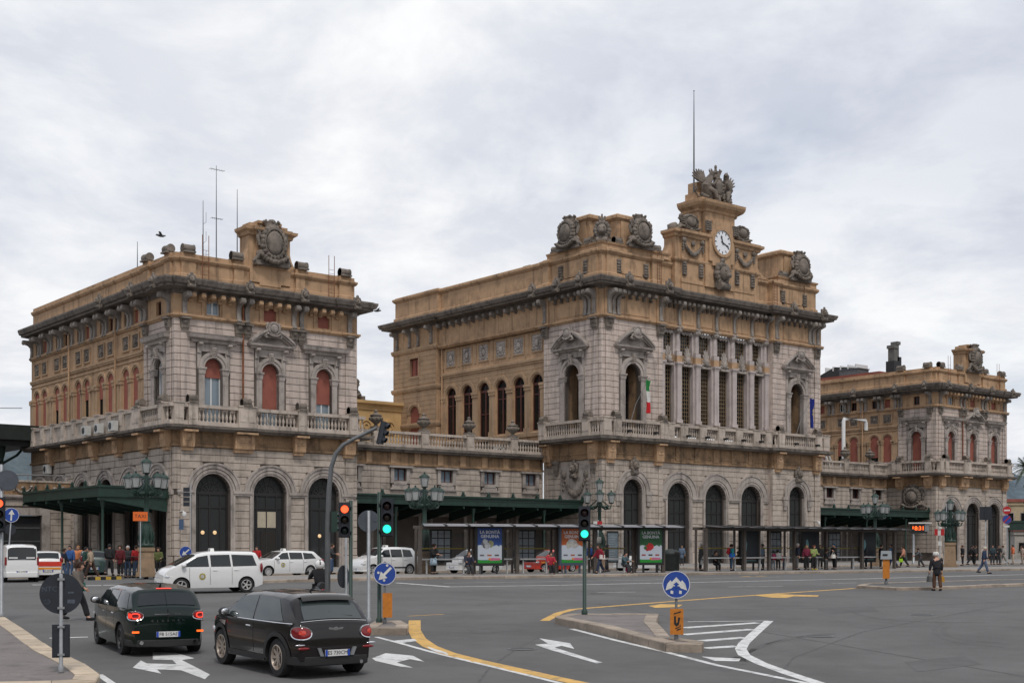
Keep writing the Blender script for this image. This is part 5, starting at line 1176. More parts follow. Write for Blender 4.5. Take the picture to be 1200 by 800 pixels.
class Shell:
    def __init__(s, L, Wd, chain, belt, wb, r, z0=.24, tumble=.20, plan=.17, xo=0.0, crown=.035):
        s.L, s.W, s.chain, s.belt, s.wb, s.r, s.z0, s.tm, s.pl, s.cr = L, Wd, chain, belt, wb, r, z0, tumble, plan, crown
        s.H = max(z for x, z in chain); s.xf, s.xr = xo+wb/2, xo-wb/2; s.R = r*1.13
    def zt(s, x): return lin(s.chain, x)
    def w(s, x, z):
        t = abs(x)/(s.L/2); p = 1-s.pl*t**5-.04*t*t
        b = s.belt
        if z <= b: k = z/b; v = .93+.07*math.sin(min(1, max(0,(k-.1)/.55))*PI/2)-(.022*max(0,(k-.62)/.38)**1.5)
        else: v = .978-s.tm*((z-b)/(s.H-b))**1.15
        return s.W/2*p*v
    def zb(s, x):
        z = s.z0
        t = abs(x)/(s.L/2); z += .10*max(0, t-.86)/.14
        for xw in (s.xf, s.xr):
            d = abs(x-xw)
            if d < s.R: z = max(z, s.r+math.sqrt(s.R**2-d*d))
        return z
    def section(s, x):
        zb, zt = s.zb(x), s.zt(x); b = s.belt
        if zt > b+.12: zs = [zb, zb+(b-zb)*.25, zb+(b-zb)*.5, zb+(b-zb)*.78, b, b+(zt-b)*.35, b+(zt-b)*.72, zt-.075*min(1,(zt-b)/.3), ]
        else: zs = [zb+(zt-zb)*t for t in (0,.2,.4,.58,.72,.84,.93)]+[zt-.02*min(1,(zt-zb)/.3)]
        pts = [(x, s.w(x,z), z) for z in zs]; wt = s.w(x, zs[-1]); rr = min(.05, wt*.1)
        hi = min(1,max(0,(zt-b)/.3)); e1, e2 = .030*hi+.012, .10*hi+.04
        for yy, dz in ((wt-e1, -.034*hi-.006), (wt-e2, -.004)): pts.append((x, yy, zt+s.cr*(1-(yy/wt)**2)+dz))
        for k in (.6, .3, 0.0): pts.append((x, wt*k, zt+s.cr*(1-k*k)))
        return pts
    def body(s):
        xs = set([round(p[0],3) for p in s.chain]); x = -s.L/2
        while x < s.L/2: xs.add(round(x,3)); x += .09
        for xw in (s.xf, s.xr):
            for i in range(-10, 11): xs.add(round(xw+s.R*math.sin(i/10*PI/2)*1.0,3)); 
            xs.add(round(xw-s.R-.004,3)); xs.add(round(xw+s.R+.004,3))
        xs = sorted(x for x in xs if s.chain[0][0] <= x <= s.chain[-1][0]); q = MB(); n = None
        for x in xs:
            h = s.section(x); full = h+[(a,-b,c) for a,b,c in h[-2::-1]]; n = len(full); q.v += full
        m = len(xs); q.f = [(i*n+j, (i+1)*n+j, (i+1)*n+j+1, i*n+j+1) for i in range(m-1) for j in range(n-1)]
        q.f.append(tuple(range(n))); q.f.append(tuple(range((m-1)*n+n-1, (m-1)*n-1, -1)))
        u = MB(); u.v = [(x, sg*(s.w(x,s.zb(x))-.004), s.zb(x)+.004) for x in xs for sg in (1,-1)]; u.f = [(2*i,2*i+1,2*i+3,2*i+2) for i in range(m-1)]
        return q.mesh('body', 38), u.mesh('underbody', fix=False)
    def side(s, q, quad, sg, off=.006, nx=6, nz=3):
        """Patch lying on the flank; quad = four (x, z) corners in order along the bottom then back along the top."""
        (x0,z0),(x1,z1),(x2,z2),(x3,z3) = quad; vs = []
        for j in range(nz+1):
            t = j/nz
            for i in range(nx+1):
                k = i/nx; xb, zb_ = x0+(x1-x0)*k, z0+(z1-z0)*k; xt, zt_ = x3+(x2-x3)*k, z3+(z2-z3)*k
                x, z = xb+(xt-xb)*t, zb_+(zt_-zb_)*t; vs.append((x, sg*(s.w(x,z)+off), z))
        q.add(vs, [(j*(nx+1)+i,j*(nx+1)+i+1,(j+1)*(nx+1)+i+1,(j+1)*(nx+1)+i) for j in range(nz) for i in range(nx)])
    def over(s, q, xa, xb, ka, kb, off=.010, ny=8, nx=5, dx=0.0, y0=-1, y1=1):
        vs = []
        for i in range(nx+1):
            t = i/nx; x = xa+(xb-xa)*t; k = ka+(kb-ka)*t; w = s.w(x, s.zt(x))
            e = .02; sl = (s.zt(x+e)-s.zt(x-e))/(2*e); nl = math.hypot(1, sl)
            for j in range(ny+1):
                c = (y0+(y1-y0)*j/ny)*k; vs.append((x-sl/nl*off+dx, c*w, s.zt(x)+s.cr*(1-c*c)+off/nl))
        q.add(vs, [(i*(ny+1)+j,i*(ny+1)+j+1,(i+1)*(ny+1)+j+1,(i+1)*(ny+1)+j) for i in range(nx) for j in range(ny)])
    def rear(s, u, z, off):
        key = round(z,3); C_ = s.__dict__.setdefault('_rc', {})
        if key not in C_:
            xm = s.chain[0][0]
            for (a, za), (b, zb_) in zip(s.chain, s.chain[1:]):
                if za <= z <= zb_: xm = a+(b-a)*(z-za)/(zb_-za); break
            P = [Vector((xm,0)), Vector((xm,s.w(xm,z)*.93))]
            for k in range(1, 16): x = xm+.012*k*k; P.append(Vector((x, s.w(x,z))))
            C_[key] = P
        P = C_[key]; sg = 1 if u >= 0 else -1; r = abs(u)
        for a, b in zip(P, P[1:]):
            L = (b-a).length
            if r <= L: break
            r -= L
        p = a+(b-a)*(r/L); d = (b-a).normalized(); n = Vector((-d.y, d.x)); p = p+n*off
        return (p.x, sg*p.y, z)
    def rear_ring(s, q, u0, z0, a0, b0, a1, b1, o0, o1, n=28, cap=False, pw=2.0):
        vs = []
        for k in range(n):
            t = 2*PI*k/n; c, d = math.cos(t), math.sin(t); c = math.copysign(abs(c)**(2/pw), c); d = math.copysign(abs(d)**(2/pw), d)
            vs += [s.rear(u0+a0*c, z0+b0*d, o0), s.rear(u0+a1*c, z0+b1*d, o1)]
        b = len(q.v); fs = [(2*k,2*k+1,(2*k+3)%(2*n),(2*k+2)%(2*n)) for k in range(n)]
        if cap: vs.append(s.rear(u0, z0, o0)); fs += [(2*k,(2*k+2)%(2*n),2*n) for k in range(n)]
        q.add(vs, fs)
    def bumper(s, end, z0, z1, out=.03, ln=.55):
        P = []; x0 = end*s.L/2; zm = (z0+z1)/2; n = 14
        for i in range(n+1):
            t = i/n
            if t < .2: x = x0-end*ln*(1-t/.2); y = s.w(x, zm)
            elif t > .8: x = x0-end*ln*((t-.8)/.2); y = -s.w(x, zm)
            else: x = x0+.0; y = s.w(x0, zm)*(1-2*(t-.2)/.6)*.985
            P.append((x, y))
        if end > 0: P = P[::-1]
        q = MB(); q.sweep([(-.02,z0),(out*.8,z0+.02),(out,(z0+z1)/2),(out*.9,z1-.03),(-.02,z1)], P); return q.mesh('bumper', 40)
def wheel_meshes(r, spokes, wd=.20):
    def ty(): q = MB(); q.lathe([(r*.66,-wd/2),(r*.94,-wd/2),(r,-wd*.36),(r,wd*.36),(r*.94,wd/2),(r*.66,wd/2)], 28, RX(PI/2), caps=False); return q.mesh('wheel', 40)
    def ri():
        q = MB(); M = RX(PI/2)
        q.lathe([(r*.58,.03),(r*.67,wd*.5+.004),(r*.62,wd*.5+.010),(r*.56,wd*.36),(r*.54,.0)], 28, M, caps=False); q.lathe([(.01,wd*.42),(r*.15,wd*.40),(r*.17,wd*.2)], 14, M)
        for i in range(spokes):
            a = 2*PI*i/spokes; S_ = M @ RZ(a); q.add([(r*.10,-.022,wd*.40),(r*.6,-.026,wd*.46),(r*.6,.026,wd*.46),(r*.10,.022,wd*.40),(r*.10,-.022,wd*.2),(r*.6,-.026,wd*.25),(r*.6,.026,wd*.25),(r*.10,.022,wd*.2)],[(0,1,2,3),(0,4,5,1),(3,2,6,7)], S_)
        return q.mesh('rim', 40)
    def dk(): q = MB(); q.lathe([(0,.0),(r*.6,.0)], 20, RX(PI/2)); return q.mesh('brake_disc')
    return cached(('ty',r,wd), ty), cached(('ri',r,spokes,wd), ri), cached(('dk',r), dk)
def plate(root, txt, x, z, rear=True, w=.50, h=.115):
    M = T(x,0,z) @ RZ(-PI/2 if rear else PI/2)
    q = MB(); q.box(-w/2,w/2,-.012,.01,-h/2,h/2); p = obj('licence_plate', q.mesh('licence_plate'), M_PLATE, root, M)
    for sg in (-1,1): q = MB(); q.box(min(sg*w/2,sg*(w/2-.045)),max(sg*w/2,sg*(w/2-.045)),-.0145,-.012,-h/2,h/2); obj('blue_band', q.mesh('blue_band'), M_PBLUE, p)
    if txt: obj('lettering', text_mesh(txt, .098, .001), M_BLACK, p, T(0,-.0155,0) @ RX(PI/2))
    return p
def car(name, label, cat, pos, head, S, paint, windows, rims=M_RIM, spokes=5, group=None, wscr=(.5,1.1), rscr=None, glass=None, grille=True, tail=None, fronttail=True, handles=((-.5,),), seams=(), plate_txt=None, cladding=False, roofcol=None, mirror=True):
    x, y = pos; z = gs(y); e = 1.3; pitch = math.atan2(gs(y+e*math.sin(head))-gs(y-e*math.sin(head)), 2*e)
    t = thing(name, label, cat, (x,y,z), head, group); t.rotation_euler = (0,-pitch,head)
    bm_, um = S.body(); obj('body', bm_, paint, t); obj('underbody', um, M_TRIMB, t)
    ty, ri, dk = wheel_meshes(S.r, spokes)
    for xw in (S.xf, S.xr):
        for sg in (1,-1):
            wy = S.w(xw, S.r)-.105
            M = T(xw, sg*wy, S.r-.004) @ (RZ(PI) if sg > 0 else Matrix.Identity(4))
            wo = obj('wheel', ty, M_TYRE, t, M); obj('rim', ri, rims, wo); obj('brake_disc', dk, M_TRIMB, wo, T(0,-.03,0))
        q = MB(); q.box(xw-S.R*.9,xw+S.R*.9,-S.W*.30,S.W*.30,.25,S.r+S.R*.8); obj('wheel_well', q.mesh('wheel_well'), M_TRIMB, t)
    gl = glass or M_CGLASS
    for quad in windows:
        for sg in (1,-1): q = MB(); S.side(q, quad, sg); obj('side_window', q.mesh('side_window',180,fix=False), gl, t)
    q = MB(); S.over(q, wscr[0], wscr[1], .90, .93); obj('windscreen', q.mesh('windscreen',180,fix=False), gl, t)
    if rscr: q = MB(); S.over(q, rscr[0], rscr[1], rscr[2] if len(rscr)>2 else .86, rscr[3] if len(rscr)>3 else .86); obj('rear_window', q.mesh('rear_window',180,fix=False), gl, t)
    for sx in seams:
        for sg in (1,-1):
            q = MB(); 
            for (xa,za),(xb,zb) in zip(sx, sx[1:]): S.side(q, [(xa-.006,za),(xa+.006,za),(xb+.006,zb),(xb-.006,zb)], sg, .003, 1, 5)
            obj('panel_gap', q.mesh('panel_gap',fix=False), M_SEAM, t)
    for hx in handles:
        for sg in (1,-1):
            q = MB(); zz = S.belt-.11; q.tube([(hx[0]-.10,sg*(S.w(hx[0],zz)+.012),zz),(hx[0]+.10,sg*(S.w(hx[0],zz)+.012),zz)], [.016,.018], 6); obj('door_handle', q.mesh('door_handle',60), M_CHROME if cladding else paint, t)
    if mirror:
        for sg in (1,-1):
            xm = wscr[1]-.28; q = MB(); yy = S.w(xm,S.belt)+.10; q.lump((xm,sg*yy,S.belt+.10),(.09,.11,.085),10,7); q.tube([(xm-.02,sg*(yy-.12),S.belt+.02),(xm,sg*yy,S.belt+.05)],.03,6); m_ = obj('mirror', q.mesh('mirror',180), M_TRIMB if cladding else paint, t)
            q = MB(); q.lump((xm-.075,sg*yy,S.belt+.10),(.02,.09,.066),10,6); obj('mirror_glass', q.mesh('mirror_glass',180), M_CHROME, m_)
    if grille:
        q = MB(); q.box(S.L/2-.08,S.L/2-.005,-S.W*.26,S.W*.26,.34,.44); obj('grille', q.mesh('grille'), M_TRIMB, t)
        obj('bumper', S.bumper(1,.22,.34), M_TRIMB if cladding else paint, t)
        for sg in (1,-1): q = MB(); xx = S.L/2-.22; q.lump((xx,sg*S.w(xx,.66)*.86,.68),(.20,.14,.085),12,8); obj('headlight', q.mesh('headlight',180), M_HEAD, t)
        plate(t, None, S.L/2+.012, .42, False)
    if tail:
        for sg in (1,-1):
            q = MB(); tx, tyy, tz, a, b, c = tail; q.lump((tx,sg*tyy,tz),(a,b,c),12,8); obj('tail_light', q.mesh('tail_light',180), M_LAMP, t)
    if plate_txt: plate(t, plate_txt, -S.L/2-.02, .52 if not cladding else .50)
    return t
def heading(dx, dy): return math.atan2(dy, dx)
# ---------------- dark coupe-crossover in front
def dark_crossover():
    S = Shell(4.11, 1.80, [(-2.055,.66),(-2.045,.74),(-2.02,.90),(-1.98,1.0),(-1.92,1.045),(-1.62,1.37),(-1.56,1.42),(-1.66+.16,1.455),(-1.2,1.495),(-.7,1.515),(-.1,1.52),(.35,1.49),(.55,1.44),(1.22,1.05),(1.55,1.0),(1.85,.92),(1.99,.78),(2.055,.6)], .985, 2.595, .358, .25, .25, .20)
    P = mat('dark_brown_grey_car_paint', (.011,.009,.0085), .16, .05, 2, metal=.0, spec=.3, coat=.45)
    p = gp(353, 782); 
    t = car('parked_car' if False else 'car', 'dark brown-grey coupe crossover with round red tail lights, nearest the camera', 'car', CAR1[0], CAR1[1], S, P,
        [[(-.30,1.01),(.98,1.01),(.56,1.41),(-.20,1.455)],[(-1.50,1.04),(-.36,1.01),(-.27,1.455),(-1.12,1.42)]], M_RIMB, 8, None, (.60,1.16), (-1.91,-1.57,.84,.80), mat('tinted_car_glass',(.05,.062,.062),.03,spec=.7), True, None, True, ((-.15,),), [[(.98,.34),(1.0,.62),(.97,.985)],[(-.36,.40),(-.345,.7),(-.33,1.0)],[(.95,.36),(-.2,.36)]], None, True)
    obj('bumper', S.bumper(-1,.24,.43,.02,.62), M_TRIMB, t)
    q = MB(); S.side(q, [(-.83,.26),(.84,.26),(.84,.37),(-.83,.37)], 1, .012, 10, 2); S.side(q, [(-.83,.26),(.84,.26),(.84,.37),(-.83,.37)], -1, .012, 10, 2); obj('sill_cladding', q.mesh('sill_cladding',fix=False), M_TRIMB, t)
    for xw in (S.xf, S.xr):
        for sg in (1,-1):
            q = MB(); vs = []; n = 18
            for i in range(n+1):
                a = PI*i/n*1.06-.03*PI; 
                for rr in (S.R-.012, S.R+.075):
                    xx, zz = xw+rr*math.cos(a), S.r+rr*math.sin(a); vs.append((xx, sg*(S.w(xx,max(zz,.2))+.014), zz))
            q.add(vs, [(2*i,2*i+1,2*i+3,2*i+2) for i in range(n)]); obj('arch_cladding', q.mesh('arch_cladding',180,fix=False), M_TRIMB, t)
    # window line chrome strip
    for sg in (1,-1): q = MB(); S.side(q, [(-1.80,1.0),(1.1,.988),(1.1,1.0),(-1.80,1.012)], sg, .012, 16, 1); obj('chrome_strip', q.mesh('chrome_strip',fix=False), M_CHROME, t)
    q = MB(); S.over(q, -1.943,-1.934,.95,.95,.010,8,1); obj('chrome_strip', q.mesh('chrome_strip',fix=False), M_CHROME, t)
    # tail lights: red ovals in chrome surrounds
    for sg in (1,-1):
        uu, zz = sg*.72, .845
        q = MB(); S.rear_ring(q, uu, zz,   .205,.105,.222,.120,.028,.034,28,False,2.4); S.rear_ring(q, uu, zz, .222,.120,.232,.130,.034,.004,28,False,2.4); l = obj('tail_light', q.mesh('tail_light',180), M_CHROME, t)
        q = MB(); S.rear_ring(q, uu, zz, .10,.05,.205,.105,.046,.028,28,True,2.3); obj('lens', q.mesh('lens',180), M_LAMP, l)
        q = MB(); S.rear_ring(q, uu-sg*.05, zz+.01, .02,.02,.045,.045,.054,.050,16,True); obj('lens_centre', q.mesh('lens_centre',180), mat('bright_red_lens',(.6,.05,.03),.12,coat=.6), l)
        q = MB(); q.lump((-2.05,sg*.66,.565),(.03,.13,.03),10,6); obj('reflector', q.mesh('reflector',180), M_LAMP, t)
        q = MB(); q.lump((-2.04,sg*.72,.63),(.035,.11,.022),10,6); obj('bumper_trim', q.mesh('bumper_trim',180), M_CHROME, t)
    q = MB(); S.over(q, -1.50,-1.48,.34,.34,.012,6,1); obj('brake_light', q.mesh('brake_light',fix=False), M_LAMPON, t)
    q = MB(); S.over(q, -1.62,-1.38,.80,.80,.03,8,4,-.07); obj('spoiler', q.mesh('spoiler',180), P, t)
    q = MB(); q.tube([(-1.79,.05,1.215),(-1.84,-.02,1.16),(-1.875,-.42,1.13)],[.018,.014,.008],6); obj('wiper', q.mesh('wiper'), M_TRIMB, t)
    # winged round badge
    q = MB(); M = T(-2.012,0,.90) @ RY(-.16)
    def wing(sg): q.prism([(sg*.045,.03),(sg*.12,.045),(sg*.16,.035),(sg*.13,.0),(sg*.09,-.025),(sg*.045,-.035)],'x',-.014,.0,M)
    wing(1); wing(-1); q.lathe([(.032,0),(.05,0),(.052,.016),(.034,.018)],20,M @ RY(-PI/2)); obj('badge', q.mesh('badge'), M_CHROME, t)
    q = MB(); q.lathe([(0,.012),(.034,.012)],16,T(-2.012,0,.90) @ RY(-.16) @ RY(-PI/2)); obj('badge_centre', q.mesh('badge_centre'), M_BLACK, t)
    for i, ch in enumerate('PACEMAN'): obj('lettering', cached(('bl',ch), lambda ch=ch: text_mesh(ch,.062,.002)), M_CHROME, t, T(-2.037,.30-.10*i,.775) @ RZ(-PI/2) @ RX(PI/2-.10))
    obj('lettering', text_mesh('COOPER D',.045,.002), M_CHROME, t, T(-2.006,-.42,.90) @ RZ(-PI/2) @ RX(PI/2-.22))
    plate(t, 'ES 730CM', -2.098, .475)
    for sg in (1,-1): q = MB(); q.prism([(sg*.27,.42),(sg*.34,.42),(sg*.40,.57),(sg*.33,.57)],'x',-2.096,-2.04); obj('plate_bracket', q.mesh('plate_bracket'), M_GALV, t)
    q = MB(); q.tube([(-.95,0,1.53),(-1.02,0,1.60)],[.02,.012],6); obj('aerial', q.mesh('aerial'), M_TRIMB, t)
    q = MB(); S.over(q, -.75,.15,.78,.80,.006,8,6); obj('glass_roof', q.mesh('glass_roof',180,fix=False), M_CGLASS, t)
    q = MB(); q.tube([(-2.10,-.50,.29),(-1.9,-.50,.29)],.035,10); obj('exhaust', q.mesh('exhaust',60), M_CHROME, t)
    q = MB(); q.prism([(1.05,.80),(1.32,.86),(1.34,.90),(1.02,.90)],'y',S.w(1.2,.86)-.03,S.w(1.2,.86)+.012); obj('side_scuttle', q.mesh('side_scuttle'), M_CHROME, t)
CAR1 = ((-4.42,25.9), heading(-.575,.818))
CAR2 = ((-8.33,29.9), heading(-.47,.883))
dark_crossover()
def green_estate():
    S = Shell(4.25, 1.80, [(-2.125,.62),(-2.115,.80),(-2.10,.93),(-2.06,1.0),(-2.02,1.03),(-1.82,1.28),(-1.76,1.345),(-1.70,1.385),(-1.2,1.425),(-.5,1.44),(.1,1.435),(.4,1.40),(.55,1.36),(1.12,1.03),(1.5,.98),(1.85,.90),(2.05,.75),(2.125,.55)], .97, 2.67, .335, .20, .225, .18)
    P = mat('racing_green_car_paint', (.002,.009,.0065), .16, .05, 2, metal=.0, spec=.3, coat=.45)
    t = car('car', 'dark green estate car with lit red rear lamps, second car from the left kerb', 'car', CAR2[0], CAR2[1], S, P,
        [[(-.05,1.0),(.86,1.0),(.58,1.30),(.0,1.34)],[(-.92,1.0),(-.10,1.0),(-.06,1.34),(-.88,1.345)],[(-1.78,1.02),(-.98,1.0),(-.94,1.345),(-1.58,1.33)]], M_RIMK, 6, None, (.60,1.06), (-2.0,-1.80,.86,.82), None, True, None, True, ((.12,),(-.78,)), [[(.90,.34),(.92,.62),(.90,.97)],[(-.08,.36),(-.07,.7),(-.08,.97)],[(-.95,.55),(-.85,.75),(-.94,.97)]], None, True)
    obj('bumper', S.bumper(-1,.20,.37,.018,.6), M_TRIMB, t)
    for sg in (1,-1):
        uu, zz = sg*.735, .865
        q = MB(); S.rear_ring(q, uu, zz, .205,.085,.217,.096,.026,.032,28,False,2.8); S.rear_ring(q, uu, zz, .217,.096,.226,.105,.032,.003,28,False,2.8); l = obj('tail_light', q.mesh('tail_light',180), M_CHROME, t)
        q = MB(); S.rear_ring(q, uu, zz, .08,.04,.205,.085,.03,.026,28,True,2.6); obj('lens', q.mesh('lens',180), M_LAMP, l)
        q = MB(); S.rear_ring(q, uu-sg*.06, zz, .06,.042,.085,.062,.036,.035,24,False,2.3); obj('light_ring', q.mesh('light_ring',180), M_LAMPON, l)
        for k in (0,1,2): q = MB(); S.rear_ring(q, uu+sg*(.055+.042*k), zz, .004,.04,.013,.055,.036,.034,12,True,4); obj('light_bar', q.mesh('light_bar',180), M_LAMPON, l)
        q = MB(); q.box(-2.15,-2.10,sg*.68-.07,sg*.68+.07,.505,.545); obj('bumper_light', q.mesh('bumper_light'), M_LAMPOR, t)
        q = MB(); q.tube([(-2.16,sg*.56,.30),(-1.95,sg*.56,.30)],.042,12); obj('exhaust', q.mesh('exhaust',60), M_CHROME, t)
        q = MB(); S.over(q, -1.99,-1.81,.86,.83,.013,4,4,0,.015*sg,.02*sg); 
    q = MB(); S.over(q, -1.72,-1.70,.25,.25,.014,6,1); obj('brake_light', q.mesh('brake_light',fix=False), M_LAMPON, t)
    q = MB(); q.box(-2.118,-2.085,-.006,.006,.56,1.0); obj('panel_gap', q.mesh('panel_gap'), M_SEAM, t)
    q = MB(); S.over(q, -2.01,-1.79,.013,.013,.016,2,4); obj('window_divider', q.mesh('window_divider',fix=False), P, t)
    q = MB(); q.box(-2.125,-2.07,-.28,.28,.885,.905); obj('chrome_strip', q.mesh('chrome_strip'), M_CHROME, t)
    for i, ch in enumerate('CLUBMAN'): obj('lettering', cached(('bl',ch), lambda ch=ch: text_mesh(ch,.062,.002)), M_CHROME, t, T(-2.128,.33-.11*i,.755) @ RZ(-PI/2) @ RX(PI/2))
    obj('lettering', text_mesh('D',.06,.002), M_CHROME, t, T(-2.12,.62,.72) @ RZ(-PI/2) @ RX(PI/2))
    obj('lettering', text_mesh('COOPER',.05,.002), M_CHROME, t, T(-2.12,-.66,.74) @ RZ(-PI/2) @ RX(PI/2))
    plate(t, 'FB 515AE', -2.15, .47)
    q = MB(); q.tube([(-1.35,0,1.44),(-1.44,0,1.52)],[.025,.012],6); obj('aerial', q.mesh('aerial'), M_TRIMB, t)
green_estate()
# ---------------- white and red cars
M_WCAR = mat('white_car_paint', (.74,.74,.735), .25, coat=.8); M_RCAR = mat('red_car_paint', (.48,.035,.02), .28, coat=.8)
def uvpx(px, v):
    k = (px-600)/FPX; c0 = A0+VA*v
    return (k*c0.y-c0.x)/(UA.x-k*UA.y)
def taxi_roundel(t, S, x):
    for sg in (1,-1):
        q = MB(); q.lathe([(.0,.0),(.13,.0)],20,T(x,sg*(S.w(x,.68)+.012),.68) @ RX(-sg*PI/2)); r_ = obj('roundel', q.mesh('roundel'), mat('taxi_yellow',(.62,.50,.03),.5), t)
        q = MB(); q.lathe([(.0,.0),(.085,.0)],20,T(x,sg*(S.w(x,.68)+.016),.68) @ RX(-sg*PI/2)); obj('roundel_centre', q.mesh('roundel_centre'), M_WCAR, r_)
def taxi_sign(t, z, x=.0):
    q = MB(); q.taper(x-.08,x+.08,-.20,.20,z,z+.13,.85); obj('taxi_sign', q.mesh('taxi_sign'), mat('taxi_sign_white',(.8,.8,.76),.4), t)
    obj('lettering', text_mesh('TAXI',.10,.002), M_BLACK, t, T(x+.085,0,z+.06) @ RZ(PI/2) @ RX(PI/2))
S_MPV = lambda: Shell(4.09, 1.87, [(-2.045,.62),(-2.035,.85),(-2.02,1.02),(-1.98,1.10),(-1.86,1.50),(-1.78,1.60),(-1.6,1.645),(-.6,1.67),(.1,1.66),(.40,1.63),(.72,1.54),(1.58,1.08),(1.78,1.0),(1.94,.86),(2.01,.72),(2.045,.5)], 1.03, 2.66, .315, .22, .16, .14)
t = car('taxi', 'white people carrier taxi with yellow roundel turning left in front of the arches', 'taxi', (-12.45,54.0), heading(-.885,-.465), S_MPV(), M_WCAR,
    [[(.22,1.07),(1.32,1.07),(.68,1.46),(.26,1.53)],[(-.68,1.07),(.14,1.07),(.16,1.54),(-.64,1.55)],[(-1.78,1.09),(-.76,1.07),(-.72,1.55),(-1.62,1.52)]], M_RIM, 5, None, (.74,1.54), (-1.97,-1.87), None, True, (-1.98,.80,1.0,.06,.10,.20), True, ((-.02,),(-.90,)), [[(1.0,.36),(1.02,.7),(1.0,1.03)],[(.18,.34),(.18,1.03)],[(-.72,.34),(-.72,1.03)]], 'DP 482KL')
taxi_roundel(t, S_MPV(), .50); taxi_sign(t, 1.68, -.1)
S_EST = lambda: Shell(4.55, 1.78, [(-2.275,.60),(-2.26,.82),(-2.22,.98),(-2.14,1.05),(-1.78,1.37),(-1.70,1.42),(-1.4,1.45),(-.4,1.48),(.1,1.47),(.4,1.42),(1.15,1.0),(1.6,.95),(2.0,.82),(2.2,.66),(2.275,.48)], .96, 2.7, .315, .2, .19, .16)
u = uvpx(331,-21.6); 
t = car('taxi', 'white estate taxi with yellow roundel parked in front of the second arch', 'taxi', W(u,-21.6), TH+PI, S_EST(), M_WCAR,
    [[(.05,1.0),(.98,1.0),(.42,1.36),(.08,1.38)],[(-.85,1.0),(-.02,1.0),(.0,1.38),(-.82,1.37)],[(-1.75,1.03),(-.93,1.0),(-.90,1.37),(-1.50,1.32)]], M_RIM, 10, None, (.46,1.10), (-2.10,-1.80), None, True, (-2.17,.74,.92,.12,.14,.08), True, ((-.1,),(-1.0,)), [[(1.0,.34),(1.0,.96)],[(.02,.3),(.02,.96)],[(-.88,.34),(-.88,.96)]], 'EW 316JN')
taxi_roundel(t, S_EST(), .45); taxi_sign(t, 1.48, -.05)
S_5L = lambda: Shell(4.15, 1.79, [(-2.075,.62),(-2.06,.9),(-2.03,1.05),(-1.95,1.12),(-1.72,1.50),(-1.62,1.60),(-1.2,1.645),(-.4,1.665),(.2,1.65),(.45,1.60),(1.15,1.12),(1.5,1.04),(1.85,.94),(2.0,.78),(2.075,.5)], 1.04, 2.61, .325, .22, .17, .17)
u = uvpx(450,-22.2)
t = car('taxi', 'white tall hatchback taxi with its roof sign behind the round blue sign', 'taxi', W(u,-22.2), TH+PI, S_5L(), M_WCAR,
    [[(.10,1.08),(1.0,1.08),(.52,1.50),(.14,1.53)],[(-.75,1.08),(.04,1.08),(.06,1.54),(-.72,1.54)],[(-1.55,1.10),(-.82,1.08),(-.80,1.54),(-1.38,1.50)]], M_RIM, 7, None, (.50,1.10), (-1.93,-1.73), None, True, (-2.03,.72,1.0,.06,.10,.12), True, ((-.1,),(-.95,)), [[(.98,.36),(.98,1.04)],[(.07,.3),(.07,1.04)],[(-.78,.34),(-.78,1.04)]], 'FA 274HS')
taxi_sign(t, 1.665, -.1); q = MB()
for sg in (1,-1): q = MB(); S_5L().side(q,[(-1.0,.42),(1.0,.42),(1.0,.50),(-1.0,.50)],sg,.01,8,1); obj('side_moulding', q.mesh('side_moulding',fix=False), M_TRIMB, t)
S_CITY = lambda H=1.54, L=3.55: Shell(L, 1.6, [(-L/2,.6),(-L/2+.02,.9),(-L/2+.05,1.0),(-L/2+.10,1.08),(-L/2+.30,H-.10),(-L/2+.38,H-.05),(-L/2+.6,H-.015),(-.3,H),(.15,H-.02),(.35,H-.08),(L/2-.75,1.02),(L/2-.5,.96),(L/2-.15,.84),(L/2-.04,.7),(L/2,.48)], .97, L*.64, .285, .2, .15, .17)
def city(px, v, label, paint, H=1.54, L=3.55, hd=TH+PI, txt='DK 593TR', name='car', cat='car', group=None, pos=None):
    S = S_CITY(H, L); p = pos or W(uvpx(px,v),v)
    return car(name, label, cat, p, hd, S, paint, [[(.04,1.01),(L/2-.92,1.01),(.40,H-.13),(.07,H-.11)],[(-.70,1.01),(-.02,1.01),(.01,H-.11),(-.68,H-.11)],[(-L/2+.28,1.03),(-.77,1.01),(-.75,H-.11),(-L/2+.42,H-.13)]], M_RIM, 5, group, (.38,L/2-.8), (-L/2+.12,-L/2+.30), None, True, (-L/2+.06,.66,1.05,.07,.09,.17), True, ((-.1,),(-.82,)), [[(L/2-.95,.34),(L/2-.95,.97)],[(.01,.3),(.01,.97)],[(-.73,.34),(-.73,.97)]], txt), S
city(556, -22.0, 'small white hatchback parked behind the blue poster in the bus shelter', M_WCAR)
t, S = city(646, -22.0, 'red hatchback with yellow bands parked behind the orange poster', M_RCAR, 1.5, 3.9, TH+PI, 'EF 871GD')
for sg in (1,-1): q = MB(); S.side(q,[(-1.6,.62),(1.5,.62),(1.5,.72),(-1.6,.72)],sg,.010,10,1); obj('side_stripe', q.mesh('side_stripe',fix=False), mat('signal_orange',(.75,.28,.02),.4), t)
t, S = city(750, -22.0, 'white hatchback parked behind the green poster in the bus shelter', M_WCAR, 1.5, 4.0, TH+PI, 'FC 902MB')
taxi_sign(t, 1.5, 0)
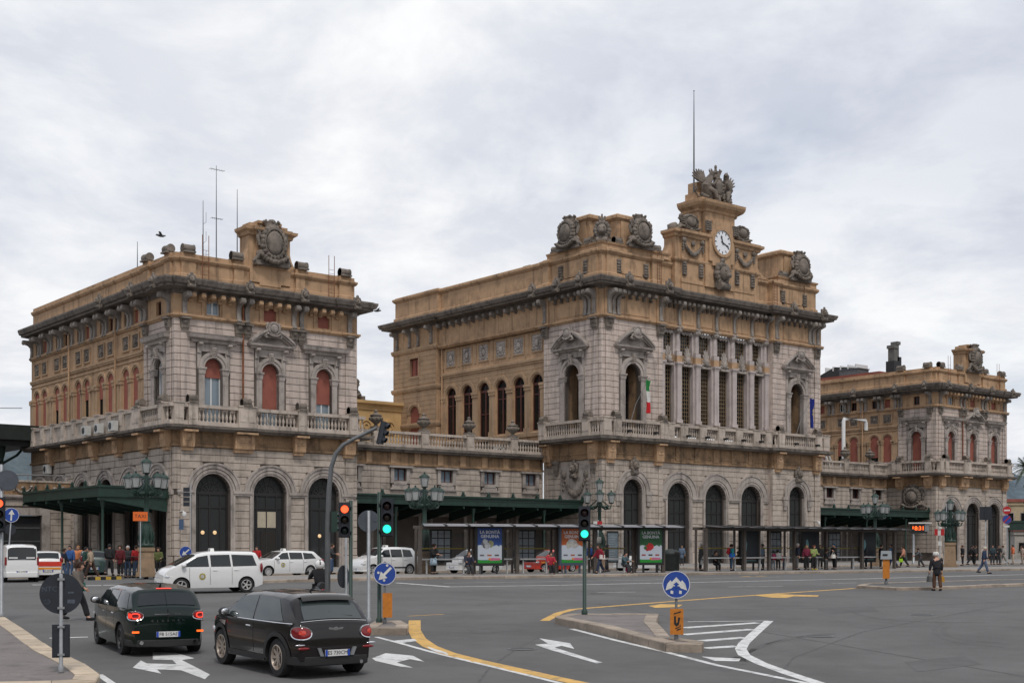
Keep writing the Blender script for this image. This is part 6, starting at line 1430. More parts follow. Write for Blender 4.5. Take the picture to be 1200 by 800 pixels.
# van, emergency car and dark car at the left kerb
S_VAN = Shell(4.25, 1.75, [(-2.125,.55),(-2.12,.95),(-2.10,1.1),(-2.05,1.70),(-1.98,1.80),(-1.6,1.84),(-.4,1.86),(.2,1.84),(.5,1.78),(1.2,1.2),(1.6,1.08),(1.95,.95),(2.08,.78),(2.125,.5)], 1.08, 2.58, .30, .22, .12, .10)
pv = gp(22, 682); t = car('van', 'white panel van seen from behind at the left edge', 'van', (pv.x-.75,pv.y+1.9), heading(-.43,.903), S_VAN, M_WCAR, [[(.10,1.13),(1.0,1.15),(.5,1.66),(.14,1.68)],[(-.9,1.13),(.02,1.13),(.04,1.68),(-.88,1.68)]], M_RIM, 5, None, (.55,1.12), (-2.10,-2.05,.86,.84), None, True, None, True, ((-.1,),), [[(.06,.3),(.06,1.08)]], 'BX 417ZD')
for sg in (1,-1): q = MB(); q.box(-2.13,-2.02,min(sg*.70,sg*.80),max(sg*.70,sg*.80),.85,1.25); obj('tail_light', q.mesh('tail_light'), M_LAMP, t)
q = MB(); q.box(-2.15,-2.11,-.66,.66,1.16,1.66); obj('rear_window', q.mesh('rear_window'), M_CGLASS, t)
obj('bumper', S_VAN.bumper(-1,.24,.52,.05,.4), M_WCAR, t)
for sg in (1,-1): q = MB(); q.box(-2.154,-2.15,sg*.4-.2,sg*.4+.2,1.18,1.25); obj('sticker', q.mesh('sticker'), M_WHITE, t)
pe = gp(54, 680); t, S = city(0, 0, 'white car with broad red and orange rear panels next to the white van', M_WCAR, 1.5, 3.9, heading(-.40,.917), 'EK 660VA', 'emergency_car', 'car', None, (pe.x-.7,pe.y+1.85))
q = MB(); q.box(-1.965,-1.93,-.66,.66,.74,.98); obj('rear_panel', q.mesh('rear_panel'), mat('signal_red',(.62,.04,.02),.4), t); q = MB(); q.box(-1.97,-1.93,-.62,.62,.58,.68); obj('rear_stripe', q.mesh('rear_stripe'), mat('signal_orange',(.75,.28,.02),.4), t)
pd = gp(70, 678); city(0, 0, 'dark green hatchback beyond the red and white car', mat('dark_teal_car_paint',(.03,.06,.055),.3,coat=.8), 1.48, 3.9, heading(-.36,.933), 'CN 208PY', 'car', 'car', None, (pd.x+.4,pd.y+4.2))
# ------------------------------------------------------------------ people: one continuous body per pose, garments as children; forward is +x
def skin_mesh(name, V, E, R, root, sub=1):
    me = bpy.data.meshes.new(name); me.from_pydata(V, E, []); o = bpy.data.objects.new(name, me); C.objects.link(o)
    md = o.modifiers.new('s', 'SKIN'); md.use_smooth_shade = True
    for i, r in enumerate(R): me.skin_vertices[0].data[i].radius = (r, r) if not isinstance(r, tuple) else r
    for i in range(len(V)): me.skin_vertices[0].data[i].use_root = (i == root)
    if sub: o.modifiers.new('u', 'SUBSURF').levels = sub
    dg = bpy.context.evaluated_depsgraph_get(); out = bpy.data.meshes.new_from_object(o.evaluated_get(dg))
    bpy.data.objects.remove(o); bpy.data.meshes.remove(me); out.name = name
    out.polygons.foreach_set('use_smooth', [True]*len(out.polygons)); return out
def joints(pose):
    """pose: lean, legs [(hip, knee)]*2, arms [(swing, elbow, spread)]*2, hipz (None = standing height)."""
    J = {}; rad = math.radians; lean = rad(pose.get('lean', 2)); H = .925
    def leg(k, s):
        h, kn = pose['legs'][k]; h, kn = rad(h), rad(kn); hp = Vector((0, s*.09, 0)); a = hp+Vector((math.sin(h)*.42, s*.015, -math.cos(h)*.42)); b = a+Vector((math.sin(h-kn)*.42, s*.0, -math.cos(h-kn)*.42))
        return hp, a, b
    L = [leg(0, 1), leg(1, -1)]
    low = min(L[0][2].z, L[1][2].z); zp = pose.get('hip', -low+.085)
    up = Vector((0,0,zp))
    for k, n in ((0,'l'),(1,'r')):
        hp, a, b = [v+up for v in L[k]]; J['hip'+n], J['kn'+n], J['an'+n] = hp, a, b
        d = Vector((.17, .0, -.05)); dz = b.z-.04
        J['toe'+n] = b+Vector((.17, (.02 if n=='l' else -.02), -max(.02, min(.06, dz))))
    J['pel'] = up.copy(); ax = Vector((math.sin(lean), 0, math.cos(lean))); fw = Vector((math.cos(lean), 0, -math.sin(lean)))
    J['sp'] = up+ax*.22; J['ch'] = up+ax*.42; J['nk'] = up+ax*.55; J['hd'] = J['nk']+ax*.10+fw*.02; J['tp'] = J['nk']+Vector((math.sin(lean*.5)*.1+.03,0,.235))
    for k, n, s in ((0,'l',1),(1,'r',-1)):
        sw, el, ab = [rad(v) for v in pose['arms'][k]]; sh = up+ax*.475+Vector((0,s*.185,0))
        a = sh+Vector((math.sin(sw)*.285*math.cos(ab), s*math.sin(ab)*.285+s*.015, -math.cos(sw)*.285*math.cos(ab))); w = a+Vector((math.sin(sw+el)*.25*math.cos(ab*.5), s*math.sin(ab*.4)*.25*(1 if el < 1.2 else -.5), -math.cos(sw+el)*.25))
        J['sh'+n], J['el'+n], J['wr'+n] = sh, a, w
    return J
def hand_geo(q, w, e, s):
    d = (w-e).normalized(); side = Vector((0,1,0)); nrm = d.cross(side)
    if nrm.length < .1: nrm = Vector((1,0,0))
    nrm.normalize(); side = nrm.cross(d).normalized()
    p0, p1 = w-d*.015, w+d*.085
    q.tube([p0, w+d*.03, p1], [.026,.034,.032], 8)
    for i, (o, ln) in enumerate(((-.026,.066),(-.009,.078),(.009,.074),(.026,.058))):
        b = w+d*.075+nrm*o; k = b+d*ln*.5+side*s*-.006; q.tube([b, k, k+d*ln*.42-side*s*.016], [.0095,.009,.0065], 6)
    b = w+d*.02+nrm*.026; q.tube([b, b+d*.035+nrm*.022, b+d*.065+nrm*.022], [.012,.0105,.008], 6)
def body_mesh(key, pose):
    J = joints(pose)
    names = ['pel','sp','ch','nk','hipl','knl','anl','toel','hipr','knr','anr','toer','shl','ell','wrl','shr','elr','wrr']
    R = dict(pel=(.135,.105),sp=(.125,.10),ch=(.14,.10),nk=.058,hipl=.088,hipr=.088,knl=.058,knr=.058,anl=.043,anr=.043,toel=.036,toer=.036,shl=.052,shr=.052,ell=.042,elr=.042,wrl=.029,wrr=.029)
    E = [(0,1),(1,2),(2,3),(0,4),(4,5),(5,6),(6,7),(0,8),(8,9),(9,10),(10,11),(2,12),(12,13),(13,14),(2,15),(15,16),(16,17)]
    me = skin_mesh('person', [tuple(J[n]) for n in names], E, [R[n] for n in names], 0)
    # head, face and hands joined into the same mesh
    q = MB(); q.v = [tuple(v.co) for v in me.vertices]; q.f = [tuple(p.vertices) for p in me.polygons]; bpy.data.meshes.remove(me)
    hd = J['tp']-Vector((0,0,.115)); rings = [(.0,.118,0),(.055,.10,0),(.085,.07,.004),(.097,.02,.004),(.094,-.02,.006),(.082,-.062,.010),(.060,-.098,.018),(.034,-.118,.026),(0,-.122,.026)]
    n = 14; vs = []
    for r, z, dx in rings: vs += [(hd.x+dx+r*1.12*math.cos(2*PI*i/n), hd.y+r*.86*math.sin(2*PI*i/n), hd.z+z) for i in range(n)]
    q.add(vs, [(a*n+i,(a+1)*n+i,(a+1)*n+(i+1)%n,a*n+(i+1)%n) for a in range(len(rings)-1) for i in range(n)])
    q.tube([J['nk']-Vector((0,0,.06)), J['nk']+Vector((0,0,.04)), hd-Vector((.005,0,.07))], [.064,.054,.052], 10)
    f = hd+Vector((.105,0,0))
    q.tube([f+Vector((.0,0,.022)), f+Vector((.020,0,-.022)), f+Vector((.002,0,-.034))], [.009,.015,.012], 6)
    q.lump(f+Vector((-.012,0,-.062)), (.018,.026,.008), 8, 5)
    for s in (-1,1): q.lump(f+Vector((-.014,s*.033,.012)), (.014,.016,.010), 7, 5); q.lump(hd+Vector((-.01,s*.082,-.005)), (.022,.012,.032), 7, 5)
    hand_geo(q, J['wrl'], J['ell'], 1); hand_geo(q, J['wrr'], J['elr'], -1)
    m2 = q.mesh('person', 180); return m2
def jacket_mesh(pose, long_=0.0, sl=1.0):
    J = joints(pose); ax = (J['ch']-J['pel']).normalized(); lo = J['pel']-ax*(.07)
    V = [lo, J['pel']+ax*.08, J['sp'], J['ch'], J['nk']-ax*.055, J['shl'], J['ell'], J['ell'].lerp(J['wrl'],.9), J['shr'], J['elr'], J['elr'].lerp(J['wrr'],.9)]
    R = [(.19,.16),(.185,.155),(.18,.15),(.205,.155),(.115,.105),.098,.074,.058,.098,.074,.058]
    E = [(0,1),(1,2),(2,3),(3,4),(3,5),(5,6),(6,7),(3,8),(8,9),(9,10)]
    if long_:
        V.append(lo-Vector((-.01,0,long_))); R.append((.205,.18)); E.append((0,11))
    return skin_mesh('jacket', [tuple(v) for v in V], E, R, 2)
def trousers_mesh(pose):
    J = joints(pose); V = [J['pel']+Vector((0,0,.10)), J['pel']]; R = [(.165,.14),(.17,.145)]; E = [(0,1)]
    for n in 'lr':
        b = len(V); V += [J['hip'+n]-Vector((0,0,.02)), J['kn'+n], J['kn'+n].lerp(J['an'+n],.93)]; R += [.122,.092,.082]; E += [(1,b),(b,b+1),(b+1,b+2)]
    return skin_mesh('trousers', [tuple(v) for v in V], E, R, 1)
def shoes_mesh(pose):
    J = joints(pose); q = MB()
    for n in 'lr':
        a, t = J['an'+n], J['toe'+n]; q.tube([a+Vector((-.05,0,-.035)), a+Vector((.02,0,-.03)), t+Vector((-.02,0,.012)), t+Vector((.055,0,.004))], [.042,.05,.045,.028], 9); 
    return q.mesh('shoes', 180)
def hair_mesh(pose, kind):
    J = joints(pose); hd = J['tp']-Vector((0,0,.115)); q = MB(); n = 16; vs = []; rows = 7
    for j in range(rows+1):
        th = PI*.60*j/rows
        for i in range(n):
            ph = 2*PI*i/n; fr = max(0, math.cos(ph)); z = .135*math.cos(th)*(1) ; lim = .045 if fr > .55 else -.085
            z = max(.128*math.cos(th)+.006, lim*(1 if j == rows else .999) if z < lim else z); r = .112*math.sin(max(th,.02))
            vs.append((hd.x-.008+r*1.12*math.cos(ph), hd.y+r*.93*math.sin(ph), hd.z+z))
    q.add(vs, [(a*n+i,(a+1)*n+i,(a+1)*n+(i+1)%n,a*n+(i+1)%n) for a in range(rows) for i in range(n)]+[tuple(range(n))])
    if kind == 'long':
        for s in (-1,-.5,0,.5,1): q.tube([hd+Vector((-.06+.03*abs(s),s*.085,.03)), hd+Vector((-.085+.03*abs(s),s*.10,-.08)), hd+Vector((-.075+.02*abs(s),s*.10,-.22))], [.04,.045,.025], 8)
    if kind == 'full':
        for i in range(16): a = PI*.35+PI*1.3*i/15; q.lump((hd.x-.01+.10*math.cos(a), hd.y+.09*math.sin(a), hd.z+.01+.03*(i%3)), (.045,.045,.055), 7, 5, .15)
        for i in range(6): a = 2*PI*i/6; q.lump((hd.x-.01+.05*math.cos(a), hd.y+.05*math.sin(a), hd.z+.10), (.055,.055,.045), 7, 5, .15)
    return q.mesh('hair', 180)
POSES = dict(
 stand=dict(lean=1, legs=[(3,3),(-3,2)], arms=[(4,14,7),(-4,14,7)]),
 stand2=dict(lean=3, legs=[(6,8),(-2,1)], arms=[(12,70,6),(14,80,6)]),
 phone=dict(lean=4, legs=[(2,2),(-3,4)], arms=[(18,95,5),(0,15,8)]),
 walk=dict(lean=5, legs=[(24,8),(-20,16)], arms=[(-22,22,6),(24,26,6)]),
 walk2=dict(lean=4, legs=[(-16,22),(18,4)], arms=[(18,20,7),(-16,18,7)]),
 point=dict(lean=1, legs=[(4,3),(-4,2)], arms=[(5,15,7),(82,6,12)]),
 sit=dict(lean=10, hip=.50, legs=[(80,82),(76,70)], arms=[(28,62,6),(30,58,6)]),
 ride=dict(lean=12, hip=.80, legs=[(72,66),(72,66)], arms=[(50,28,14),(50,28,14)]),
 bend=dict(lean=24, legs=[(26,30),(-12,26)], arms=[(40,30,8),(20,40,8)]),
 old=dict(lean=9, legs=[(8,9),(-7,8)], arms=[(6,8,10),(-2,8,10)]),
 drive=dict(lean=-8, hip=.28, legs=[(80,55),(80,55)], arms=[(50,35,8),(48,38,8)]),
)
SKIN_T = mat('skin', (.48,.27,.19), .6, .08, 6)
def cloth(rgb): return mat('cloth_%02x%02x%02x' % tuple(int(255*min(1,c)) for c in rgb), rgb, .92, .14, 5, None, 0, 0, .25, 60)
NAVY=(.016,.020,.038); BLK=(.013,.013,.015); JEAN=(.05,.085,.16); GREY=(.085,.085,.09); DGREY=(.035,.036,.040); BROWN=(.085,.045,.026); WHT=(.62,.60,.57); RED=(.38,.015,.018); BEIGE=(.36,.28,.20); HB=(.035,.020,.012); HG=(.42,.40,.38); HBL=(.28,.18,.08); HK=(.012,.010,.010); TEAL=(.02,.22,.24); DGRN=(.018,.055,.045); MAR=(.16,.015,.04)
def garment(key, fn): return cached(key, fn)
def person(label, xy, z, head, pose, jk, tr, hair=HB, hk='short', h=1.72, long_=0.0, shoes=BLK, group=None, extra=None, helmet=None, skirt=None, name='person'):
    P = POSES[pose]; k = h/1.72
    o = obj(name, garment(('body',pose), lambda: body_mesh(pose, P)), SKIN_T, None, T(xy[0],xy[1],z) @ RZ(head) @ SC(k,k,k)); tag(o, label, 'person', group)
    obj('jacket', garment(('jk',pose,round(long_,2)), lambda: jacket_mesh(P, long_)), cloth(jk), o); obj('trousers', garment(('tr',pose), lambda: trousers_mesh(P)), cloth(tr), o)
    obj('shoes', garment(('shoe',pose), lambda: shoes_mesh(P)), cloth(shoes), o)
    if helmet is None: obj('hair', garment(('hair',pose,hk), lambda: hair_mesh(P, hk)), cloth(hair), o)
    if skirt: 
        J = joints(P); q = MB(); q.lathe([(.15,.0),(.20,-.22),(.23,-.45)], 14, T(J['pel'].x,0,J['pel'].z+.05), 2*PI, 1, .9); obj('skirt', q.mesh('skirt',180), cloth(skirt), o)
    return o
def bag(label, o, pose, kind, rgb, hand='r', group=None):
    """Bags are things of their own, held in a hand or worn on the back or shoulder."""
    J = joints(POSES[pose]); q = MB(); M = o.matrix_basis.copy()
    if kind == 'hand':
        w = J['wr'+hand]; c = w+Vector((.02,0,-.34)); q.taper(c.x-.16,c.x+.16,c.y-.07,c.y+.07,c.z-.13,c.z+.12,.82); q.tube([c+Vector((-.11,0,.11)), c+Vector((-.06,0,.25)), c+Vector((.06,0,.25)), c+Vector((.11,0,.11))], .012, 6)
    elif kind == 'pack':
        c = J['ch']+Vector((-.20,0,-.08)); q.lump(c,(.11,.155,.23),12,9); q.lump(c+Vector((-.08,0,-.07)),(.06,.11,.10),10,7)
        for s in (-1,1): q.tube([c+Vector((.05,s*.10,.2)), J['ch']+Vector((.06,s*.12,.14)), J['ch']+Vector((.09,s*.12,-.05)), c+Vector((.06,s*.13,-.16))], .018, 6)
    elif kind == 'shoulder':
        s = -1 if hand == 'r' else 1; c = J['pel']+Vector((-.02,s*.22,.08)); q.taper(c.x-.17,c.x+.17,c.y-.06,c.y+.06,c.z-.12,c.z+.13,.9); q.tube([c+Vector((.12,0,.1)), J['nk']+Vector((.04,-s*.08,-.02)), J['nk']+Vector((-.05,-s*.06,-.02)), c+Vector((-.12,0,.1))], .011, 6)
    b = obj('bag', q.mesh('bag', 50), cloth(rgb), None, M); tag(b, label, 'bag', group); return b
ZPL = .14
def at(px, py, h=0.0): p = gp(px, py, h); return (p.x,p.y), p.z
def pp(label, px, py, hpx, head, pose, jk, tr, hair=HB, hk='short', h=None, plateau=.14, **kw):
    xy, z = at(px, py, plateau)
    hh = h or max(1.1, min(1.88, hpx*xy[1]/FPX/ (1.0)))
    return person(label, xy, z, head, pose, jk, tr, hair, hk, hh, **kw)
AWAY, TOW, RGT, LFT = PI/2, -PI/2, 0.0, PI
RU, LU = TH, TH+PI
G1 = 'people at the left entrance canopy'; G2 = 'people waiting at the bus platform'; G3 = 'people walking before the right corner block'
p = pp('woman in dark jacket and jeans with cream shoulder bag, leftmost walker near the white van', 74, 677, 32, RGT, 'walk2', NAVY, JEAN, HB, 'full', 1.66, 0, group=G1); bag('cream bag on the shoulder of the woman near the white van', p, 'walk2', 'shoulder', (.45,.36,.24), 'r')
pp('man in bright blue jacket standing among the walkers under the green canopy', 82, 676, 34, TOW, 'stand', (.03,.09,.26), JEAN, HK, 'short', 1.78, 0, group=G1)
pp('person in orange and white hooded top under the left green canopy', 92, 675.5, 34, TOW, 'stand2', (.55,.20,.08), DGREY, (.25,.12,.05), 'short', 1.78, 0, group=G1)
pp('person in dark green jacket and black trousers beside the man in beige jacket', 100, 677, 34, RGT, 'stand', DGRN, BLK, HK, 'short', 1.72, 0, group=G1)
p = pp('man in beige jacket and brown trousers striding before the left arches', 107, 678, 35, LFT, 'walk', BEIGE, (.05,.028,.02), HK, 'short', 1.76, 0, group=G1)
p = pp('woman in grey-brown cardigan and dark trousers crossing the road in the foreground', 90, 727, 72, RGT-.1, 'walk', (.125,.105,.09), BLK, (.04,.02,.012), 'full', 1.74, 0); bag('green bag on the shoulder of the woman crossing the road', p, 'walk', 'shoulder', (.02,.16,.13), 'l')
pp('man in dark grey sweater and jeans facing the camera left of the lamp pedestal', 150, 677, 34, TOW, 'stand', DGREY, JEAN, HG, 'short', 1.78, 0, group=G1)
pp('man in red jacket and jeans stretching one arm out before the lamp pedestal', 160, 677, 34, LFT-.7, 'point', RED, JEAN, HB, 'short', 1.8, 0, group=G1)
p = pp('woman in red jacket and white trousers walking beside the lamp pedestal', 177, 678, 32, LFT, 'walk2', RED, (.62,.58,.55), HB, 'full', 1.66, 0, group=G1); bag('white shoulder bag of the woman in white trousers', p, 'walk2', 'shoulder', (.6,.56,.5), 'l')
pp('person in olive green jacket right of the lamp pedestal', 186, 675, 30, TOW, 'stand2', (.085,.10,.03), BLK, HB, 'full', 1.66, 0, group=G1)
pp('person in red top standing behind the white estate taxi', 301, 672, 30, TOW, 'stand', RED, DGREY, HB, 'short', 1.72, .0)
pp('person in dark jacket and light jeans near the third arch of the left block', 388, 672.5, 32, RGT, 'stand2', DGREY, JEAN, HB, 'short', 1.75, .14)
pp('woman in black jacket and pale blue skirt waiting left of the bus shelter', 508, 672.5, 36, RGT-.4, 'stand2', BLK, BLK, HB, 'full', 1.72, .14, skirt=(.34,.44,.52), group=G2)
pp('seated man in navy jacket on the bench left of the blue poster', 549, 673, 30, TOW+.3, 'sit', NAVY, DGREY, (.10,.05,.03), 'short', 1.74, .14, group=G2)
pp('seated woman in red jacket on the bench left of the orange poster', 645, 672, 30, TOW+.2, 'sit', (.36,.02,.04), BLK, HB, 'full', 1.68, .14, group=G2)
p = pp('woman in maroon jacket and jeans walking right of the orange poster', 703, 671.5, 34, LFT+.5, 'walk', (.24,.012,.03), (.02,.03,.06), HB, 'long', 1.74, .14, group=G2); bag('white and pink bag of the woman in maroon jacket', p, 'walk', 'shoulder', (.62,.56,.54), 'l')
pp('woman with long black hair behind the woman in maroon jacket', 711, 669.5, 34, RGT, 'stand', BLK, DGREY, HK, 'long', 1.70, .14, group=G2)
pp('seated youth in grey-blue jacket and cap left of the green poster', 731, 671, 28, RGT-.7, 'sit', (.06,.10,.12), DGREY, HK, 'short', 1.66, .14, group=G2)
q_ = gp(736, 671, .14); b = MB(); b.lump((0,0,.26),(.16,.13,.26),10,8,.06); tag(obj('bag', b.mesh('bag',180), cloth((.36,.02,.08)), None, T(q_.x,q_.y,q_.z)), 'crimson sack standing by the seated youth near the green poster', 'bag')
pp('person in pale denim coat standing far behind at the hall doors', 799, 662, 24, TOW, 'stand', (.10,.14,.20), DGREY, HB, 'short', 1.72, .14, long_=.35)
p = pp('grey haired man in long black coat at the left end of the second shelter', 821, 668.5, 35, RGT, 'phone', BLK, BLK, HG, 'short', 1.80, .14, long_=.42, group=G2); bag('white paper bag of the man in long black coat', p, 'phone', 'hand', (.65,.64,.62), 'r')
pp('seated woman in black in the second shelter looking at a phone', 838, 668.5, 29, TOW+.35, 'sit', BLK, BLK, HB, 'full', 1.70, .14, group=G2)
p = pp('person in teal top and jeans with a red backpack, back half turned', 857, 668.5, 33, RGT+.2, 'stand', TEAL, (.03,.06,.10), HB, 'full', 1.72, .14, group=G2); bag('red backpack worn by the person in teal top', p, 'stand', 'pack', (.42,.02,.03))
b = bag('bright blue jacket-bag carried by the person in teal top', p, 'stand', 'shoulder', (.02,.12,.52), 'r')
pp('person in black and yellow jacket seated behind the red backpack', 863, 668, 29, RGT, 'sit', (.10,.07,.01), BLK, HK, 'short', 1.70, .14, group=G2)
p = pp('person in pale denim shirt and grey trousers standing in the second shelter', 894, 667.5, 34, LFT, 'stand', (.15,.21,.30), GREY, HK, 'short', 1.76, .14, group=G2); bag('dark bag hanging from the person in denim shirt', p, 'stand', 'hand', DGREY, 'l')
pp('child in pink top and pale trousers at the bench of the second shelter', 906, 667.5, 22, AWAY, 'stand', (.45,.06,.14), (.30,.33,.38), HB, 'full', 1.28, .14, group=G2)
pp('child in white shirt between the two children in pink', 912, 667.5, 23, AWAY, 'stand2', WHT, DGREY, HK, 'short', 1.36, .14, group=G2)
pp('small child in coral pink jacket and jeans, right of the child in white', 919, 667, 18, AWAY, 'stand', (.55,.10,.12), (.05,.09,.15), HB, 'short', 1.10, .14, group=G2)
pp('balding man in navy jacket and grey trousers in the second shelter', 934, 667.5, 34, RGT+.2, 'stand', NAVY, GREY, HG, 'short', 1.80, .14, group=G2)
pp('blonde woman in purple jacket beside the balding man', 945, 667.5, 32, TOW, 'stand', MAR, BLK, HBL, 'long', 1.68, .14, group=G2)
pp('person in light green jacket and yellow shoes in the second shelter', 953.5, 667.5, 32, TOW+.3, 'stand2', (.24,.30,.10), BLK, (.10,.03,.02), 'full', 1.66, .14, shoes=(.5,.38,.02), group=G2)
pp('child in grey jacket beside the man in blue cap', 968, 667, 24, RGT, 'stand2', DGREY, GREY, HB, 'short', 1.36, .14, group=G2)
p = pp('man in black jacket and blue cap reading in the second shelter', 978, 667, 33, LFT+.6, 'phone', BLK, BLK, (.02,.08,.16), 'short', 1.78, .14, group=G2); bag('white bag of the man in blue cap', p, 'phone', 'hand', WHT, 'l')
pp('person in black standing left of the orange ticket post', 1032, 666, 31, RGT, 'stand', BLK, BLK, HB, 'short', 1.72, .14, group=G2)
p = pp('man in denim jacket striding left behind the orange ticket post', 1046, 665.5, 31, LFT, 'walk', (.08,.15,.27), (.035,.055,.11), HB, 'short', 1.82, .14, group=G2); bag('dark backpack on the man in denim jacket', p, 'walk', 'pack', (.04,.05,.06))
p = pp('person in peach hooded top and black trousers right of the denim jacket', 1059, 664.5, 26, LFT, 'walk2', (.48,.22,.15), BLK, HB, 'full', 1.66, .14, group=G2); bag('lime green bag of the person in peach top', p, 'walk2', 'hand', (.28,.50,.02), 'l')
pp('person in grey jacket bending forward under the orange display', 1079, 664.5, 22, LFT, 'bend', GREY, DGREY, HB, 'full', 1.55, .14)
p = pp('white haired old woman in black coat and brown trousers at the right median', 1098, 692, 47, AWAY+.1, 'old', (.016,.016,.020), (.09,.042,.022), (.62,.61,.58), 'full', 1.64, 0.0, long_=.22)
bag('mustard yellow handbag of the white haired old woman', p, 'old', 'hand', (.42,.22,.03), 'r'); bag('grey shopping bag of the white haired old woman', p, 'old', 'hand', (.10,.10,.095), 'l')
pp('white haired man in navy jacket and blue trousers on the far carriageway', 1153, 672, 36, RGT-.2, 'walk2', (.022,.042,.085), (.085,.11,.18), (.50,.45,.38), 'short', 1.74, 0)
pp('person in black walking before the left arch of the right corner block', 1128, 662.5, 24, LFT, 'stand', BLK, BLK, HB, 'short', 1.72, .14, group=G3)
pp('person in black striding in front of the arches of the right corner block', 1138, 662, 25, RGT, 'walk', BLK, BLK, HK, 'short', 1.78, .14, group=G3)
pp('person in dark coat following the striding one in black', 1142.5, 662, 24, RGT, 'stand', DGREY, BLK, HB, 'short', 1.70, .14, group=G3)
pp('person in dark teal jacket right of the man in navy jacket', 1163, 661.5, 24, TOW, 'stand', (.03,.05,.06), DGREY, HB, 'short', 1.74, .14, group=G3)
pp('person in black near the pole with two round signs', 1170, 661.3, 23, TOW, 'stand2', BLK, DGREY, HK, 'short', 1.72, .14, group=G3)
pp('person in pale grey trousers below the no entry sign', 1176, 661.2, 24, LFT, 'walk2', (.30,.29,.27), (.28,.27,.25), HB, 'short', 1.74, .14, group=G3)
pp('person in orange top and pale shorts at the right edge', 1187, 660.8, 24, LFT, 'stand', (.62,.16,.07), (.45,.36,.28), HB, 'short', 1.78, .14, group=G3)
pp('person in beige clothes, outermost on the right', 1198, 660.6, 22, LFT, 'stand', (.40,.31,.25), (.34,.27,.22), HB, 'full', 1.70, .14, group=G3)
pp('man in dark coat standing behind the bench between blue and orange posters', 604, 668.5, 32, RGT, 'stand2', BLK, DGREY, HK, 'short', 1.76, .14, group=G2)
pp('person in deep blue jacket far behind the woman in maroon jacket', 692, 667, 28, TOW, 'stand', (.015,.05,.20), BLK, HB, 'short', 1.74, .14)
pp('dark clothed man leaning at the third rear post of the second shelter', 872, 666, 31, LFT, 'phone', DGREY, BLK, HK, 'short', 1.78, .14, group=G2)
pp('person in black hooded coat between purple jacket and grey child', 961, 666, 30, TOW, 'stand', BLK, BLK, HB, 'full', 1.68, .14, long_=.3, group=G2)
pp('person in charcoal coat waiting near the right end of the second shelter', 1015, 666, 30, LFT, 'stand2', DGREY, BLK, HK, 'short', 1.74, .14, group=G2)
pp('man in black jacket walking away under the left canopy doors', 128, 674.5, 32, AWAY, 'walk2', BLK, DGREY, HK, 'short', 1.78, .14, group=G1)
pp('woman in dark red scarf and black coat beside the railing of the left canopy', 141, 675, 31, TOW, 'stand', (.10,.01,.015), BLK, HB, 'full', 1.66, .14, long_=.25, group=G1)
# ---- scooter and its helmeted rider behind the dark crossover
def scooter():
    x, y = -6.05, 41.5; z = gs(y); hd = AWAY+.25
    t = thing('scooter', 'dark scooter mostly hidden behind the dark crossover', 'scooter', (x,y,z), hd)
    q = MB(); q.tube([(-.75,0,.62),(-.45,0,.72),(-.05,0,.74),(.12,0,.55),(.20,0,.33),(.45,0,.30),(.55,0,.55),(.58,0,.95)], [.10,.17,.17,.14,.13,.13,.12,.07], 10); q.box(.50,.62,-.20,.20,.38,.88); obj('body', q.mesh('body',50), M_BLACK, t)
    q = MB(); q.tube([(-.70,0,.84),(-.3,0,.82),(.1,0,.80)], [.10,.15,.11], 10); obj('seat', q.mesh('seat',50), mat('black_vinyl',(.02,.02,.02),.6), t)
    for xx in (-.55,.72):
        q = MB(); q.lathe([(.14,-.055),(.24,-.055),(.26,0),(.24,.055),(.14,.055)], 20, T(xx,0,.26) @ RX(PI/2)); w = obj('wheel', q.mesh('wheel',40), M_TYRE, t); q = MB(); q.lathe([(0,-.03),(.15,-.05),(.15,.05),(0,.03)], 14, T(xx,0,.26) @ RX(PI/2)); obj('rim', q.mesh('rim',40), M_RIM, w)
    q = MB(); q.tube([(.72,0,.28),(.60,0,.9),(.55,0,1.02)], .035, 8); q.tube([(.48,-.34,1.04),(.55,-.15,1.05),(.55,.15,1.05),(.48,.34,1.04)], .02, 7); obj('handlebar', q.mesh('handlebar',50), M_BLACK, t)
    for s in (-1,1): q = MB(); q.tube([(.52,s*.26,1.05),(.56,s*.34,1.22)], .009, 5); q.lump((.56,s*.36,1.25),(.03,.07,.05),8,6); obj('mirror', q.mesh('mirror',50), M_BLACK, t)
    q = MB(); q.box(-.80,-.76,-.09,.09,.48,.62); obj('licence_plate', q.mesh('licence_plate'), M_PLATE, t); q = MB(); q.lump((-.80,0,.70),(.04,.1,.05),8,6); obj('tail_light', q.mesh('tail_light',180), M_LAMP, t)
    o = person('scooter rider in black jacket and white helmet with a dark stripe, seen from behind', (x-.0,y), z+.02, hd, 'ride', BLK, DGREY, helmet=1)
    J = joints(POSES['ride']); hd_ = J['tp']-Vector((-.0,0,.10)); q = MB(); q.lathe([(.10,-.13),(.142,-.08),(.155,.0),(.145,.06),(.11,.115),(.05,.145),(0,.152)], 18, T(*hd_)); hm = obj('helmet', q.mesh('helmet',180), mat('white_helmet',(.78,.77,.75),.2,coat=.6), o)
    q = MB(); n = 10
    q.sweep([(0,-.022),(.003,-.022),(.003,.022),(0,.022)], [(math.cos(PI*.02+PI*.96*i/n)*.157, math.sin(PI*.02+PI*.96*i/n)*.157) for i in range(n+1)], True, False, T(hd_.x,hd_.y,hd_.z-.005) @ RX(PI/2) ); obj('helmet_stripe', q.mesh('helmet_stripe'), M_BLACK, hm)
    q = MB(); q.lathe([(.10,-.15),(.12,-.05),(.11,-.02)], 14, T(*hd_)); obj('neck_warmer', q.mesh('neck_warmer',180), cloth(BLK), o)
scooter()
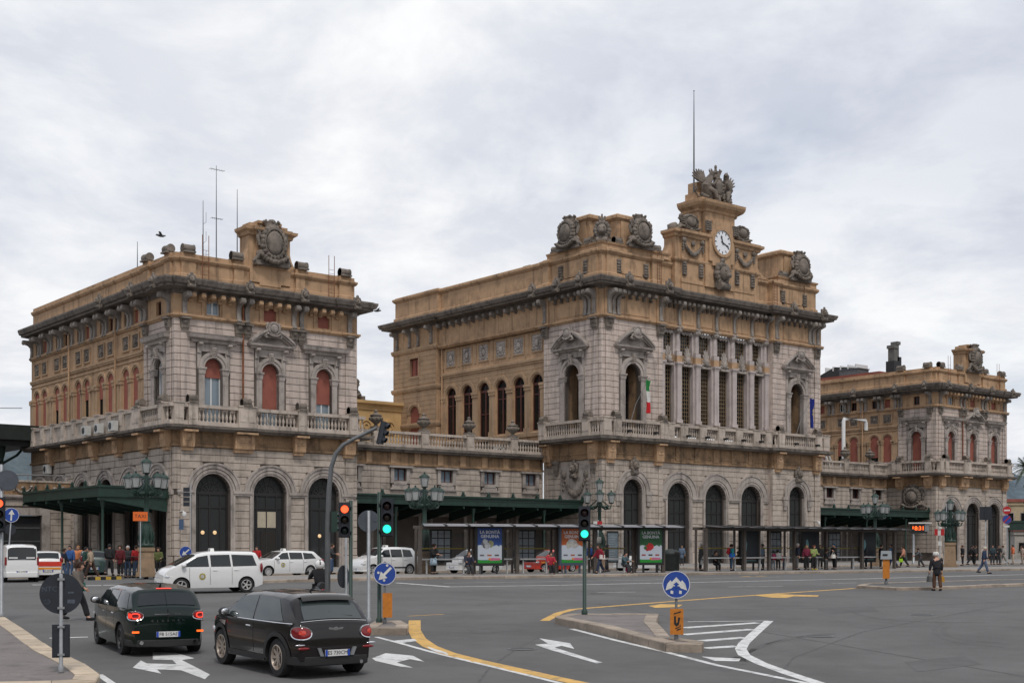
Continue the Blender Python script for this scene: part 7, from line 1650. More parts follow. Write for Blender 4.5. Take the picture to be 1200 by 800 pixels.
# ------------------------------------------------------------------ street furniture
M_BLUE = mat('sign_blue', (.012,.055,.30), .45, .08, 6, (.05,.05,.06), .35); M_SWHITE = mat('sign_white', (.62,.61,.58), .5, .1, 8, (.25,.24,.22), .4)
M_SRED = mat('sign_red', (.42,.012,.015), .45); M_SBACK = mat('sign_back_grey', (.062,.072,.088), .55, .15, 4); M_SORANGE = mat('sign_orange', (.50,.17,.015), .5, .12, 6, (.12,.05,.02), .4)
M_SBLACK = mat('sign_back_black', (.016,.020,.028), .5, .2, 5); M_POST = mat('shelter_brown_grey', (.085,.070,.060), .5, .15, 4)
def toward(x, y): return math.atan2(-y, -x)          # heading of a sign face that looks at the camera
def face_rz(x, y, off=0.0): return toward(x, y)+PI/2+off  # canonical sign faces -y
def lens(q_on, t, z, y, r, m, name):
    q = MB(); q.lathe([(0,.03),(r*.7,.022),(r,.0)], 18, T(0,y,z) @ RX(PI/2)); obj(name, q.mesh(name,180), m, t)
L_RED = mat('signal_red_lit', (.6,.03,.02), .3, emit=(1.0,.09,.03), estr=2.2); L_GRN = mat('signal_green_lit', (.02,.5,.35), .3, emit=(.03,.95,.55), estr=1.5)
L_OFF = {'red': mat('signal_red_off',(.025,.005,.005),.3), 'amber': mat('signal_amber_off',(.02,.012,.005),.3), 'green': mat('signal_green_off',(.005,.016,.013),.3)}
def head_mesh():
    q = MB(); q.box(-.15,.15,-.10,.10,0,.94); q.box(-.17,.17,.09,.11,-.03,.97)
    for z in (.17,.47,.77):
        n = 12; vs = []
        for i in range(n+1):
            a = -.25*PI+1.5*PI*i/n
            for rr, yy in ((.115,-.10),(.118,-.27),(.126,-.27),(.123,-.10)): vs.append((rr*math.cos(a), yy+(.10*(1-math.sin(a))*.45 if yy < -.2 else 0), z+rr*math.sin(a)))
        q.add(vs, [(i*4+k,i*4+(k+1)%4,i*4+4+(k+1)%4,i*4+4+k) for i in range(n) for k in range(4)])
    return q.mesh('signal_head')
def signal_head(t, M, lit):
    h = obj('signal_head', cached('sig_head', head_mesh), M_SBLACK, t, M)
    for z, c in ((.77,'red'),(.47,'amber'),(.17,'green')):
        m = L_RED if (lit == c == 'red') else (L_GRN if (lit == c == 'green') else L_OFF[c])
        q = MB(); q.lathe([(0,.03),(.075,.022),(.108,.0)], 18, T(0,-.105,z) @ RX(PI/2)); obj('lens', q.mesh('lens',180), m, h)
def post_mesh(h, r): q = MB(); q.lathe([(r*1.6,0),(r*1.6,.10),(r,.14),(r,h-.02),(r*.7,h)], 12); return q.mesh('pole', 50)
def traffic_light(label, px, py, h, zhead, lit, plateau=0.0, off=0.0, side=0.0, pole=M_DGREEN, r=.055):
    p = gp(px, py, plateau); t = thing('traffic_light', label, 'traffic light', tuple(p), face_rz(p.x,p.y,off))
    obj('pole', post_mesh(h, r), pole, t); signal_head(t, T(side,-.12,zhead), lit)
    for z in (zhead+.1, zhead+.8): q = MB(); q.box(min(0,side)-.02,max(0,side)+.02,-.10,.04,z,z+.05); obj('clamp', q.mesh('clamp'), M_BLACK, t)
    return t
traffic_light('traffic light lit red on a dark green pole between dark crossover and grey disc sign', 411, 728, 3.45, 2.42, 'red', 0, 0, -.17)
traffic_light('traffic light lit green right of the grey disc sign, above the round blue arrow sign', 444.5, 729, 3.45, 2.30, 'green', .18, 0, .20)
traffic_light('traffic light lit green on the kerbed island in the middle of the picture', 685, 719, 3.05, 2.12, 'green', .20, 0, 0.0)
t = traffic_light('traffic light lit red at the left edge above the pavement corner', 1.5, 722, 4.3, 2.42, 'red', .16, 0, -.06, M_GALV)
q = MB(); q.lathe([(0,.012),(.29,.012),(.30,0),(.0,0)], 26, T(.16,-.09,3.85) @ RX(PI/2)); obj('sign_back', q.mesh('sign_back'), M_SBACK, t)
def mast_arm():
    p = gp(384, 722); t = thing('traffic_light', 'tall curved grey mast with a tilted traffic light hung over the road', 'traffic light', tuple(p), face_rz(p.x,p.y))
    k = p.y/FPX; Z = lambda y: (722-y)*k; X = lambda x: (x-384)*k
    q = MB(); q.tube([(0,0,0),(0,0,Z(620)),(X(385.5),0,Z(575)),(X(388),0,Z(548)),(X(393),0,Z(532)),(X(402),0,Z(521)),(X(414),0,Z(514)),(X(428),0,Z(507)),(X(441),0,Z(500.5))], [.085,.078,.075,.07,.066,.062,.058,.054,.05], 12); q.lathe([(.16,0),(.16,.2),(.10,.26)],12); obj('mast', q.mesh('mast',50), M_IRON, t)
    signal_head(t, T(X(445),0,Z(519)) @ RY(.22) @ RZ(1.15) @ SC(.72,.72,.72), None)
    h2 = obj('signal_head', cached('sig_head_s', lambda: (lambda q: (q.box(-.09,.09,-.1,.1,0,.62), [q.tube([(.09,0,z),(.24,0,z)],.075,10) for z in (.1,.31,.52)], q.mesh('signal_head'))[-1])(MB())), M_DGREEN, t, T(.20,0,Z(623)))
mast_arm()
def disc(t, z, r, m, y=-.06, x=0.0, rim=None, name='sign_face'):
    q = MB(); q.lathe([(0,.012),(r,.012),(r,-.010),(0,-.010)], 30, T(x,y,z) @ RX(PI/2)); s = obj(name, q.mesh(name,40), m, t)
    if rim: q = MB(); q.lathe([(r*.93,.014),(r*.985,.014)], 30, T(x,y,z) @ RX(PI/2), caps=False); obj('rim', q.mesh('rim',fix=False), rim, s)
    return s
def shape(s, poly, z, y=-.076, m=None, name='symbol', x=0.0):
    q = MB(); q.prism([(a+x, b+z) for a, b in poly], 'y', y, y+.004); return obj(name, q.mesh(name), m or M_SWHITE, s)
ARROW = [(-.06,-.42),(.06,-.42),(.06,.05),(.22,.05),(0,.42),(-.22,.05),(-.06,.05)]
def rot(poly, a, k): c, s = math.cos(a), math.sin(a); return [((x*c-y*s)*k, (x*s+y*c)*k) for x, y in poly]
def sign_post(label, px, py, plateau, h, off=0.0, pole=M_GALV, r=.03, name='road_sign', tilt=0.0):
    p = gp(px, py, plateau); t = thing(name, label, 'road sign', tuple(p), face_rz(p.x,p.y,off)); 
    if tilt: t.rotation_euler = (0, tilt, face_rz(p.x,p.y,off))
    obj('pole', post_mesh(h, r), pole, t); return t, p
t, p = sign_post('round blue sign with white arrow slanting down left, beside the dark crossover', 451, 730, .18, 1.62, 0, M_IRON)
s = disc(t, 1.30, .30, M_BLUE, -.05, 0, M_SWHITE); shape(s, rot(ARROW, math.radians(135), .55), 1.30, -.068)
for a, b in ((.06,.22),(-.17,.03),(-.02,-.17)): q = MB(); q.lathe([(0,.004),(.032,.004),(.034,0)], 10, T(a,-.066,1.30+b) @ RX(PI/2)); obj('sticker', q.mesh('sticker'), M_SWHITE, s)
q = MB(); q.box(-.06,.19,-.09,-.04,.16,.80); obj('hazard_plate', q.mesh('hazard_plate'), M_SORANGE, t)
t, p = sign_post('round blue sign with forked white arrows above a graffitied orange plate', 792.5, 749, .20, 1.5, 0, M_IRON)
s = disc(t, 1.24, .315, M_BLUE, -.05, 0, M_SWHITE)
shape(s, [(-.20,.02),(-.13,.10),(-.10,.06),(.0,.17),(.10,.06),(.13,.10),(.20,.02),(.24,-.13),(.10,-.08),(.06,-.03),(0,-.05),(-.06,-.03),(-.10,-.08),(-.24,-.13)], 1.24, -.068); shape(s, [(0,.06),(.07,.0),(.03,-.01),(.03,-.07),(-.03,-.07),(-.03,-.01),(-.07,.0)], 1.24, -.072, M_BLUE)
for sx in (-.1,.09): shape(s, [(sx-.03,-.20),(sx+.03,-.21),(sx+.035,-.14),(sx-.025,-.13)], 1.24, -.068)
pl = MB(); pl.box(-.14,.16,-.075,-.045,.12,.70); pl = obj('hazard_plate', pl.mesh('hazard_plate'), M_SORANGE, t)
for poly in ([(-.06,.57),(.10,.62),(.11,.65),(-.05,.60)],[(-.05,.36),(.0,.30),(.06,.34),(.09,.50),(.04,.51),(.03,.40),(0,.37),(-.01,.54),(-.05,.53)],[(-.02,.24),(.10,.30),(.09,.36),(.07,.30),(-.02,.27)],[(.0,.20),(.10,.24),(.11,.27),(.02,.24)]): shape(pl, poly, 0, -.080, M_BLACK)
t, p = sign_post('round dark sign seen from the back above a black box on the corner pavement', 71.5, 787, .16, 1.78, 0, M_GALV, .034)
s = disc(t, 1.42, .37, M_SBLACK, -.0, 0); s.matrix_basis = T(0,.05,0)
for a in (-.26,.26): q = MB(); q.box(-.06,.06,-.045,.05,1.42+a-.02,1.42+a+.02); obj('clamp', q.mesh('clamp'), M_GALV, t)
M_STK = mat('faded_sticker', (.065,.078,.10), .7, .5, 30)
obj('graffiti', text_mesh('NTC', .13, .001), M_STK, s, T(-.20,-.014,1.50) @ RX(PI/2)); q = MB(); q.lathe([(0,.0),(.06,.0)], 12, T(-.24,-.0135,1.28) @ RX(PI/2)); obj('sticker', q.mesh('sticker'), M_STK, s); q = MB(); q.box(.11,.24,-.014,-.0125,1.24,1.31); obj('sticker', q.mesh('sticker'), M_STK, s); q = MB(); q.box(.12,.22,-.014,-.0125,1.42,1.45); obj('sticker', q.mesh('sticker'), M_STK, s)
q = MB(); q.box(-.155,.155,.03,.13,.26,.86); q.box(-.13,.13,.012,.03,.29,.83); obj('plate_back', q.mesh('plate_back'), M_SBLACK, t)
for z in (.30,.80): q = MB(); q.box(-.06,.06,-.045,.03,z,z+.035); obj('clamp', q.mesh('clamp'), M_GALV, t)
t, p = sign_post('grey disc sign back on a grey pole between the red and green lights', 432, 728, 0, 3.15, 0, M_GALV, .05); disc(t, 2.86, .31, M_SBACK, .06); q = MB(); q.box(.13,.24,.03,.05,2.86,2.90); obj('sticker', q.mesh('sticker'), M_STK, t)
t, p = sign_post('dark disc sign seen edge-on behind the scooter rider', 405.5, 722, 0, 2.6, 0, M_GALV, .04); s = disc(t, 1.20, .34, M_SBLACK, 0); s.matrix_basis = T(-.08,0,0) @ RZ(1.05)
t, p = sign_post('round blue sign with white upward arrow beside the left red light', 7.5, 681.5, 0, 3.5, 0, M_GALV, .035, 'road_sign', .07); disc(t, 3.35, .37, M_BLUE, -.05, .0, M_SWHITE); shape(t, rot(ARROW, 0, .66), 3.35, -.07); disc(t, 2.62, .27, M_SBLACK, .05)
t, p = sign_post('no entry sign above a no parking sign at the right edge', 1180, 662.5, .14, 5.2, 0, M_GALV, .04); s = disc(t, 4.62, .33, M_SRED, -.06); q = MB(); q.box(-.24,.24,-.08,-.07,4.56,4.68); obj('bar', q.mesh('bar'), M_SWHITE, s)
s = disc(t, 3.85, .36, M_BLUE, -.06, 0, M_SRED); shape(s, rot([(-.05,-.33),(.05,-.33),(.05,.33),(-.05,.33)], -PI/4, 1), 3.85, -.08, M_SRED, 'bar'); q = MB(); q.box(-.2,.2,-.07,-.05,3.2,3.36); obj('plate', q.mesh('plate'), M_SWHITE, t)
t, p = sign_post('dark square sign back on a pale pole before the right arches', 1155, 661, .14, 5.2, 0, M_GALV, .05); q = MB(); q.box(-.52,.52,.0,.06,4.0,5.2); obj('plate_back', q.mesh('plate_back'), M_SBLACK, t); q = MB(); q.box(-.06,.06,-.07,-.01,3.9,5.25); obj('clamp', q.mesh('clamp'), M_SBLACK, t)
t, p = sign_post('dark triangular sign back on a thin pole left of the right lamp post', 1109, 663, .14, 5.0, 0, M_GALV, .035); q = MB(); q.prism([(-.5,3.9),(.5,3.9),(.0,5.0)], 'y', .0, .04); obj('plate_back', q.mesh('plate_back'), M_SBLACK, t)
t, p = sign_post('round blue direction sign on the pavement beside the left arch of the left block', 217.5, 672.5, .14, 1.6, 0, M_GALV, .03); s = disc(t, 1.25, .36, M_BLUE, -.05, 0, M_SWHITE); shape(s, rot(ARROW, math.radians(130), .62), 1.25, -.07)
t, p = sign_post('small orange taxi sign on a thin pole before the left lamp post', 164.5, 677.5, .14, 3.35, 0, M_GALV, .03, 'taxi_sign_post'); q = MB(); q.box(-.36,.36,-.05,-.02,2.92,3.38); s = obj('sign_plate', q.mesh('sign_plate'), mat('orange_plate',(.72,.14,.015),.5), t); obj('lettering', text_mesh('TAXI', .26, .001), M_BLACK, s, T(0,-.053,3.15) @ RX(PI/2))
t, p = sign_post('dark blue information plate on a thin pole left of the first arch', 223.5, 672, .14, 5.2, 0, M_GALV, .03); 
for a, b, w_ in ((3.9,5.0,.16),): 
    for i in range(4): q = MB(); q.box(-.42,-.06,-.04,-.02,a+.28*i,a+.25+.28*i); obj('sign_plate', q.mesh('sign_plate'), M_SBLACK, t)
q = MB(); q.box(-.66,-.40,-.05,-.02,2.55,3.15); s = obj('sign_plate', q.mesh('sign_plate'), mat('slate_blue_plate',(.05,.09,.17),.5), t)
# ticket machines / delineator posts with orange body on the right median
t, p = sign_post('orange delineator post with a pale box on top at the tip of the right median', 1038.5, 684, .13, .55, 0, M_IRON, .05, 'delineator'); t['category'] = 'delineator'
q = MB(); q.box(-.15,.15,-.14,.14,.25,1.12); obj('marker', q.mesh('marker'), M_SORANGE, t); q = MB(); q.taper(-.25,.25,-.2,.2,1.12,1.50,.9); obj('lamp_box', q.mesh('lamp_box'), mat('pale_grey_plastic',(.30,.33,.35),.5), t); q = MB(); q.box(-.15,.06,-.21,-.19,1.28,1.36); obj('slot', q.mesh('slot'), M_BLACK, t)
# orange display of the bus stop
def display():
    p = gp(1070.5, 660.5, .14); t = thing('bus_display', 'bus stop display with orange lit digits on a tall grey post', 'display', tuple(p), face_rz(p.x,p.y)); k = p.y/FPX; Z = lambda y: (660.5-y)*k; X = lambda x: (x-1070.5)*k
    q = MB(); q.lathe([(.16,0),(.16,.1),(.11,.15),(.11,Z(620))], 12); obj('pole', q.mesh('pole',50), M_GALV, t); q = MB(); q.box(X(1067),X(1086),-.18,.22,Z(624.5),Z(613.5)); b = obj('display_case', q.mesh('display_case'), M_BLACK, t)
    q = MB(); q.box(X(1065),X(1091),-.35,.35,Z(613.3),Z(611.8)); obj('roof', q.mesh('roof'), M_SWHITE, t); q = MB(); q.box(X(1083),X(1087.5),-.22,.2,Z(622.5),Z(613.6)); obj('side_panel', q.mesh('side_panel'), M_GALV, b)
    q = MB(); mo = mat('orange_led',(.6,.1,.01),.4,emit=(1,.13,.015),estr=1.6)
    obj('lettering', text_mesh('18:31', .52, .002, 'CENTER', .012), mo, b, T(X(1075.6),-.185,Z(618.8)) @ RX(PI/2))
display()
def stop_sign():
    p = gp(1101.5, 661, .14); t = thing('bus_stop_sign', 'bus stop post with red and white plates right of the orange display', 'bus stop', tuple(p), face_rz(p.x,p.y)); k = p.y/FPX
    obj('pole', post_mesh(44*k, .05), M_GALV, t); Z = lambda y: (661-y)*k
    for a, b, m in ((-6,-2.5,M_SRED),(-2.3,.8,M_SWHITE),(1,4.8,M_SRED)): q = MB(); q.box(a*k,b*k,-.1,-.06,Z(627),Z(619.5)); obj('sign_plate', q.mesh('sign_plate'), m, t)
    q = MB(); q.box(-2.3*k,2*k,-.1,-.06,Z(639),Z(634)); obj('timetable', q.mesh('timetable'), M_SWHITE, t); q = MB(); q.box(-1.6*k,1.8*k,-.2,.1,Z(619.3),Z(616)); obj('lamp', q.mesh('lamp'), M_SWHITE, t)
stop_sign()
def stop_sign2():
    p = gp(701, 670, .14); t = thing('bus_stop_sign', 'bus stop post with red line numbers at the green lamp post in the middle', 'bus stop', tuple(p), face_rz(p.x,p.y)); k = p.y/FPX; Z = lambda y: (670-y)*k
    obj('pole', post_mesh(Z(609), .04), M_GALV, t)
    q = MB(); q.box(-5.5*k,-1.2*k,-.07,-.03,Z(614),Z(610.5)); obj('sign_plate', q.mesh('sign_plate'), M_SWHITE, t)
    for a in (-1,2): q = MB(); q.box(a*k,(a+2.7)*k,-.08,-.03,Z(614.2),Z(610.3)); obj('sign_plate', q.mesh('sign_plate'), M_SRED, t)
    q = MB(); q.box(-4*k,3.6*k,-.08,-.03,Z(636),Z(629)); obj('timetable', q.mesh('timetable'), M_SWHITE, t)
stop_sign2()
# ------------------------------------------------------------------ candelabra lamp posts
M_LGLASS = mat('milky_lantern_glass', (.36,.37,.365), .35, .08, 3)
def lantern(t, M):
    q = MB(); q.lathe([(.06,0),(.17,.06),(.20,.10)], 8); q.lathe([(.30,.62),(.34,.64),(.30,.70),(.16,.82),(.05,.86),(.05,.94),(.0,.98)], 8)
    for i in range(4): a = PI/4+PI/2*i; q.tube([(.2*math.cos(a),.2*math.sin(a),.10),(.30*math.cos(a),.30*math.sin(a),.62)], .014, 5)
    l = obj('lantern', cached('lantern', lambda: q.mesh('lantern', 40)), M_GREEN, t, M)
    g_ = MB(); g_.lathe([(.18,.10),(.285,.62)], 8); obj('lantern_glass', cached('lantern_g', lambda: g_.mesh('lantern_glass', 20)), M_LGLASS, l)
def lamp_post(label, px, py, ptop, arms, ped=1.9, plateau=.14, rot_=0.0):
    p = gp(px, py, plateau); t = thing('street_lamp', label, 'street lamp', tuple(p), face_rz(p.x,p.y,rot_), 'green candelabra lamp posts'); k = p.y/FPX; H = (py-ptop)*k
    s = 1.0
    q = MB(); q.box(-.54,.54,-.54,.54,0,.22); q.taper(-.45,.45,-.45,.45,.22,ped-.2,.86); q.box(-.45,.45,-.45,.45,ped-.2,ped); obj('pedestal', q.mesh('pedestal'), mat('tan_stone_pedestal',(.27,.185,.115),.85,.15,1.5,DK,.4,.3,.2), t)
    top = H-1.0; hz = top-1.0
    q = MB(); q.lathe([(.40,0),(.44,.12),(.34,.25),(.28,.5),(.33,.8),(.27,1.1),(.19,1.3),(.24,1.4),(.19,1.5),(.135,1.65),(.12,2.6),(.16,2.7),(.11,2.8)], 14, T(0,0,ped)); 
    for i in range(8): a = 2*PI*i/8; q.tube([(.30*math.cos(a),.30*math.sin(a),ped+.15),(.38*math.cos(a),.38*math.sin(a),ped+.55),(.30*math.cos(a),.30*math.sin(a),ped+.9),(.20*math.cos(a),.20*math.sin(a),ped+1.25)], [.08,.075,.07,.04], 6)
    q.lathe([(.12,ped+2.7),(.105,hz-.3),(.16,hz-.2),(.12,hz-.05),(.22,hz+.15),(.14,hz+.4),(.09,top)], 12); obj('pole', q.mesh('pole', 50), M_GREEN, t)
    lantern(t, T(0,0,top))
    for i in range(arms):
        a = 2*PI*i/arms+.35; c, d = math.cos(a), math.sin(a); R = .95
        q = MB(); q.tube([(.1*c,.1*d,hz+.1),(.45*c,.45*d,hz-.18),(.85*c,.85*d,hz-.12),(R*c,R*d,hz+.12)], [.07,.06,.05,.05], 7)
        for u in (.3,.6): q.lump((u*c,u*d,hz-.02),(.14,.14,.12),7,5,.25)
        q.tube([(.12*c,.12*d,hz+.5),(.5*c,.5*d,hz+.2),(.8*c,.8*d,hz+.02)], [.04,.04,.03], 6); obj('arm', q.mesh('arm', 50), M_GREEN, t)
        lantern(t, T(R*c,R*d,hz+.18))
    return t
lamp_post('large green candelabra lamp post at the canopy corner of the left block', 171.5, 675, 534, 5, 1.55)
lamp_post('green candelabra lamp post above the left end of the bus shelter', 497.5, 671.5, 552, 5, 1.3)
lamp_post('green candelabra lamp post with three lanterns in front of the hall corner', 702.5, 667, 559, 3, 1.3, .14, .2)
lamp_post('green candelabra lamp post before the right canopy', 1025.5, 663, 576.5, 5, 1.4)
lamp_post('green candelabra lamp post on a tan pedestal beside the right corner block', 1113.5, 664, 583.5, 5, 1.9)
# ------------------------------------------------------------------ bus shelters
M_SGLASS = mat('shelter_glass', (.10,.10,.10), .03, spec=.5, alpha=.18); M_SROOF = mat('dark_shelter_roof', (.022,.021,.022), .4); M_SPANE = mat('pale_roof_panel', (.33,.34,.37), .25, .1, 2)
def poster(t, x, kind, y=-.62, w=1.46, z0=.62, h=2.02):
    q = MB(); q.box(x-w/2-.14,x+w/2+.14,y,y+.20,z0-.16,z0+h+.16); q.box(x-.5,x-.4,y+.05,y+.15,0,z0-.16); q.box(x+.4,x+.5,y+.05,y+.15,0,z0-.16)
    c = obj('poster_case', q.mesh('poster_case'), M_BLACK if kind != 'orange' else mat('blue_grey_case',(.05,.07,.10),.4), t)
    bg, = ({'blue':(.012,.045,.19),'orange':(.33,.075,.012),'green':(.012,.075,.022),'dark':(.012,.016,.022)}[kind],)
    def bit(poly, m, yo, nm='poster_print'): q = MB(); q.prism([(x+a*w/2, z0+b*h) for a, b in poly], 'y', y-yo-.002, y-yo); return obj(nm, q.mesh(nm), m, c)
    bit([(-1,0),(1,0),(1,1),(-1,1)], mat('poster_'+kind, bg, .45, .2, 3), .002, 'poster')
    if kind == 'dark':
        bit([(-.85,.06),(.85,.06),(.85,.13),(-.85,.13)], mat('poster_red',(.25,.02,.02),.5), .005); bit([(-.85,.0),(.85,.0),(.85,.055),(-.85,.055)], mat('poster_teal',(.10,.20,.21),.5), .005); bit([(-.75,.42),(-.45,.30),(-.35,.55),(-.5,.72),(-.72,.68)], mat('poster_pale_teal',(.13,.28,.31),.5), .005); return
    pale = mat('poster_pale',(.42,.46,.52),.45)
    bit([(-1,.09),(1,.09),(1,.50),(.85,.52),(.78,.47),(.55,.52),(.3,.48),(0,.50),(-.4,.49),(-.8,.52),(-1,.50)], pale, .005)
    bit([(-1,0),(1,0),(1,.10),(.5,.115),(.1,.10),(-.4,.075),(-1,.10)], mat('poster_grass_green',(.015,.22,.025),.45), .009)
    bit([(-.1,.10),(.05,.07),(.85,.08),(.9,.14),(.15,.15)], mat('poster_pink',(.45,.12,.22),.45), .012); bit([(-.15,.115),(.0,.075),(.1,.14),(-.05,.15)], mat('poster_amber',(.6,.2,.02),.45), .014)
    mm = {'blue':[(-.35,.56,.34,.13,(.10,.10,.11)),(.1,.55,.22,.10,(.20,.20,.10)),(-.2,.50,.25,.09,(.30,.31,.33)),(-.4,.62,.20,.07,(.33,.34,.36))],'orange':[(-.1,.58,.42,.12,(.42,.42,.41)),(-.4,.52,.22,.10,(.34,.33,.28)),(.15,.52,.30,.09,(.34,.33,.31))],'green':[(-.05,.47,.30,.11,(.38,.012,.015)),(-.3,.43,.24,.085,(.32,.01,.014)),(-.5,.44,.14,.05,(.03,.10,.02))]}[kind]
    for i, (a, b, rx, rz_, col) in enumerate(mm): bit([(a+rx*math.cos(2*PI*k/14)*(1+.12*math.sin(3*k)), b+rz_*math.sin(2*PI*k/14)*(1+.12*math.cos(5*k))) for k in range(14)], mat('poster_item_%s_%d' % (kind, i), col, .5, .3, 8), .009+.003*i)
    for i, col in enumerate(((.10,.10,.11),(.30,.09,.04),(.06,.06,.07))):
        if kind == 'green': col = ((.25,.05,.05),(.03,.03,.03),(.25,.05,.05))[i]
        a = -.66+.62*i; bit([(a-.18,.20),(a+.18,.20),(a+.18,.245),(a-.18,.245)], mat('poster_logo_%s_%d' % (kind,i), col, .5), .009)
    mw = mat('poster_white_ink',(.5,.5,.52),.5)
    for i, (tx, b) in enumerate((('LA BONTÀ', .88), ('GENUINA', .76))): obj('lettering', cached(('post',tx), lambda tx=tx: text_mesh(tx, .25, .001, 'CENTER', .006)), mw, c, T(x, y-.006, z0+b*h) @ RX(PI/2))
def timetable(t, x, y=.9, w=1.15, z0=.75, h=1.75):
    q = MB(); q.box(x-w/2-.1,x+w/2+.1,y,y+.08,z0-.1,z0+h+.12); c = obj('timetable_case', q.mesh('timetable_case'), M_BLACK, t)
    for i in range(3):
        for j in range(4): q = MB(); q.box(x-w/2+w*i/3+.03,x-w/2+w*(i+1)/3-.03,y-.008,y,z0+h*j/4+.03,z0+h*(j+1)/4-.03); obj('timetable_sheet', q.mesh('timetable_sheet'), mat('paper',(.42,.47,.52),.6,.08,4), c)
def shelter(label, pxa, da, pxb, db, posts, zt, posters, tables, spane, group='bus shelters on the platform'):
    pa_, pb_ = Vector(((pxa-600)/FPX*da, da)), Vector(((pxb-600)/FPX*db, db)); dr = (pb_-pa_).normalized(); L = (pb_-pa_).length
    t = thing('bus_shelter', label, 'bus shelter', (pa_.x,pa_.y,(g(da)+g(db))/2+ZPL), math.atan2(dr.y,dr.x), group)
    def X(px): k = (px-600)/FPX; return (k*pa_.y-pa_.x)/(dr.x-k*dr.y)
    q = MB(); q.box(0,L,-.06,.06,zt-.16,zt-.02); q.box(0,L,.82,.94,zt-.1,zt+.06); obj('roof_beam', q.mesh('roof_beam'), M_POST, t)
    n = int(L/1.35)
    for i in range(n):   # slanting roof: pale panels between dark louvres
        a, b = L*i/n, L*(i+1)/n
        q = MB(); q.add([(a+.05,-1.25,zt+.0),(b-.10,-1.25,zt+.0),(b+.45,1.0,zt+.16),(a+.60,1.0,zt+.16),(a+.05,-1.25,zt+.03),(b-.10,-1.25,zt+.03),(b+.45,1.0,zt+.19),(a+.60,1.0,zt+.19)],[(3,2,1,0),(4,5,6,7),(0,1,5,4),(2,3,7,6),(1,2,6,5),(3,0,4,7)]); obj('roof_panel', q.mesh('roof_panel'), spane, t)
        q = MB(); q.add([(b-.10,-1.3,zt-.02),(b+.05,-1.3,zt-.02),(b+.60,1.05,zt+.14),(b+.45,1.05,zt+.14),(b-.10,-1.3,zt+.07),(b+.05,-1.3,zt+.07),(b+.60,1.05,zt+.23),(b+.45,1.05,zt+.23)],[(3,2,1,0),(4,5,6,7),(0,1,5,4),(2,3,7,6),(1,2,6,5),(3,0,4,7)]); obj('louvre', q.mesh('louvre'), M_SROOF, t)
    for px in posts:
        x = X(px); q = MB(); q.box(x-.10,x+.10,-.10,.10,0,zt-.1); obj('post', q.mesh('post'), M_POST, t); q = MB(); q.box(x-.06,x+.06,.8,.92,0,zt-.1); obj('rear_post', q.mesh('rear_post'), M_POST, t)
    for pa, pb in zip(posts, posts[1:]):
        a, b = X(pa), X(pb)
        q = MB(); q.box(a+.2,b-.2,.84,.856,.45,zt-.3); obj('glass_panel', q.mesh('glass_panel'), M_SGLASS, t)
        if b-a > 2.2:
            q = MB(); q.box(a+.25,b-.25,.15,.55,.80,.88); [q.box(s-.04,s+.04,.3,.4,0,.80) for s in (a+.5,b-.5)]; obj('bench', q.mesh('bench'), mat('pale_bench',(.50,.50,.50),.5), t)
            q = MB(); q.box(a+.2,b-.2,.86,.865,1.42,1.50); obj('yellow_band', q.mesh('yellow_band'), mat('yellow_film',(.42,.32,.03),.5), t)
    for px, k in posters: poster(t, X(px), k, .55 if k == 'dark' else -.62)
    for px in tables: timetable(t, X(px))
    return t
shelter('long bus shelter with three bright posters in front of hall and left wing', 489, 75.0, 792, 80.5, (492,555,606,652,697,743,777), 2.72, ((570,'blue'),(667,'orange'),(757.5,'green')), (522,622), M_SPANE)
shelter('bus shelter with dark posters and queueing people before the right half of the hall', 824, 83.0, 1053, 95.0, (827,872,901,931,968,1010,1048), 2.75, ((886,'dark'),(958,'dark'),(1025,'dark')), (920,990), mat('dark_roof_panel', (.06,.06,.064), .3))
def notice():
    p = gp(718, 668, .14); t = thing('notice_board', 'grey-blue information board on the pavement behind the woman in maroon jacket', 'notice board', tuple(p), face_rz(p.x,p.y,.3)); k = p.y/FPX
    q = MB(); q.box(-7*k,7*k,0,.12,.5,2.6); q.box(-6*k,-5*k,0,.1,0,.5); q.box(5*k,6*k,0,.1,0,.5); obj('case', q.mesh('case'), M_BLACK, t); q = MB(); q.box(-6.2*k,6.2*k,-.02,0,.62,2.45); s = obj('sheet', q.mesh('sheet'), mat('map_print',(.17,.22,.25),.4,.25,3), t)
    for i in range(9): q = MB(); q.box(-5*k,(4.5-(i*7%4))*k,-.024,-.02,.9+.16*i,.95+.16*i); obj('text_line', q.mesh('text_line'), mat('print_grey',(.30,.34,.37),.5), s)
notice()
def bins():
    p = gp(786, 668.5, .14); t = thing('litter_bin', 'tall black litter container right of the green poster', 'litter bin', tuple(p), TH); q = MB(); q.lathe([(.50,0),(.55,.1),(.57,1.0),(.60,1.05),(.60,1.15),(.45,1.32),(.1,1.42),(0,1.42)], 16); obj('container', q.mesh('container',45), mat('bin_black_green',(.016,.022,.02),.6,.2,4), t); q = MB(); q.box(-.2,.2,-.60,-.5,1.05,1.2); obj('slot', q.mesh('slot'), M_INK, t)
    for i, (px, py) in enumerate(((404.5,676),(1128,662),(1195,661))): pass
bins()
def cctv(label, px, py, d):
    x, z = (px-600)/FPX*d, (HY-py)/FPX*d; t = thing('security_camera', label, 'camera', (x,d,z), face_rz(x,d), 'white security cameras'); q = MB(); q.tube([(.35,.5,.05),(-.0,.1,.08),(-.05,0,-.02)], .04, 6); obj('arm', q.mesh('arm'), M_WHITE, t); q = MB(); q.lathe([(.05,.1),(.13,.06),(.14,-.1),(.10,-.22),(0,-.28)], 12, T(-.05,0,-.05)); obj('dome', q.mesh('dome',60), M_WHITE, t)
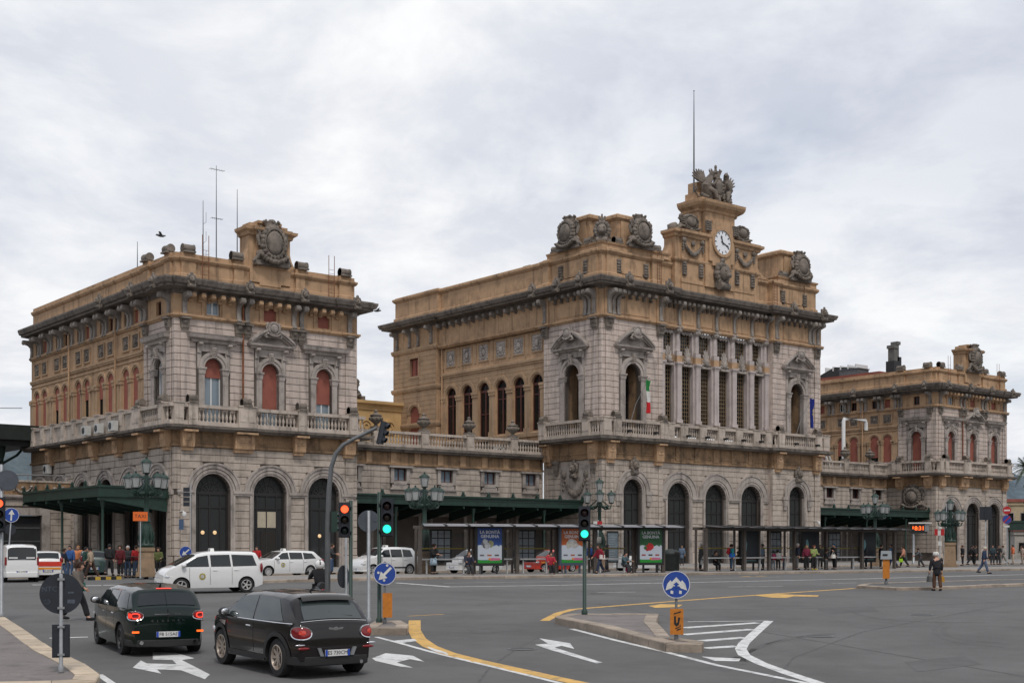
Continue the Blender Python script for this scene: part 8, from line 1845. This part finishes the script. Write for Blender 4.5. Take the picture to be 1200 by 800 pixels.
def cam_on(label, u, v, z):
    x, y = W(u, v); t = thing('security_camera', label, 'camera', (x,y,z), TH, 'white security cameras'); q = MB(); q.tube([(0,.75,.10),(0,.25,.12),(0,.0,.0)], .035, 6); obj('arm', q.mesh('arm'), M_WHITE, t); q = MB(); q.lathe([(.05,.1),(.15,.06),(.16,-.12),(.11,-.26),(0,-.32)], 12, T(0,0,-.05)); obj('dome', q.mesh('dome',60), M_WHITE, t)
cam_on('white dome camera on the corner of the left block', .45, -.7, 2.55); cam_on('white dome camera at the right end of the hall', 70.6, -2.15, 2.75)
# barrier railing and guard rail near the left canopy
def railing():
    a, b = gp(118,676,.14), gp(140,676,.14); t = thing('railing', 'dark metal railing in front of the left canopy doors', 'railing', tuple(a), math.atan2(b.y-a.y,b.x-a.x)); L = (b-a).length*1.3
    for zz in (1.05,.25): q = MB(); q.tube([(0,3,zz),(L,3,zz)], .03, 6); obj('rail', q.mesh('rail'), M_BLACK, t)
    for i in range(12): q = MB(); q.tube([(L*i/11,3,0),(L*i/11,3,1.05)], .018, 5); obj('bar', q.mesh('bar'), M_BLACK, t)
railing()
# ------------------------------------------------------------------ flags on the hall balconies
def flag(label, u, cols, ln, seed):
    x, y = W(40.4+u, -1.43); t = thing('flag', label, 'flag', (x,y,ZB+13.2), TH)
    tip = Vector((.35,-1.7,3.9)) if True else None; q = MB(); q.tube([(-.9,-.35,-.6),(-.9+.5*.9,-.35-.5*.9,1.6),tuple(tip)], [.03,.028,.018], 7); q.lump(tuple(tip),(.05,.05,.05),6,4); obj('pole', q.mesh('pole'), M_GALV, t)
    n = len(cols); base = Vector((.35,-1.65,3.75))
    for k, c in enumerate(cols):
        q = MB(); rows = 10; cn = 12; vs = []
        for j in range(rows+1):
            zz = -(k+j/rows)/n*ln
            for i in range(cn+1):
                a = i/cn; wdt = 1.0*(1-.25*abs(zz)/ln) if True else 0; vs.append((base.x-.25+wdt*(a-.2)*.55+.07*math.sin(7*a+zz*2.2+seed)-.05*zz*0, base.y+.10*math.sin(9*a+seed+zz*1.5), base.z+zz-.10*a*math.sin(3*a)))
        q.add(vs, [(j*(cn+1)+i,j*(cn+1)+i+1,(j+1)*(cn+1)+i+1,(j+1)*(cn+1)+i) for j in range(rows) for i in range(cn)]); o = obj('flag_cloth', q.mesh('flag_cloth',180), cloth(c), t)
    return t
flag('Italian tricolour hanging limp from a pole at the left hall balcony', 4.0, ((.02,.20,.05),(.62,.62,.6),(.50,.015,.02)), 3.0, .5)
t = flag('dark blue flag with a ring of gold stars hanging at the right hall balcony', 27.6, ((.010,.022,.19),), 3.0, 2.0)
for i in range(5): q = MB(); q.lathe([(0,0),(.06,0)],5,T(.23+.06*math.cos(2*PI*i/5),-1.80,2.3+.3*math.sin(2*PI*i/5)) @ RX(PI/2)); obj('star', q.mesh('star',fix=False), mat('flag_gold',(.55,.42,.03),.7), t)
# ------------------------------------------------------------------ what stands on, beside and behind the station
def on(u, v, z): x, y = W(u, v); return (x, y, ZB+z)
def antenna(label, u, v, z, h, kind):
    t = thing('roof_antenna', label, 'antenna', on(u,v,z), TH, 'masts on the left block roof'); q = MB(); q.tube([(0,0,0),(0,0,h*.5),(0,0,h)], [.06,.045,.02], 7); obj('mast', q.mesh('mast'), M_IRON, t)
    if kind == 'yagi':
        for zz, ln in ((h*.97,.9),(h*.62,.7)):
            q = MB(); q.tube([(-ln*.6,0,zz),(ln*.8,0,zz)], .02, 5); [q.tube([(-ln*.6+ln*1.3*i/5,-.25,zz),(-ln*.6+ln*1.3*i/5,.25,zz)], .012, 4) for i in range(6)]; obj('aerial', q.mesh('aerial'), M_IRON, t)
    if kind == 'rods':
        for k in range(3): q = MB(); q.tube([(.0,0,h*(.35+.2*k)),(.25,0,h*(.38+.2*k)),(.25,0,h*(.48+.2*k))], .018, 5); obj('rod', q.mesh('rod'), M_IRON, t)
for px, v, z0, ytop, kind, lab in ((238,6.0,21.2,235,'rods','grey roof mast with short side rods, left one of the tall three'),(253.5,9.0,21.2,194,'yagi','tallest roof mast with a small television aerial'),(278,7.0,22.0,222,'plain','plain thin roof mast near the coat of arms'),(161,12.0,21.2,283,'plain','short thin rod on the flank parapet of the left block')):
    u = uvpx(px, v); x, y = W(u, v); antenna(lab, u, v, z0, (HY-ytop)/FPX*y-ZB-z0, kind)
def bird(label, px, py, d, wing, hd):
    x, z = (px-600)/FPX*d, (HY-py)/FPX*d; q = MB(); s = 1.0
    q.tube([(-.28,0,.02),(-.12,0,.0),(.05,0,.03),(.17,0,.05),(.24,0,.06),(.30,0,.04)], [.02,.07,.09,.06,.055,.008], 9)
    for sg in (-1,1):
        if wing: q.add([(.06,sg*.05,.05),(.10,sg*.35,.18),(-.02,sg*.70,.10),(-.05,sg*.38,.14),(-.10,sg*.05,.03),(.06,sg*.05,.03),(.10,sg*.35,.165),(-.02,sg*.70,.09),(-.05,sg*.38,.125),(-.10,sg*.05,.01)],[(0,1,3,4),(1,2,3),(9,8,6,5),(8,7,6),(0,5,6,1),(1,6,7,2),(2,7,8,3),(3,8,9,4)])
        else: q.tube([(.08,sg*.07,.05),(-.1,sg*.08,.03),(-.32,sg*.03,.02)], [.03,.05,.01], 6)
        if not wing: q.tube([(.0,sg*.03,-.05),(.0,sg*.03,-.16)], .01, 4)
    tag(obj('bird', q.mesh('bird',180), mat('gull_grey',(.10,.10,.105),.8), None, T(x,d,z) @ RZ(hd) @ SC(1.3,1.3,1.3)), label, 'bird')
bird('small dark bird flying between the left block and the hall', 442, 364.5, 120, True, .4)
bird('gull perched on the parapet scroll of the left block', 188.5, 276.5, 99.0, True, 3.3)
def ac(label, u, v, z, parent_rz=TH):
    t = thing('air_conditioner', label, 'air conditioner', on(u,v,z), parent_rz, 'air conditioners of the station'); q = MB(); q.box(-.48,.48,-.2,.2,0,.75); obj('case', q.mesh('case'), mat('ac_white',(.50,.50,.48),.5,.1,3), t); q = MB(); q.lathe([(.0,.02),(.26,.02),(.28,0)],16,T(-.12,-.2,.38) @ RX(PI/2)); obj('fan_grille', q.mesh('fan_grille'), M_BLACK, t)
for i, (v, z) in enumerate(((8.2,10.5),(11.0,10.5),(13.6,10.5))): ac(('white air conditioner on the flank balcony nearest the corner','white air conditioner in the middle of the flank balcony','white air conditioner farthest along the flank balcony')[i], -1.2, v, z, TH-PI/2)
ac('white air conditioner hanging on the ochre band of the flank', -.4, 24.5, 8.0, TH-PI/2); ac('white air conditioner on the terrace beside the hall, left of two', 36.9, 9.0, 10.4); ac('white air conditioner on the terrace right against the hall', 38.4, 9.0, 10.4)
# rear halls seen over the wings
def rear_hall():
    B = Bldg('rear_hall', 'yellow rear hall with roundels and a carved crest behind the left wing', 'building', 22.0, 30.0, 0); M = Matrix.Identity(4); zt = 17.2; L = 18.0
    q = MB(); q.box(0,L,0,6,0,zt); B.put('wall', q.mesh('wall'), mat('yellow_plaster',(.56,.37,.17),.92,.1,.3,(.2,.12,.06),.2,.2))
    q = MB(); q.sweep([(0,zt-.9),(.12,zt-.85),(.2,zt-.4),(.5,zt-.2),(.5,zt+.1),(0,zt+.15)], [(0,6),(0,0),(L,0),(L,6)]); B.put('cornice', q.mesh('cornice'), MATS['yellow_plaster'])
    for i in range(6):
        q = MB(); q.ring(0,0,.55,.8,-.12,.05,20,0,2*PI); q.ring(0,0,.2,.35,-.12,.05,16,0,2*PI); B.put('roundel', q.mesh('roundel'), MATS['yellow_plaster'], T(1.5+3*i,0,zt-2.6)); 
    q = MB(); q.sweep([(0,zt-4.4),(.3,zt-4.3),(.3,zt-4.1),(0,zt-4.0)], [(0,0),(L,0)]); B.put('string_course', q.mesh('string_course'), MATS['yellow_plaster'])
    B.put('carved_crest', cached('rear_crest', lambda: cartouche_mesh(4.0, 2.6, 51, False)), M_ORN, T(10.9,.6,zt+.1)); q = MB(); q.box(8.2,13.6,.3,1.2,zt+.1,zt+.6); B.put('crest_base', q.mesh('crest_base'), M_ORN)
    for i in range(5): rect_window(B, T(2.4+3.2*i,-.03,11.2), 1.3, 1.3, M_WFRAME, M_GLASS, 1)
rear_hall()
def right_roof():
    x0 = 95.2
    t = thing('roof_hut', 'low red roofed plant hut with ventilators on the right corner block', 'roof hut', on(96.0,8.5,21.2), TH); q = MB(); q.prism([(-.5,1.7),(7,1.7),(7,2.6),(3,3.1),(-.5,2.6)],'x',-.2,1); q = MB(); q.box(0,9,0,25,0,1.75); obj('wall', q.mesh('wall'), M_OCHRE, t); q = MB(); q.box(-.3,9.3,-.3,25.3,1.75,2.05); obj('roof', q.mesh('roof'), M_REDROOF, t)
    for i, (a, b, w, h) in enumerate(((1.0,11.0,1.3,1.1),(.8,14.5,1.2,.9),(.6,3.5,2.2,.8))): q = MB(); q.box(a,a+w,b,b+w*1.3,2.05,2.05+h); q.box(a-.1,a+w+.1,b-.1,b+w*1.3+.1,2.05+h,2.15+h); obj('ventilator', q.mesh('ventilator'), M_IRON, t)
    q = MB(); q.prism([(3.5,2.05),(10,2.05),(10,2.6),(7.5,3.5),(4.5,3.1)],'x',1.2,3.5,); obj('skylight', q.mesh('skylight'), M_SROOF, t)
    for i in range(5): q = MB(); q.box(1.1,3.6,4.2+i*1.15,4.35+i*1.15,3.0,3.55); obj('skylight_bar', q.mesh('skylight_bar'), M_WFRAME, t)
    c = thing('chimney', 'tall black chimney with pale twin pots behind the right corner parapet', 'chimney', on(100.6,9.6,20.9), TH); q = MB(); q.box(-.75,.6,-.6,.6,0,4.1); q.box(.6,1.05,-.45,.45,0,4.7); obj('stack', q.mesh('stack'), M_BLACK, c)
    q = MB(); q.box(-.5,.22,-.45,.45,4.1,5.7); q.box(-.65,.3,-.55,.55,5.7,6.1); q.box(.22,.62,-.38,.38,4.7,6.2); q.box(.1,.8,-.5,.5,6.2,6.6); obj('pot', q.mesh('pot'), mat('sooty_concrete',(.13,.125,.115),.9,.25,1), c)
right_roof()
def white_duct():
    t = thing('vent_pipe', 'white bent vent pipe on the terrace of the right wing', 'pipe', on(88.2,7.9,10.4), TH); q = MB(); q.tube([(0,0,0),(0,0,6.2),(.1,0,6.5),(4.2,0,6.6),(4.4,0,6.3),(4.4,0,5.4)], .22, 10); obj('duct', q.mesh('duct',50), M_WHITE, t); q = MB(); q.lathe([(.5,0),(.5,1.0),(.3,1.3)],12); obj('fan_box', q.mesh('fan_box',50), M_WHITE, t); q = MB(); q.tube([(-4.2,0,3.2),(-2.6,0,.6)], .16, 8); q.tube([(-3.6,0,3.4),(-2.0,0,.8)], .10, 8); obj('brace', q.mesh('brace',50), M_WHITE, t)
white_duct()
# low annex with gate, and the dark platform roof at the far left
def annex():
    B = Bldg('annex', 'low stone annex with dark gate at the left end of the station', 'building', -40, 20.0, 60); L = 40
    op = [dict(c=L-4.2, w=1.75, zb=.02, zs=4.3, arch=False, rm=2.45, top=.6, depth=.5)]
    B.wall(Matrix.Identity(4), 0, L, 0, 5.6, op); B.courses(Matrix.Identity(4), 0, L, .9, 5.55, .52, op, 1.6, M_STONEB)
    q = MB(); c = L-4.2
    for sg in (-1,1): q.box(min(c+sg*1.75,c+sg*2.4),max(c+sg*1.75,c+sg*2.4),-.12,.3,0,4.9)
    q.box(c-1.75,c+1.75,-.12,.3,4.3,4.9); B.put('gate_surround', q.mesh('gate_surround'), M_TRIM)
    q = MB(); q.box(c-1.7,c+1.7,.35,.42,.05,4.25); gt = B.put('gate', q.mesh('gate'), mat('dark_gate',(.022,.024,.026),.6,.15,2))
    for z in (2.1,3.2): q = MB(); q.box(c-1.7,c+1.7,.31,.35,z,z+.12); B.put('gate_bar', q.mesh('gate_bar'), M_IRON, None, gt)
    B.sweep('string_course', [(0,5.55),(.15,5.6),(.25,5.75),(.25,5.9),(0,5.95)], [(0,0),(L,0)], M_TRIM)
    q = MB(); q.box(0,L,0,.4,5.9,7.0); B.put('parapet', q.mesh('parapet'), M_OCHRED); q = MB(); q.box(0,L,-.06,.46,7.0,7.15); B.put('coping', q.mesh('coping'), M_STONEB)
    for i in range(14): B.put('garland', cached('ann_g', lambda: garland_mesh(1.6,.7,61)), M_TRIM, T(L-1.4-2.6*i,-.02,6.05))
    q = MB(); q.tube([(0,.2,7.6),(L,.2,7.6)], .06, 6); [q.tube([(L-.5-3*i,.2,7.1),(L-.5-3*i,.2,7.6)], .04, 5) for i in range(12)]; B.put('rail', q.mesh('rail'), M_GALV)
    B.finish_blocks()
annex()
def platform_roof():
    x = on(-.15, 27.4, 0); t = thing('platform_roof', 'dark green platform roof on iron columns at the far left', 'canopy', (x[0],x[1],ZB), TH)
    q = MB(); q.box(-60,-.02,0,18,11.6,12.1); q.box(-60,.0,-.25,.0,11.0,12.3); q.box(-60,-.05,.3,17.6,10.5,11.6); obj('roof', q.mesh('roof'), mat('black_green_iron',(.014,.020,.018),.6,.2,2), t)
    for i in range(8):
        q = MB(); q.lathe([(.28,0),(.28,.6),(.18,.8),(.16,9.4),(.3,9.9),(.34,10.5)], 10, T(-2.5-7*i,2.0,0)); q.tube([(-2.5-7*i,2,9.0),(-1.2-7*i,2,9.8),(-.6-7*i,2,10.5)], .12, 6); q.tube([(-2.5-7*i,2,9.0),(-3.8-7*i,2,9.8),(-4.4-7*i,2,10.5)], .12, 6); obj('column', q.mesh('column',50), M_GREEN, t)
    q = MB(); q.tube([(-60,3,10.9),(-2,3,14.0),(-.4,3,14.1)], .035, 5); obj('cable', q.mesh('cable'), M_GALV, t)
    c = thing('rail_carriage', 'pale railway carriage with red door standing under the dark platform roof', 'carriage', (on(-12,36,0)[0],on(-12,36,0)[1],ZB), TH); q = MB(); q.box(-30,8,0,3,6.9,9.4); q.box(-30,8,.2,2.8,9.4,9.9); obj('body', q.mesh('body'), mat('carriage_grey',(.17,.17,.18),.5), c); q = MB(); q.box(-30,8,-.03,0,7.7,8.8); obj('window_band', q.mesh('window_band'), M_GLASS, c); q = MB(); q.box(5.0,6.2,-.05,0,7.0,9.2); obj('door', q.mesh('door'), M_SRED, c)
platform_roof()
# ------------------------------------------------------------------ right edge: palm, buildings, hills
M_FROND = mat('palm_leaf', (.045,.075,.028), .6, .25, 2, None, 0, 0, 0); M_TRUNK = mat('palm_bark', (.13,.10,.075), .95, .3, 3, (.04,.03,.02), .6, .3, .6, 12)
def palm(px, d, ytop):
    x = (px-600)/FPX*d; z0 = g(d); H = (HY-ytop)/FPX*d-z0
    t = thing('palm_tree', 'palm tree with arching fronds at the right edge', 'tree', (x,d,z0)); q = MB(); r = random.Random(3)
    q.lathe([(.42,0),(.34,.8),(.28,H*.4),(.26,H*.8),(.34,H*.95),(.2,H)], 12); 
    for i in range(26): a = i*2.4; z = .5+i*(H-1.2)/26; q.lump((.28*math.cos(a),.28*math.sin(a),z),(.12,.12,.16),6,4,.2,None,r)
    obj('trunk', q.mesh('trunk',60), M_TRUNK, t)
    for k in range(46):
        a = k*2.399; el = r.uniform(-.3,1.25); ln = r.uniform(2.0,2.9); q = MB(); pts = []; n = 9
        for i in range(n+1):
            s = i/n; rad = ln*s*math.cos(el)*(1-.10*s); zz = ln*s*math.sin(el)-1.5*s*s*(1.1-el*.35); pts.append(Vector((rad*math.cos(a), rad*math.sin(a), H+zz)))
        q.tube(pts, [.03*(1-.8*i/n)+.005 for i in range(n+1)], 4)
        for i in range(1, n*3):
            s = i/(n*3); p = pts[int(s*n)].lerp(pts[min(int(s*n)+1,n)], s*n-int(s*n)); dd = (pts[min(int(s*n)+1,n)]-pts[int(s*n)]).normalized(); sd = dd.cross(Vector((0,0,1))).normalized(); ll = .62*math.sin(PI*min(1,s*.85+.15))
            for sg in (-1,1):
                tip = p+sd*sg*ll*.8+dd*ll*.6-Vector((0,0,.22*ll+r.uniform(0,.06))); q.add([p-dd*.03, p+dd*.03, tip], [(0,1,2)])
        obj('frond', q.mesh('frond', fix=False), M_FROND, t)
    for i in range(6):
        pass
palm(1203, 168, 548)
def side_building(label, px0, px1, d, ytop, col, rows, cols, mname):
    x0, x1 = (px0-600)/FPX*d, (px1-600)/FPX*d; z0 = g(d); H = (HY-ytop)/FPX*d-z0; t = thing('apartment_house', label, 'building', (x0,d,z0)); Wd = x1-x0; m = mat(mname, col, .9, .12, .3, (.1,.08,.06), .3, .3)
    q = MB(); q.box(0,Wd,0,14,0,H); obj('wall', q.mesh('wall'), m, t); q = MB(); q.box(-.4,Wd+.4,-.4,14.4,H,H+.5); obj('roof', q.mesh('roof'), M_REDROOF, t); q = MB(); q.box(-.2,Wd+.2,-.2,14.2,H-.5,H-.002); obj('cornice', q.mesh('cornice'), m, t)
    for j in range(rows):
        for i in range(cols):
            cx = Wd*(i+.5)/cols; zz = 1.2+(H-2.0)*j/rows; hh = (H-2.0)/rows*.58; w = obj('window', cached(('apw',round(hh,2)), lambda: (lambda q: (q.box(-.62,.62,-.1,.02,-.12,0), q.box(-.62,-.5,-.06,.02,0,hh), q.box(.5,.62,-.06,.02,0,hh), q.box(-.62,.62,-.06,.02,hh,hh+.12), q.mesh('window'))[-1])(MB())), M_TRIM, t, T(cx,0,zz)); obj('pane', cached(('app',round(hh,2)), lambda: (lambda q: (q.box(-.5,.5,-.015,.01,0,hh), q.mesh('pane'))[-1])(MB())), M_GLASS, w)
side_building('yellow-grey house behind the palm at the right edge', 1176, 1240, 215, 588, (.42,.34,.22), 3, 4, 'far_yellow_wall')
side_building('pale low house with dark gateway at the right edge', 1189, 1260, 190, 622, (.40,.37,.33), 1, 4, 'far_pale_wall')
def far_canopy():
    d = 176; x0 = (1181-600)/FPX*d; x1 = (1260-600)/FPX*d; t = thing('canopy', 'green canopy over the entrance at the right edge', 'canopy', (x0,d,g(d))); k = d/FPX; q = MB(); q.box(0,x1-x0,0,.2,(HY-621)*k+1.6,(HY-612)*k+1.6); q.box(-.1,x1-x0+.1,-.1,.3,(HY-612)*k+1.6,(HY-611)*k+1.75); q.box(0,x1-x0,.2,5,(HY-613)*k+1.6,(HY-612.5)*k+1.6); obj('fascia', q.mesh('fascia'), M_GREEN, t)
    for i in range(4): q = MB(); q.lathe([(.15,0),(.09,.4),(.09,(HY-621)*k+1.6)],8,T(.4+i*3,.4,0)); obj('column', q.mesh('column',50), M_GREEN, t)
far_canopy()
def hills():
    for name, d, pts, col in (('hills', 1600, [(1040,602),(1080,570),(1100,545),(1120,541),(1140,548),(1170,560),(1210,572),(1300,590),(1500,610)], (.085,.115,.14)),('hills', 1300, [(-300,560),(-100,520),(0,512),(25,505),(60,520),(140,560),(300,610)], (.075,.10,.115))):
        q = MB(); rows = 8; n = 40; rnd = random.Random(d); base = g(d); X0, X1 = pts[0][0], pts[-1][0]; H = [(HY-lin(pts, X0+(X1-X0)*i/n)+rnd.uniform(-1.5,1.5))/FPX*d-base for i in range(n+1)]
        for j in range(rows+1):
            s = j/rows; 
            for i in range(n+1): q.v.append(((X0+(X1-X0)*i/n-600)/FPX*d*(1+.05*s), d-260*(1-s)+rnd.uniform(-8,8), base-3+(H[i]+3)*math.sin(s*PI/2)+rnd.uniform(-2,2)*(0<s<1)))
        for i in range(n+1): q.v.append(((X0+(X1-X0)*i/n-600)/FPX*d*1.15, d+500, base-3))
        q.f = [(j*(n+1)+i,j*(n+1)+i+1,(j+1)*(n+1)+i+1,(j+1)*(n+1)+i) for j in range(rows+1) for i in range(n)]; obj(name, q.mesh('hills',180), mat('hill_wood_%d' % d, col, .95, .4, .02), kind='structure')
def added_ring_hills():
    # unseen hill ring added round the viewpoint to darken reflections and horizon light
    q = MB(); n = 72; rows = 6; rnd = random.Random(5); prof = []
    for i in range(n+1):
        a = math.radians(24+312*i/n); up = min(1, (i/n)*9, (1-i/n)*9); prof.append((a, 620*(1+.08*math.sin(i*.9)), up*(118+34*math.sin(i*.55)+16*math.sin(i*1.7)+rnd.uniform(-5,5))))
    for j in range(rows+1):
        s = j/rows
        for a, R, H in prof: q.v.append((R*math.sin(a)*(1+.45*s)+rnd.uniform(-6,6), R*math.cos(a)*(1+.45*s)+rnd.uniform(-6,6), -6+(H+6)*math.sin(s*PI/2)**1.1))
    q.f = [(j*(n+1)+i,j*(n+1)+i+1,(j+1)*(n+1)+i+1,(j+1)*(n+1)+i) for j in range(rows) for i in range(n)]
    obj('hills', q.mesh('hills',180), mat('added_hill_wood', (.060,.066,.052), .95, .35, .03, (.20,.16,.12), .5), kind='structure')
hills()
added_ring_hills()
